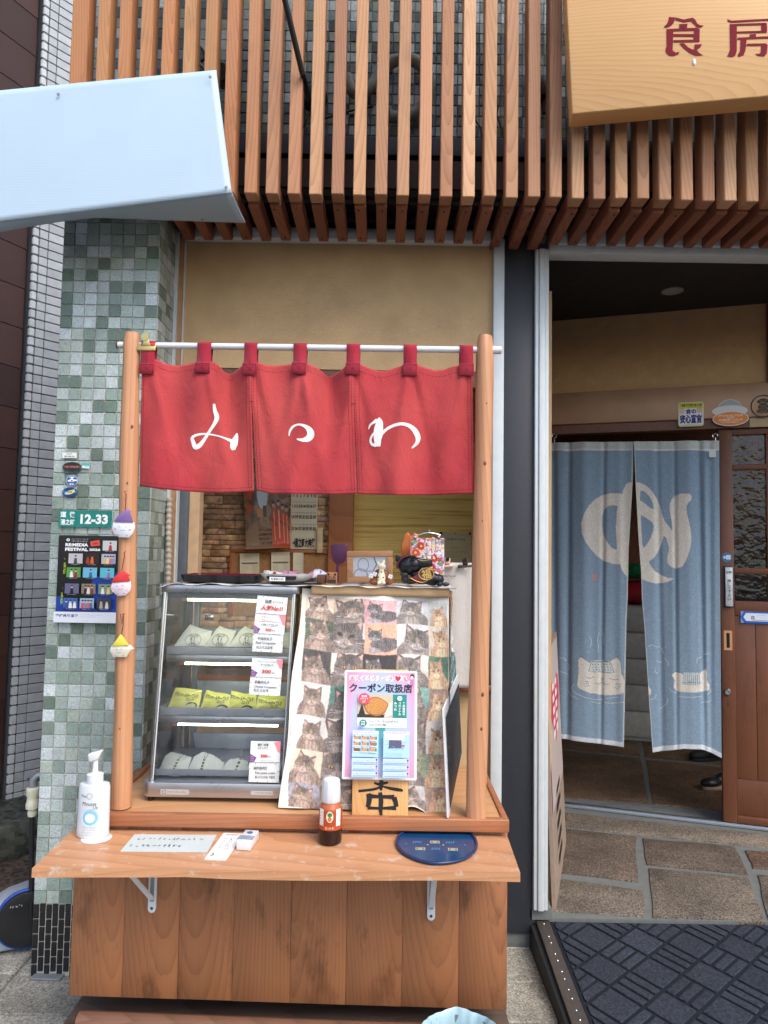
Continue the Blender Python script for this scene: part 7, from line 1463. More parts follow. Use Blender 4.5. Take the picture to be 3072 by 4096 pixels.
m = MB(); m.lathe([(R0 * .97, hz(250)), (R0 * .9, hz(236)), (R0 * .78, hz(222)), (R0 * .74, hz(212))], n=32); m.build('shoulder', m_plain('brown_glass', srgb(176, 96, 56), .12, var=.1), sc_, 40)
Rc = hx(415, 540, 150); m = MB(); prof = [(Rc, hz(214)), (Rc * 1.0, hz(160)), (Rc * .97, hz(110)), (Rc * .88, hz(70)), (Rc * .55, hz(62)), (Rc * .2, hz(60))]; m.lathe(prof, n=10); m.build('cap', M['white_plastic'], sc_, bevel=.002, angle=25)
pr = Print(y0=0, step=.00004); zl = hz(300); pr.ellipse(.0, zl + .004, .009, .014, srgb(236, 226, 200)); pr.ellipse(0, zl + .009, .006, .005, srgb(60, 130, 70)); pr.ellipse(0, zl - .002, .005, .006, srgb(200, 120, 60)); pr.rect(-.012, hz(372), .012, hz(352), srgb(226, 110, 50)); pr.scribble(-.010, .010, hz(362), .006, (.92, .9, .85))
for x in (-.021, .021): pr.rect(x - .005, zl - .02, x + .005, zl + .022, srgb(246, 240, 232)); [pr.scribble(x - .004, x + .004, zl - .016 + .007 * i, .004, srgb(60, 60, 130)) for i in range(5)]
pr.v = [(x, -R0 * 1.025 * math.sqrt(max(.02, 1 - (x / (R0 * 1.02)) ** 2)) - .0008 + y, z) for x, y, z in pr.v]; pr.build('print', M['print'], sc_)
# blue tray with one straight side
ol = [(985, 396), (1160, 392), (1335, 400), (1400, 430), (1428, 485), (1420, 530), (1380, 570), (1300, 602), (1200, 616), (1110, 610), (1020, 583), (950, 543), (914, 495), (918, 455), (942, 424)]
w4 = [PZ(*D2(x, y), ZS + .006) for x, y in ol]; cc_ = sum(w4) / len(w4); bt2 = thing('blue_tray', 'glossy blue tray with one straight side lying on the shelf', 'tray', (cc_[0], cc_[1], ZS))
sm_ = np.array(curve([(p - cc_)[:2] for p in w4 + w4[:1]], 70))[:-1]; BLU = m_plain('blue_lacquer', srgb(22, 66, 108), .18, var=.06)
m = MB(); m.prism([(x * .97, y * .97, .0) for x, y in sm_], (0, 0, .004)); m.build('floor', BLU, bt2); m = MB(); m.tube([(x, y, .006) for x, y in sm_] + [(sm_[0][0], sm_[0][1], .006)], .0038, 8); m.build('rim', m_plain('blue_rim', srgb(28, 50, 92), .25), bt2, 60)
pr = Print(y0=-.0044, step=.00004); LB = srgb(60, 150, 206); CR = srgb(206, 204, 160)
def motif(x, y, c_): pr.rect(x - .012, y - .008, x + .012, y + .008, c_); pr.rect(x - .010, y - .006, x + .010, y + .006, srgb(24, 74, 118)); pr.ellipse(x, y, .006, .005, c_, 10); pr.ellipse(x, y, .0025, .002, srgb(24, 74, 118), 8)
for x, y, c_ in ((-.045, .02, LB), (0, .022, CR), (.04, .02, LB), (-.04, -.022, CR), (0, -.022, LB), (.042, -.024, CR)):
    (motif(x, y, c_) if c_ is CR else [pr.line([(x - .012 + .006 * i, y - .006), (x - .008 + .006 * i, y + .007)], .0022, c_) for i in range(4)])
for x, y in ((-.02, .002), (.02, .002), (-.075, .005), (.075, .004)): pr.ellipse(x, y, .003, .003, CR if abs(x) < .05 else LB, 6)
pr.v = [(x, z, -y) for x, y, z in pr.v]; pr.build('print', M['print_gloss'], bt2)
# waste bin lined with a pale blue bag
bc = PZ(*D2(1300, 1640), .28); rb_ = .103; bn = thing('waste_bin', 'round waste bin lined with a pale blue plastic bag at the stall foot', 'waste bin', (bc[0], bc[1], 0)); bn.location.y = 1.735; bn.location.z = -.012; bn.scale = (.94, .94, 1)
m = MB(); m.lathe([(.082, 0), (.09, .01), (.099, .312), (.097, .312), (.085, .012)], n=32); m.build('bucket', m_plain('grey_bucket', srgb(120, 130, 136), .4), bn, 40)
m = MB(); N = 90; vs = []; prof = [(.104, .15), (.107, .21), (.106, .28), (.1055, .316), (.102, .324), (.094, .316), (.088, .26), (.08, .06)]
for r_, z in prof:
    for q_ in range(N): a = 2 * math.pi * q_ / N; k_ = r_ + (.0035 * math.sin(9 * a + z * 20) + .002 * math.sin(23 * a + z * 9)) * (1 if z < .317 else .5); vs.append((k_ * math.cos(a), k_ * math.sin(a), z + .003 * math.sin(5 * a)))
m.add(vs, [(i * N + q_, i * N + (q_ + 1) % N, (i + 1) * N + (q_ + 1) % N, (i + 1) * N + q_) for i in range(len(prof) - 1) for q_ in range(N)]); m.build('bag', M['bin_bag'], bn, 60)
m = MB(); m.ell((.085, -.03, .314), (.018, .014, .016), 12, 8); m.build('knot', M['bin_bag'], bn, True)

# ================================================================== on the log posts and the tiled pillar
def origami(label, hat, face, hatc, facec, cr, Y, string, features):
    t = thing('origami_ornament', label, 'ornament', tuple(P(*cr(*face[0]), Y)), group='folded paper ghosts hanging on the log post'); o0 = np.array(t.location)
    for nm, pl, c_, y in (('face', face, facec, 0.0), ('hat', hat, hatc, -.003)):
        m = MB(); pts = [P(*cr(*p), Y) - o0 + np.array([0, y, 0]) for p in pl]; m.prism(pts, (0, .0022, 0)); o = m.build(nm, M['paper'], t, bevel=.0006, seg=1, angle=60); o.color = (*[a / b for a, b in zip(c_, srgb(240, 240, 236))], 1)
    m = MB(); m.tube([P(*cr(*p), Y + (.002 if i else .002)) - o0 for i, p in enumerate(string)], .0011, 6); m.build('string', M['thread'], t, True)
    pr = Print(y0=-.0006)
    K = srgb(90, 96, 104); RD = srgb(230, 110, 100)
    f = lambda x, y: (lambda q: (q[0], q[2]))(P(*cr(x, y), Y) - o0)
    for typ, pts in features:
        if typ == 'l': pr.line([f(*p) for p in pts], .0008, K)
        elif typ == 'd': x, z = f(*pts); pr.ellipse(x, z, .0013, .0015, srgb(40, 40, 44), 8)
        elif typ == 'b': x, z = f(*pts); pr.ellipse(x, z, .0032, .0016, RD, 10)
        elif typ == 'p': x, z = f(*pts); pr.ellipse(x, z, .0028, .0022, srgb(244, 190, 196), 10)
    pr.build('drawing', M['print'], t)
PYo = 1.955
origami('white paper ghost with a purple folded hat on the left log post', [(790, 945), (835, 870), (910, 815), (965, 785), (1000, 815), (985, 830), (1028, 952)], [(775, 945), (1033, 950), (1042, 1010), (1020, 1080), (970, 1138), (850, 1135), (778, 1085), (762, 1030)], srgb(140, 110, 170), srgb(236, 240, 244), E6, PYo, [(940, 565), (915, 570), (935, 610), (930, 700), (925, 810)],
        [('l', [(840, 990), (865, 1000), (842, 1012)]), ('l', [(945, 990), (922, 1003), (945, 1014)]), ('l', [(862, 1052), (875, 1046), (890, 1054), (905, 1046), (925, 1053)]), ('b', (802, 1032)), ('b', (982, 1042)), ('l', [(828, 1095), (832, 1112), (850, 1105)]), ('l', [(935, 1098), (942, 1118), (960, 1105)])])
origami('pale paper ghost with a red folded hat on the left log post', [(755, 1690), (800, 1612), (905, 1540), (992, 1605), (965, 1612), (988, 1672)], [(765, 1688), (985, 1670), (998, 1730), (985, 1790), (930, 1850), (830, 1856), (765, 1800), (742, 1760)], srgb(222, 56, 56), srgb(240, 222, 230), E6, PYo - .003, [(935, 1310), (912, 1320), (915, 1370), (900, 1450), (885, 1545)],
        [('d', (824, 1735)), ('d', (894, 1728)), ('l', [(832, 1775), (850, 1768), (870, 1776), (900, 1764)]), ('p', (778, 1798)), ('p', (945, 1778)), ('l', [(815, 1825), (822, 1842), (845, 1832)]), ('l', [(900, 1815), (908, 1834), (926, 1818)])])
origami('cream paper ghost with a yellow folded hat, lowest on the left log post', [(725, 868), (785, 790), (840, 864)], [(722, 866), (845, 862), (868, 886), (845, 896), (820, 940), (735, 942), (710, 900)], srgb(238, 220, 80), srgb(240, 236, 214), C1, PYo - .006, [(810, 660), (780, 665), (790, 720), (800, 660), (798, 740), (786, 795)],
        [('l', [(752, 886), (762, 891), (752, 896)]), ('l', [(790, 886), (780, 891), (790, 896)]), ('l', [(758, 908), (770, 914), (784, 908)]), ('p', (738, 912)), ('p', (808, 908)), ('l', [(748, 928), (752, 936), (760, 930)]), ('l', [(792, 924), (798, 932), (806, 926)])])
PYs = 2.4725
def ps(name, label, cat, pts, painter, mat=None, thick=.0015, col=None, rad=0, pmat='print', Y=PYs, cr=E6): Mx, w, h = quadpx(cr, pts, Y); return sheet(name, label, cat, Mx, w, h, painter, col, mat, thick, None, pmat, 0, rad)
ps('number_tag', 'small white enamel number plate on the pillar tiles', 'plate', [(150, 92), (328, 92), (326, 162), (150, 160)], lambda pr, w, h: (pr.text('NTT', 0, h * .22, h * .4, srgb(70, 74, 80), .0, width=w * .36), pr.text('0018616', 0, -h * .2, h * .46, srgb(70, 74, 80), .0, width=w * .7)), rad=.0015)
def oval(name, label, cx, cy, rx, ry, col, painter, rim=None):
    c_ = P(*E6(cx, cy), PYs); w = P(*E6(cx + rx, cy), PYs)[0] - c_[0]; h = c_[2] - P(*E6(cx, cy + ry), PYs)[2]; m = MB(); m.prism([(w * math.cos(a), 0, h * math.sin(a)) for a in np.linspace(0, 2 * math.pi, 33)[:-1]], (0, .0012, 0)); o = m.build(name, M['paper'], None); o.location = c_; o.color = (*col, 1); pr = Print(); painter(pr, w, h); pr.build('print', M['print'], o); return tag(o, label, 'sticker')
def old_st(pr, w, h): pr.ellipse(0, 0, w * .95, h * .92, srgb(44, 40, 42)); pr.rect(-w * .86, -h * .15, w * .9, h * .3, srgb(120, 62, 44)); pr.scribble(-w * .6, w * .6, h * .05, h * .3, srgb(206, 196, 190)); pr.scribble(-w * .6, w * .6, -h * .3, h * .3, srgb(110, 54, 40)); pr.scribble(-w * .3, w * .4, h * .55, h * .3, srgb(70, 44, 40)); pr.ring(0, 0, w * .97, h * .95, h * .05, srgb(60, 120, 140), 190, 350)
oval('worn_sticker', 'worn dark brown oval sticker below the number plate', 270, 272, 120, 66, srgb(90, 120, 130), old_st)
ps('small_label', 'tiny turquoise and white label beside the worn oval sticker', 'label', [(395, 218), (487, 226), (482, 290), (393, 284)], lambda pr, w, h: (pr.rect(-w * .5, .0, w * .5, h * .5, srgb(80, 186, 190)), pr.scribble(-w * .4, w * .4, h * .28, h * .2, srgb(30, 100, 110)), pr.scribble(-w * .25, w * .3, -h * .2, h * .18, srgb(90, 96, 100))))
def tap_st(pr, w, h): B_ = srgb(30, 100, 176); Wt = (.9, .92, .94); pr.ellipse(0, 0, w * .92, h * .92, B_); pr.rect(-w * .12, h * .0, w * .12, h * .7, Wt); pr.rect(-w * .4, h * .5, w * .4, h * .68, Wt); pr.ellipse(0, h * .05, w * .45, h * .26, Wt); pr.rect(w * .2, -h * .06, w * .85, h * .2, Wt); pr.rect(-w * .7, -h * .16, -w * .3, h * .1, Wt); pr.poly([(0, -h * .2), (-w * .2, h * .0), (-w * .1, h * .14), (0, h * .08), (w * .1, h * .14), (w * .2, 0)], srgb(206, 40, 50)); pr.text('節水', 0, -h * .62, h * .34, Wt, .02, width=w * .8)
oval('round_sticker', 'round blue sticker with a white water tap drawing', 270, 438, 72, 70, srgb(236, 240, 242), tap_st)
def nhk(pr, w, h): pr.ellipse(0, 0, w * .97, h * .95, srgb(34, 62, 120)); pr.rect(-w * .9, -h * .1, -w * .2, h * .2, srgb(50, 150, 170)); pr.rect(w * .4, -h * .1, w * .92, h * .2, srgb(50, 150, 150)); pr.poly([(-w * .7, -h * .35), (-w * .2, h * .3), (w * .6, h * .62), (w * .72, h * .2), (w * .3, -h * .3), (-w * .3, -h * .5)], srgb(200, 206, 210)); pr.poly([(-w * .5, -h * .2), (w * .1, h * .36), (w * .7, h * .36), (w * .4, -h * .2)], srgb(236, 220, 60)); pr.text('NHK', w * .04, h * .08, h * .5, srgb(60, 60, 40), .03, slant=.2)
oval('oval_sticker', 'oval blue sticker with a yellow and white swoosh', 242, 582, 94, 60, srgb(40, 60, 110), nhk)
def addr(pr, w, h):
    T_ = srgb(30, 128, 120); Wt = (.86, .9, .88); pr.rect(-w / 2, -h / 2, w / 2, h / 2, T_); pr.line([(-w * .175, -h * .5), (-w * .175, h * .5)], w * .004, srgb(20, 80, 76))
    pr.text('道', -w * .42, h * .24, h * .36, Wt, .03); pr.text('後', -w * .245, h * .24, h * .36, Wt, .03); pr.text('湯之町', -w * .335, -h * .22, h * .36, Wt, .03, width=w * .265); pr.text('12-33', w * .165, -h * .02, h * .74, Wt, .045, width=w * .52)
    pr.ellipse(-w * .175, 0, w * .012, h * .03, srgb(50, 50, 50), 8); pr.ellipse(w * .48, 0, w * .01, h * .03, srgb(50, 50, 50), 8)
ps('address_plate', 'green enamel street address plate reading 12-33 on the pillar', 'address plate', [(115, 798), (768, 808), (758, 1016), (108, 1002)], addr, thick=.003, rad=.002)
def fest(pr, w, h):
    K = srgb(16, 16, 20); B_ = srgb(30, 62, 150); Wt = (.9, .9, .92); x0 = -w / 2
    pr.rect(-w / 2, -h * .38, w / 2, h / 2, K); pr.poly([(w * .5, h * .12), (w * .0, h * .02), (-w * .06, -h * .1), (w * .1, -h * .38), (w * .5, -h * .38)], B_); pr.poly([(-w * .5, -h * .2), (-w * .1, -h * .28), (w * .1, -h * .38), (-w * .5, -h * .38)], B_)
    S_ = lambda x: -w / 2 + w * (x - 70) / 930; Z_ = lambda y: h / 2 - h * (y - 1108) / 1065
    pr.ring(S_(190), Z_(1165), w * .018, h * .011, w * .012, Wt); pr.scribble(S_(232), S_(445), Z_(1153), h * .011, Wt); pr.scribble(S_(232), S_(445), Z_(1180), h * .018, Wt)
    pr.text('RE:MEDIA', S_(303), Z_(1225), h * .048, Wt, .05, width=S_(450) - S_(160)); pr.text('FESTIVAL', S_(303), Z_(1281), h * .048, Wt, .05, width=S_(450) - S_(160)); pr.text('2026', S_(533), Z_(1281), h * .036, Wt, .05, width=S_(604) - S_(462))
    a = [(S_(470), Z_(1182)), (S_(585), Z_(1160)), (S_(597), Z_(1228)), (S_(482), Z_(1242))]; pr.poly(a, srgb(222, 80, 60)); pr.text('Live', S_(535), Z_(1203), h * .032, K, .03, rot=.15)
    Y_ = srgb(190, 220, 50); pr.text('10月17(土)', S_(160), Z_(1515), h * .030, Y_, .02, rot=-math.pi / 2, width=h * .13); pr.text('10月18(日)', S_(140), Z_(1885), h * .030, Y_, .02, rot=-math.pi / 2, width=h * .13); pr.scribble(S_(155), S_(165), Z_(1400), h * .02, Y_); pr.scribble(S_(140), S_(150), Z_(1760), h * .02, Y_)
    r4 = random.Random(4)
    def ph(x, y, bg, figs):
        X0, X1, Z0, Z1 = S_(x), S_(x + 178), Z_(y + 122), Z_(y); pr.rect(X0, Z0, X1, Z1, bg); ww, hh = X1 - X0, Z1 - Z0
        for fx, c_, sk in figs:
            cx = X0 + ww * fx; pr.poly([(cx - ww * .13, Z0), (cx + ww * .13, Z0), (cx + ww * .08, Z0 + hh * .55), (cx - ww * .08, Z0 + hh * .55)], c_); pr.ellipse(cx, Z0 + hh * .68, ww * .07, hh * .13, sk, 10); pr.ellipse(cx, Z0 + hh * .76, ww * .075, hh * .09, srgb(40, 32, 30), 10)
        pr.scribble(X0 + ww * .2, X1 - ww * .2, Z0 - h * .011, h * .011, Wt)
    sk = srgb(226, 196, 180)
    ph(632, 1168, srgb(206, 206, 204), [(.55, srgb(180, 40, 60), sk)]); ph(208, 1332, srgb(190, 186, 190), [(.5, srgb(70, 76, 90), sk)]); ph(418, 1332, srgb(40, 26, 22), [(.5, srgb(226, 100, 40), srgb(226, 130, 60)), (.2, srgb(160, 60, 30), srgb(120, 60, 40))]); ph(626, 1332, srgb(180, 184, 206), [(.25, srgb(226, 190, 90), sk), (.45, srgb(226, 210, 180), sk), (.65, srgb(210, 120, 130), sk), (.85, srgb(150, 150, 190), sk)])
    ph(195, 1502, srgb(90, 150, 70), [(.35, srgb(226, 226, 224), sk), (.65, srgb(150, 40, 70), sk)]); ph(403, 1502, srgb(110, 180, 210), [(.55, srgb(40, 110, 160), sk)]); ph(620, 1502, srgb(90, 190, 206), [(.6, srgb(150, 110, 180), sk)])
    ph(186, 1700, srgb(100, 100, 130), [(.5, srgb(30, 28, 34), sk)]); ph(395, 1700, srgb(140, 120, 100), [(.3, srgb(40, 40, 40), sk), (.5, srgb(226, 220, 210), sk), (.75, srgb(120, 70, 50), sk)]); ph(612, 1700, srgb(120, 140, 110), [(.3, srgb(226, 226, 230), sk), (.7, srgb(220, 190, 120), sk)])
    ph(180, 1876, srgb(60, 100, 170), [(.2, srgb(60, 80, 140), sk), (.5, srgb(230, 230, 230), sk), (.8, srgb(230, 226, 220), sk)]); ph(388, 1876, srgb(150, 180, 210), [(.2, srgb(210, 90, 90), sk), (.4, srgb(120, 140, 180), sk), (.6, srgb(210, 100, 90), sk), (.8, srgb(90, 110, 150), sk)]); ph(605, 1876, srgb(60, 60, 66), [(.3, srgb(170, 170, 160), sk), (.7, srgb(210, 206, 196), sk)])
    pr.rect(-w / 2, -h / 2, w / 2, -h * .38, srgb(226, 230, 238)); pr.text('愛媛県武道館', S_(235), Z_(2090), h * .036, srgb(90, 100, 150), .03, width=S_(375) - S_(92)); pr.scribble(S_(395), S_(680), Z_(2078), h * .011, srgb(120, 130, 170)); pr.scribble(S_(395), S_(600), Z_(2102), h * .011, srgb(120, 130, 170)); pr.scribble(S_(420), S_(510), Z_(2148), h * .007, srgb(170, 110, 110))
ps('festival_poster', 'black and blue music festival poster half behind the log post', 'poster', [(115, 1108), (1000, 1120), (985, 2190), (60, 2172)], fest, pmat='print_gloss', Y=2.470)

# ================================================================== alley side: tap and hose reel
tp0 = P(*D1(215, 130), 2.62); tap = thing('hose_tap', 'cream plastic hose coupling on a tap at the pillar edge', 'tap', tuple(tp0)); CRM = m_plain('cream_coupling', srgb(214, 214, 190), .4)
m = MB(); m.lathe([(.010, -.10), (.014, -.098), (.016, -.085), (.013, -.075), (.022, -.07), (.023, -.055), (.020, -.045), (.019, -.03), (.024, -.022), (.024, .0), (.018, .004)], n=18); m.build('coupling', CRM, tap, 40)
m = MB(); m.tube([(0, 0, 0), (0, 0, .03), (.012, .0, .045), (.05, .02, .05)], [.015, .014, .012, .012], 12); m.build('spout', M['grey_alu'], tap, True); m = MB(); m.tube([(-.02, 0, .03), (.02, 0, .03)], .006, 8); m.build('handle', M['steel'], tap, True)
hs = [tp0 + np.array([0, 0, -.1]), tp0 + np.array([.01, -.005, -.3]), tp0 + np.array([.02, 0, -.5]), np.array([-1.21, 2.66, .05])]
m = MB(); m.tube(curve(hs, 30), .009, 10); o = m.build('garden_hose', M['rubber'], None, True); tag(o, 'black hose hanging from the tap down the pillar edge', 'hose')
hc = P(*D1(112, 985), 2.60); hr = thing('hose_reel', 'grey plastic hose reel with a round black disc ringed in blue', 'hose reel', (hc[0], 2.66, 0)); 
GP = m_plain('pale_grey_plastic', srgb(150, 160, 172), .4); z0 = hc[2]
R_ = Matrix.Rotation(.42, 4, 'Z')
def rp_(o, M_=Matrix.Identity(4)): o.matrix_local = R_ @ M_; return o
pl = [(-.17, .03), (-.16, .015), (.14, .015), (.15, .03), (.15, z0 + .08), (.12, z0 + .115), (-.06, z0 + .075), (-.17, z0 + .02)]
m = MB(); m.prism([(x, -.05, z) for x, z in pl], (0, .11, 0)); rp_(m.build('housing', GP, hr, bevel=.012, seg=3, angle=20))
m = MB(); m.lathe([(.104, 0), (.104, .006), (.097, .008), (.096, .006), (.09, .006)], n=40); rp_(m.build('blue_ring', m_plain('blue_plastic', srgb(34, 76, 170), .35), hr, 40), Matrix.Translation((0.005, -.0505, z0)) @ Matrix.Rotation(math.pi / 2, 4, 'X'))
m = MB(); m.lathe([(.095, 0), (.095, .010), (.088, .012), (.05, .006), (.01, .006)], n=40); rp_(m.build('disc', M['black_plastic'], hr, 40), Matrix.Translation((0.005, -.0575, z0)) @ Matrix.Rotation(math.pi / 2, 4, 'X'))
m = MB(); m.lathe([(.014, 0), (.018, .012), (.018, .028), (.010, .034)], n=18); rp_(m.build('crank_knob', m_plain('pale_knob', srgb(196, 204, 214), .35), hr, 40), Matrix.Translation((.07, -.068, z0 - .052)) @ Matrix.Rotation(math.pi / 2, 4, 'X'))
pr = Print(y0=-.0705); pr.scribble(-.05, -.01, z0 + .055, .010, srgb(190, 196, 200)); rp_(pr.build('lettering', M['print'], hr))
m = MB(); m.box(-.21, .1, -.06, .06, 0, .008); o = m.build('dark_plank', M['base_wood'], None, bevel=.003); o.matrix_world = Matrix.Translation((-1.5, 2.98, .06)) @ Matrix.Rotation(.5, 4, 'Z') @ Matrix.Rotation(.1, 4, 'Y'); o.location.z = .02; tag(o, 'dark plank lying behind the hose reel in the alley', 'plank')
q = PZ(*D1(325, 1340), .0); m = MB(); m.box(-.05, .05, -.035, .035, 0, .006); o = m.build('metal_cover', M['grey_alu'], None, bevel=.001); o.location = (q[0], q[1], .001); o.rotation_euler = (0, 0, -.05); tag(o, 'small galvanised metal cover on the paving at the pillar foot', 'cover')

# ================================================================== at the entrance
def nsurf(X, Y, ph):    # cloth on the door wall: photo position -> wall-local point with folds
    q = PW(*E7(X, Y), .075); t = np.clip((Y - 120) / 2240, 0, 1)
    d = .006 * np.sin(X / 75 + ph + t) + .003 * np.sin(X / 31 + 2 * t + ph)
    for xc, a, wd, sl in ((110, .022, 26, 20), (225, .018, 22, -10), (330, -.008, 40, 30), (480, .014, 16, -25), (590, -.008, 30, 10), (860, .012, 22, 40), (985, .010, 16, 20), (1090, -.008, 40, 20), (1165, .020, 20, 40), (1240, .014, 24, 10)):
        d = d + a * np.exp(-((X - xc - sl * t) / wd) ** 2) * (.45 + .55 * np.sin(math.pi * np.clip(t * .9 + .1, 0, 1)))
    return np.stack([q[..., 0], -.075 + d * .9, q[..., 1]], -1)
BLUE = np.array(srgb(140, 162, 180)); CREAM = np.array(srgb(226, 220, 208))
nr = thing('door_curtain', 'long blue split curtain with a large cream hiragana and bathing cats at the entrance', 'curtain', mw=WMAT)
LE_R = [(125, 690), (400, 686), (700, 668), (900, 656), (1260, 649), (1440, 640), (1940, 630), (2330, 622)]; RE_L = [(125, 693), (430, 706), (800, 726), (1050, 745), (1260, 752), (1440, 768), (1940, 800), (2400, 832)]
def panel(left):
    W_, H_ = (250, 470) if left else (230, 470); cvn = Canvas(W_, H_, BLUE); S_, T_ = cvn.x.copy(), cvn.y.copy()
    top = lambda x: 127 - x * .012
    bot = (lambda x: np.interp(x, [-80, 185, 622], [2222, 2260, 2320])) if left else (lambda x: np.interp(x, [752, 832, 950, 1050, 1180, 1250, 1328], [2362, 2359, 2342, 2330, 2335, 2362, 2402]))
    y_ = 120 + 2230 * T_
    xl = np.interp(y_, *zip(*RE_L)) if not left else -80 + 0 * y_; xr = np.interp(y_, *zip(*LE_R)) if left else 1308 + 18 * T_
    X = xl + (xr - xl) * S_; Y = top(X) * (1 - T_) + bot(X) * T_
    cvn.x, cvn.y = X, Y; cvn.box = (0, 0, 1, 1)
    cvn.clip = lambda: np.ones(X.shape, bool)
    cvn.put(Y < 172, np.array(srgb(198, 204, 200))); cvn.put((Y > 172) & (Y < 184), np.array(srgb(220, 222, 216))); cvn.put(T_ > .984, np.array(srgb(216, 222, 226)))
    lc_ = srgb(196, 206, 210); gl = srgb(120, 140, 150)
    if left:
        cvn.put(S_ > .985, np.array(srgb(196, 206, 210)))
        cvn.poly([(700, 410), (660, 412), (640, 425), (620, 460), (610, 495), (560, 492), (520, 493), (470, 503), (420, 530), (370, 580), (335, 640), (315, 710), (320, 780), (345, 840), (380, 890), (430, 945), (480, 980), (540, 998), (598, 1003), (602, 1030), (620, 1065), (660, 1106), (700, 1120)], CREAM)
        cvn.poly([(575, 580), (540, 577), (505, 585), (478, 610), (465, 660), (463, 730), (475, 790), (500, 840), (530, 880), (555, 895), (572, 893), (570, 860), (566, 800), (563, 740), (567, 680), (572, 630)], BLUE)
        cvn.rect(392, 1075, 432, 1118, srgb(214, 150, 140), .8); cvn.line([(398, 1090), (428, 1090)], 3, BLUE); cvn.line([(398, 1104), (428, 1104)], 3, BLUE)
        o_ = 1439.5; sh = lambda pts: [(a, b_ + o_) for a, b_ in pts]
        cvn.poly(sh([(290, 250), (310, 225), (370, 265), (420, 255), (520, 262), (570, 232), (598, 260), (606, 350), (626, 390), (628, 440), (620, 490), (560, 505), (480, 505), (380, 490), (300, 455), (282, 430), (292, 350)]), CREAM); cvn.line(sh([(290, 250), (310, 225), (370, 265), (520, 262), (570, 232), (598, 260), (606, 350), (626, 390)]), 4, gl); cvn.line(sh([(290, 250), (295, 340), (282, 430)]), 4, gl)
        cvn.poly(sh([(385, 265), (525, 270), (552, 345), (530, 352), (400, 336), (370, 330)]), srgb(206, 212, 208)); cvn.line(sh([(385, 265), (525, 270), (552, 345), (400, 336), (370, 330), (385, 265)]), 4, gl)
        for i in range(7):
            for j in range(3): cvn.ell(395 + i * 21 + j * 4, o_ + 284 + j * 20, 5, 4, gl)
        for pts in ([(350, 374), (380, 382), (412, 374)], [(520, 386), (550, 396), (584, 392)], [(415, 415), (440, 428), (464, 415), (490, 430), (516, 424)]): cvn.line(sh(pts), 4, gl)
        cvn.ell(466, o_ + 393, 11, 8, gl); cvn.ell(466, o_ + 393, 7, 5, CREAM)
        for pts in ([(336, 402), (368, 408)], [(338, 422), (370, 420)], [(345, 442), (374, 434)], [(566, 424), (600, 428)], [(562, 440), (596, 446)], [(556, 450), (584, 464)]): cvn.line(sh(pts), 3.5, gl)
        for pts in ([(270, 425), (245, 445), (260, 480), (330, 515), (400, 535), (470, 540)], [(220, 480), (250, 510), (290, 528)], [(500, 530), (580, 520)], [(380, 550), (450, 566)], [(480, 560), (560, 565), (624, 550)], [(380, 80), (388, 120), (380, 160)], [(440, 60), (432, 110), (440, 150), (436, 195)], [(470, 60), (482, 90), (476, 120), (480, 146)], [(150, 235), (190, 240), (210, 262)], [(160, 335), (200, 345), (225, 370)], [(215, 280), (232, 300), (222, 330)]): cvn.line(sh(pts), 5, lc_)
    else:
        cvn.put(S_ < .012, np.array(srgb(196, 206, 210)))
        cvn.poly([(680, 412), (740, 415), (780, 435), (820, 470), (860, 530), (885, 590), (900, 650), (915, 690), (940, 720), (972, 765), (970, 720), (960, 660), (950, 610), (952, 570), (965, 535), (990, 510), (1030, 495), (1080, 493), (1100, 500), (1110, 520), (1100, 545), (1080, 565), (1070, 590), (1075, 640), (1090, 700), (1103, 770), (1105, 830), (1100, 880), (1085, 930), (1065, 980), (1040, 1020), (1000, 1035), (960, 1020), (938, 995), (933, 965), (940, 930), (948, 890), (940, 850), (925, 810), (910, 798), (895, 850), (870, 910), (840, 955), (800, 985), (820, 1020), (850, 1055), (900, 1085), (940, 1100), (985, 1103), (950, 1125), (900, 1138), (850, 1140), (800, 1130), (765, 1115), (700, 1090)], CREAM)
        cvn.poly([(740, 475), (760, 472), (785, 490), (810, 520), (830, 560), (838, 608), (810, 595), (780, 570), (755, 550), (738, 545)], BLUE); cvn.poly([(742, 650), (770, 660), (800, 680), (830, 705), (838, 730), (830, 770), (815, 810), (795, 845), (775, 875), (765, 885), (755, 860), (750, 800), (745, 720)], BLUE)
        o_ = 1439.5; sh = lambda pts: [(a, b_ + o_) for a, b_ in pts]
        cvn.poly(sh([(962, 360), (985, 338), (1030, 340), (1042, 352), (1160, 350), (1215, 312), (1226, 345), (1222, 395), (1240, 430), (1236, 470), (1180, 482), (1080, 484), (1000, 475), (980, 445), (988, 400), (975, 380)]), CREAM); cvn.line(sh([(988, 400), (975, 380), (962, 360), (985, 338), (1030, 340), (1042, 352), (1160, 350), (1215, 312), (1226, 345), (1222, 395), (1240, 430)]), 4, gl)
        cvn.poly(sh([(1046, 338), (1165, 345), (1182, 420), (1170, 435), (1040, 428)]), srgb(206, 212, 208))
        for i in range(9): cvn.line(sh([(1050 + i * 14, 342), (1054 + i * 14, 430)]), 3.5, gl)
        cvn.line(sh([(1040, 415), (1110, 408), (1180, 420)]), 4, gl)
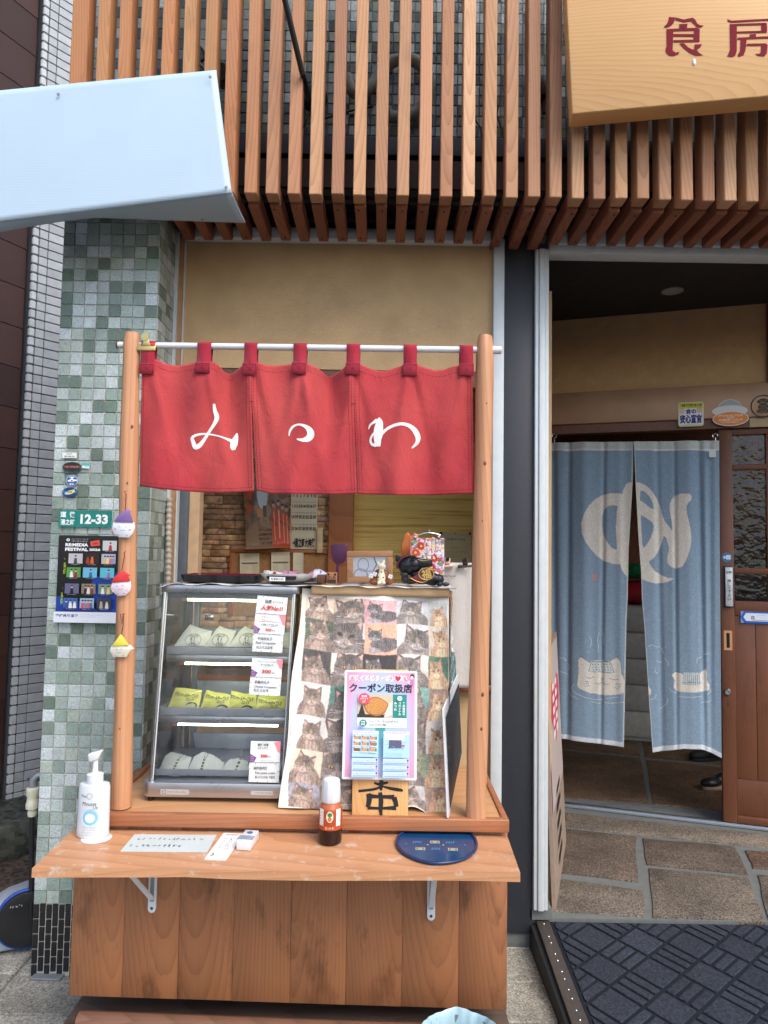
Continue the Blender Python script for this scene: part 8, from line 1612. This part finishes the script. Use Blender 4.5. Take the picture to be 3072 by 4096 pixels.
        for pts in ([(952, 450), (960, 475), (1000, 490)], [(1010, 512), (1100, 520), (1180, 514)], [(1180, 560), (1220, 556), (1250, 548)], [(1240, 460), (1250, 480), (1230, 498)], [(940, 530), (930, 570), (880, 608)], [(800, 150), (830, 145), (860, 160)], [(870, 155), (900, 175), (908, 210)], [(858, 260), (890, 275), (895, 262)], [(910, 240), (940, 262), (942, 290)], [(850, 310), (845, 335), (862, 350)], [(1145, 275), (1150, 240), (1180, 232)], [(1200, 212), (1240, 205)], [(805, 540), (850, 525), (855, 498)]): cvn.line(sh(pts), 5, lc_)
        cvn.poly(sh([(790, 420), (820, 470), (815, 500), (790, 515)]), CREAM)
    cvn.x, cvn.y = S_, T_
    me = cvn.mesh('cloth', lambda s, t: nsurf(X, Y, 0.0 if left else 2.1), M['blue_cloth']); o = link('panel', me, None); o.parent = nr; md = o.modifiers.new('t', 'SOLIDIFY'); md.thickness = .0012; md.offset = -1; return o
panel(True); panel(False)
m = MB(); a, b_ = PW(*E7(-80, 128), .075), PW(*E7(1310, 112), .075); m.tube([(a[0], -.052, a[1] - .012), (b_[0], -.052, b_[1] - .012)], .007, 10); o = m.build('curtain_rod', M['grey_alu'], None, True); o.matrix_world = WMAT; tag(o, 'thin metal rod threaded through the top of the blue curtain', 'rod')
for x, lb in ((120, 'left'), (1280, 'right')):
    q = PW(*E7(x, 75), .06); t = thing('curtain_hook', f'small steel screw hook holding the curtain rod beside the {"entrance post" if lb == "left" else "sliding door"}', 'hook', mw=WMAT @ Matrix.Translation((q[0], -.05, q[1]))); m = MB(); m.tube([(.012 * math.cos(a), 0, .012 * math.sin(a) + .0) for a in np.linspace(0, 6.0, 18)], .003, 8); m.build('eye', M['chrome'], t, True); m = MB(); m.tube([(0, 0, -.012), (0, -.006, -.045)], .004, 8); m.build('shank', M['chrome'], t, True); m = MB(); m.tube([(0, 0.012, .01), (0, .04, .012)], .003, 6); m.build('screw', M['chrome'], t)
q = [PW(*E7(x, y), .09) for x, y in ((1235, 175), (1284, 180), (1284, 230), (1238, 228))]
def wsheet(name, label, cat, cr, p0, p1, off, painter, rad=0, col=None, thick=.0012, pmat='print', mat=None):
    a, b_ = PW(*cr(*p0), off), PW(*cr(*p1), off); w, h = b_[0] - a[0], a[1] - b_[1]; return sheet(name, label, cat, WMAT @ Matrix.Translation(((a[0] + b_[0]) / 2, -off, (a[1] + b_[1]) / 2)), w, h, painter, col, mat, thick, None, pmat, 0, rad)
o = wsheet('care_label', None, None, E7, (1236, 178), (1284, 230), .098, lambda pr, w, h: [pr.scribble(-w * .4, w * .4, h * .3 - i * h * .2, h * .1, srgb(110, 120, 130)) for i in range(4)]); o.parent = nr; o.matrix_parent_inverse = nr.matrix_world.inverted()
def safe(pr, w, h):
    pr.rect(-w * .5 + .003, -h * .5 + .003, w * .5 - .003, h * .5 - .003, srgb(214, 214, 60)); pr.rect(-w * .46, -h * .44, w * .46, h * .24, srgb(236, 236, 240)); N_ = srgb(34, 42, 130)
    pr.text('食品営業賠償共済加入の店', 0, h * .375, h * .11, srgb(30, 32, 40), .04, width=w * .86); pr.scribble(-w * .1, w * .42, h * .29, h * .035, srgb(60, 70, 40)); pr.text('食の', 0, h * .12, h * .21, N_, .05, width=w * .42); pr.text('安心宣言', 0, -h * .19, h * .36, N_, .05, width=w * .86); pr.scribble(-w * .28, w * .28, -h * .41, h * .04, srgb(60, 66, 90))
    for sx in (-1, 1):
        for i in range(3):
            for j in range(3): pr.rect(sx * w * .34 - w * .1 + i * w * .07, h * .06 + j * h * .075, sx * w * .34 - w * .05 + i * w * .07, h * .11 + j * h * .075, srgb(226, 170, 110))
wsheet('safety_sticker', 'square yellow-edged food safety sticker on the door header', 'sticker', E10, (243, 240), (650, 604), .0335, safe, rad=.012)
a0 = PW(*E10(1070, 490), .0335); k_ = (PW(*E10(1358, 490), .0335)[0] - PW(*E10(782, 490), .0335)[0]) / 2
t = thing('shop_sticker', 'orange oval sticker with a grey dome shape on the door header', 'sticker', mw=WMAT @ Matrix.Translation((a0[0], -.0335, a0[1]))); EL = lambda cx, cz, rx, rz, n=36: [(cx + rx * math.cos(2 * math.pi * i / n), cz + rz * math.sin(2 * math.pi * i / n)) for i in range(n)]
m = MB(); m.prism([(x * k_, 0, z * k_) for x, z in EL(0, 0, 1.0, .45)], (0, .0012, 0)); m.build('oval', M['paper'], t); m = MB(); m.prism([(x * k_, .0014, z * k_) for x, z in EL(-.03, .48, .98, .34)], (0, .001, 0)); m.build('backing', M['paper'], t); m = MB(); m.prism([(x * k_, .0026, z * k_) for x, z in EL(-.02, .62, .66, .56)], (0, .0004, 0)); m.build('backing', M['paper'], t)
pr = Print(); pr.poly([(x * k_, z * k_) for x, z in EL(0, 0, .94, .40)], srgb(236, 140, 50)); WT = srgb(250, 230, 214); pr.text('お客さまを大切にするお店', 0, k_ * .19, k_ * .16, WT, .02, width=k_ * 1.35); pr.text('2025年', 0, k_ * .07, k_ * .11, WT, .02, width=k_ * .4); pr.text('店舗賠償責任保険加入店', 0, -k_ * .07, k_ * .14, WT, .02, width=k_ * 1.3); pr.text('愛媛県生活衛生営業指導センター', 0, -k_ * .21, k_ * .10, WT, .01, width=k_ * 1.05); pr.build('print', M['print'], t)
pr = Print(y0=.0022); pr.poly([(x * k_, z * k_) for x, z in EL(-.02, .62, .63, .53) if z > .1], srgb(170, 174, 182)); pr.build('dome', M['print'], t)
q = PW(*E10(1585, 292), .0335); k_ = q[0] - PW(*E10(1385, 292), .0335)[0]; cr_ = thing('pine_crest', 'round black family crest of stacked pines at the frame edge on the door header', 'crest', mw=WMAT @ Matrix.Translation((q[0], -.0335, q[1]))); pr = Print(y0=0); KK = srgb(36, 34, 30); pr.ring(0, 0, k_ * .95, k_ * .95, k_ * .09, KK, n=40)
for zc, ws_ in ((.45, .5), (.0, .42), (-.42, .55)):
    pr.poly([(-k_ * ws_, k_ * (zc - .12)), (-k_ * ws_ * .8, k_ * (zc + .08)), (-k_ * ws_ * .3, k_ * (zc + .22)), (k_ * ws_ * .3, k_ * (zc + .22)), (k_ * ws_ * .8, k_ * (zc + .08)), (k_ * ws_, k_ * (zc - .12))], KK)
    for i in range(6): x = -ws_ * .7 + ws_ * 1.4 * i / 5; pr.line([(k_ * x * .4, k_ * (zc - .1)), (k_ * x, k_ * (zc + .1))], k_ * .025, srgb(170, 140, 100))
    for sx in (-.2, .2): pr.ring(k_ * sx, k_ * (zc - .14), k_ * .11, k_ * .08, k_ * .04, KK, 180, 360, 10)
pr.build('print', M['print'], cr_)
# small things on the sliding door
def jido(pr, w, h):
    B_ = srgb(40, 96, 190); pr.poly([(-w * .5, 0), (-w * .44, h * .5), (w * .5, h * .5), (w * .5, -h * .5), (-w * .44, -h * .5)], B_); pr.poly([(-w * .45, 0), (-w * .40, h * .36), (w * .5, h * .36), (w * .5, -h * .32), (-w * .40, -h * .32)], srgb(226, 232, 240)); pr.text('自', -w * .27, -.02 * h, h * .34, BLK, .02); pr.text('動', w * .07, -.02 * h, h * .34, BLK, .02); pr.scribble(-w * .2, w * .0, h * .24, h * .1, srgb(60, 120, 180)); pr.line([(-w * .28, -h * .24), (w * .15, -h * .25)], h * .03, BLK)
a = PW(*E11(362, 1010), 0.0); b_ = PW(*E11(702 + 330, 1010), 0.0); z0_, z1_ = PW(*E11(500, 938))[1], PW(*E11(500, 1085))[1]
sheet('automatic_door_plate', 'blue-edged arrow plate marking the automatic door', 'plate', WMAT @ Matrix.Translation(((a[0] + b_[0]) / 2, .0095, (z0_ + z1_) / 2)), b_[0] - a[0], z0_ - z1_, jido, (.3, .45, .8), None, .002)
bx_ = thing('door_button', 'slim vertical press button with Japanese writing on the door stile', 'button', mw=WMAT @ Matrix.Translation((.5 * (PW(*E11(152, 620))[0] + PW(*E11(264, 620))[0]), .012, .5 * (PW(*E11(205, 362))[1] + PW(*E11(205, 885))[1])))); w = PW(*E11(264, 620))[0] - PW(*E11(148, 620))[0]; h = PW(*E11(205, 362))[1] - PW(*E11(205, 885))[1]
m = MB(); m.box(-w / 2, w / 2, -.016, 0, -h / 2, h / 2); m.build('housing', M['steel'], bx_, bevel=.003); m = MB(); m.box(-w * .4, w * .4, -.019, -.0162, -h * .47, h * .47); m.build('press_plate', m_plain('silver_plate', srgb(206, 210, 210), .35, .2), bx_, bevel=.002)
pr = Print(y0=-.0192); pr.text('▽', 0, h * .42, w * .2, BLK); pr.text('自動', 0, h * .35, w * .36, BLK, .02, width=w * .6); pr.text('押して下さい', 0, h * .14, w * .42, BLK, .02, vertical=True, gap=1.02); pr.scribble(-w * .3, w * .3, -h * .43, w * .12, BLK); pr.build('print', M['print'], bx_)
q = PW(*E11(186, 250)); r_ = q[0] - PW(*E11(120, 250))[0]; t = thing('door_sticker', 'small round blue sticker on the door stile above the button', 'sticker', mw=WMAT @ Matrix.Translation((q[0], .0108, q[1]))); m = MB(); m.prism([(r_ * math.cos(i * .2094), 0, r_ * math.sin(i * .2094)) for i in range(30)], (0, .001, 0)); o = m.build('disc', M['paper'], t); o.color = (*srgb(60, 140, 196), 1); pr = Print(); pr.rect(-r_ * .15, -r_ * .45, r_ * .7, r_ * .45, srgb(226, 232, 236)); pr.scribble(r_ * .05, r_ * .5, .0, r_ * .5, srgb(120, 150, 180)); pr.ellipse(-r_ * .45, 0, r_ * .25, r_ * .3, srgb(206, 226, 240)); pr.build('print', M['print'], t)
def trip(pr, w, h):
    c_ = srgb(40, 24, 30); pr.ring(-w * .14, h * .2, w * .12, w * .12, w * .02, c_); pr.ring(w * .14, h * .2, w * .12, w * .12, w * .02, c_); pr.ring(-w * .14, h * .2, w * .05, w * .05, w * .015, c_); pr.ring(w * .14, h * .2, w * .05, w * .05, w * .015, c_); pr.ring(0, h * .12, w * .3, h * .36, w * .02, c_, 40, 140); pr.text('tripadvisor', 0, -h * .2, h * .16, c_, .01, width=w * .8)
wsheet('review_sticker', 'faded dark pink review-site sticker behind the lowest door pane', 'sticker', E11, (330, 650), (640, 900), -.033, trip, col=srgb(120, 84, 88))
# leaning wooden signboard just inside the post
a_, bq = PZ(*D3(285, 921), ZF + .001), P(*E8(58, 185), 2.80); cq = P(*E8(136, 48), 3.30); dq = PZ(*D3(352, 470), ZF + .001)
ls = thing('leaning_signboard', 'tall wooden signboard with a red heart leaning inside the entrance post', 'signboard', tuple(a_)); m = MB(); m.prism([p - a_ for p in (a_, dq, cq, bq)], (-.014, .004, 0)); m.build('board', m_plain('pale_board', srgb(150, 130, 114), .6), ls)
def lp(s, t, lift=.002): lo = a_ + (dq - a_) * s; hi = bq + (cq - bq) * s; return lo * (1 - t) + hi * t - a_ + np.array([lift, -lift * .5, 0])
m = MB(); m.add([lp(.04, .35), lp(.96, .35), lp(.96, .985), lp(.04, .985)], [(0, 1, 2, 3)], col=srgb(186, 170, 162))
ht = [(.5 + .4 * 16 * math.sin(a) ** 3 / 17, .72 + .17 * (13 * math.cos(a) - 5 * math.cos(2 * a) - 2 * math.cos(3 * a) - math.cos(4 * a)) / 17) for a in np.linspace(0, 2 * math.pi, 40)[:-1]]
m.add([lp(s, t, .003) for s, t in ht], [tuple(range(39))], col=srgb(206, 50, 80))
for i in range(5):
    for j in range(2): s, t = .3 + .22 * j, .80 - i * .05; m.add([lp(s, t, .004), lp(s + .14, t, .004), lp(s + .14, t + .03, .004), lp(s, t + .03, .004)], [(0, 1, 2, 3)], col=srgb(240, 226, 226))
for i in range(5): t = .36 - i * .07; m.add([lp(.3, t, .003), lp(.6, t + .01, .003), lp(.62, t + .035, .003), lp(.34, t + .028, .003)], [(0, 1, 2, 3)], col=(.02, .018, .016))
m.build('print', M['print'], ls)
# shoes of someone standing inside
def shoe(label, x, y, rot, col):
    p = PZ(*E8(x, y), ZF); t = thing('shoe', label, 'shoe', tuple(p)); t.rotation_euler = (0, 0, rot)
    b2 = blob('upper', [((-.06, 0, .035), (.075, .042, .03)), ((.05, 0, .045), (.085, .040, .042)), ((.11, 0, .06), (.035, .034, .05))], col, t, .005, 4); m = MB(); m.prism([(x_ * .145 + .02, y_ * .048, .0) for x_, y_ in EL(0, 0, 1, 1, 30)], (0, 0, .018)); m.build('sole', m_plain('pale_sole', srgb(176, 150, 130), .6) if 'sole' in label else M['rubber'], t, bevel=.004, angle=60)
shoe('black canvas shoe with a pale sole standing inside the doorway', 1310, 1168, .35, M['black_plastic']); shoe('dark shoe further inside the doorway behind the curtain hem', 1215, 968, .3, M['rubber'])
# shelf unit with bags deep inside, seen through the curtain slit
u0 = WMAT @ Vector((.33, 1.5, 0)); su = thing('drawer_cabinet', 'grey drawer cabinet glimpsed through the curtain slit', 'cabinet', mw=WMAT @ Matrix.Translation((.38, 1.6, ZF)))
m = MB(); m.box(-.4, .4, 0, .35, 0, .98); m.build('carcass', m_plain('grey_laminate', srgb(176, 176, 168), .5), su)
for i in range(5): m = MB(); m.box(-.39, .39, -.015, -.0005, .03 + .19 * i, .205 + .19 * i); m.build('drawer', m_plain('drawer_front', srgb(196, 196, 188), .5) if i == 0 else bpy.data.materials['drawer_front'], su, bevel=.004)
for lb, c_, z, zz_ in (('red plastic bag on the cabinet inside, seen through the curtain slit', srgb(180, 40, 50), ZF + .985, .09), ('green plastic bag resting on the red bag, seen through the curtain slit', srgb(30, 130, 80), ZF + 1.17, .06)):
    t = thing('bag', lb, 'bag', mw=WMAT @ Matrix.Translation((.42, 1.72, z))); blob('bag', [((0, 0, zz_), (.2, .12, zz_)), ((.1, .0, zz_ * .9), (.14, .12, zz_ * .9)), ((-.12, 0, zz_ * .9), (.12, .12, zz_ * .9))], m_plain('bag_plastic', c_, .3, var=.1), t, .008, 3)
bpy.data.scenes.remove(TMP)
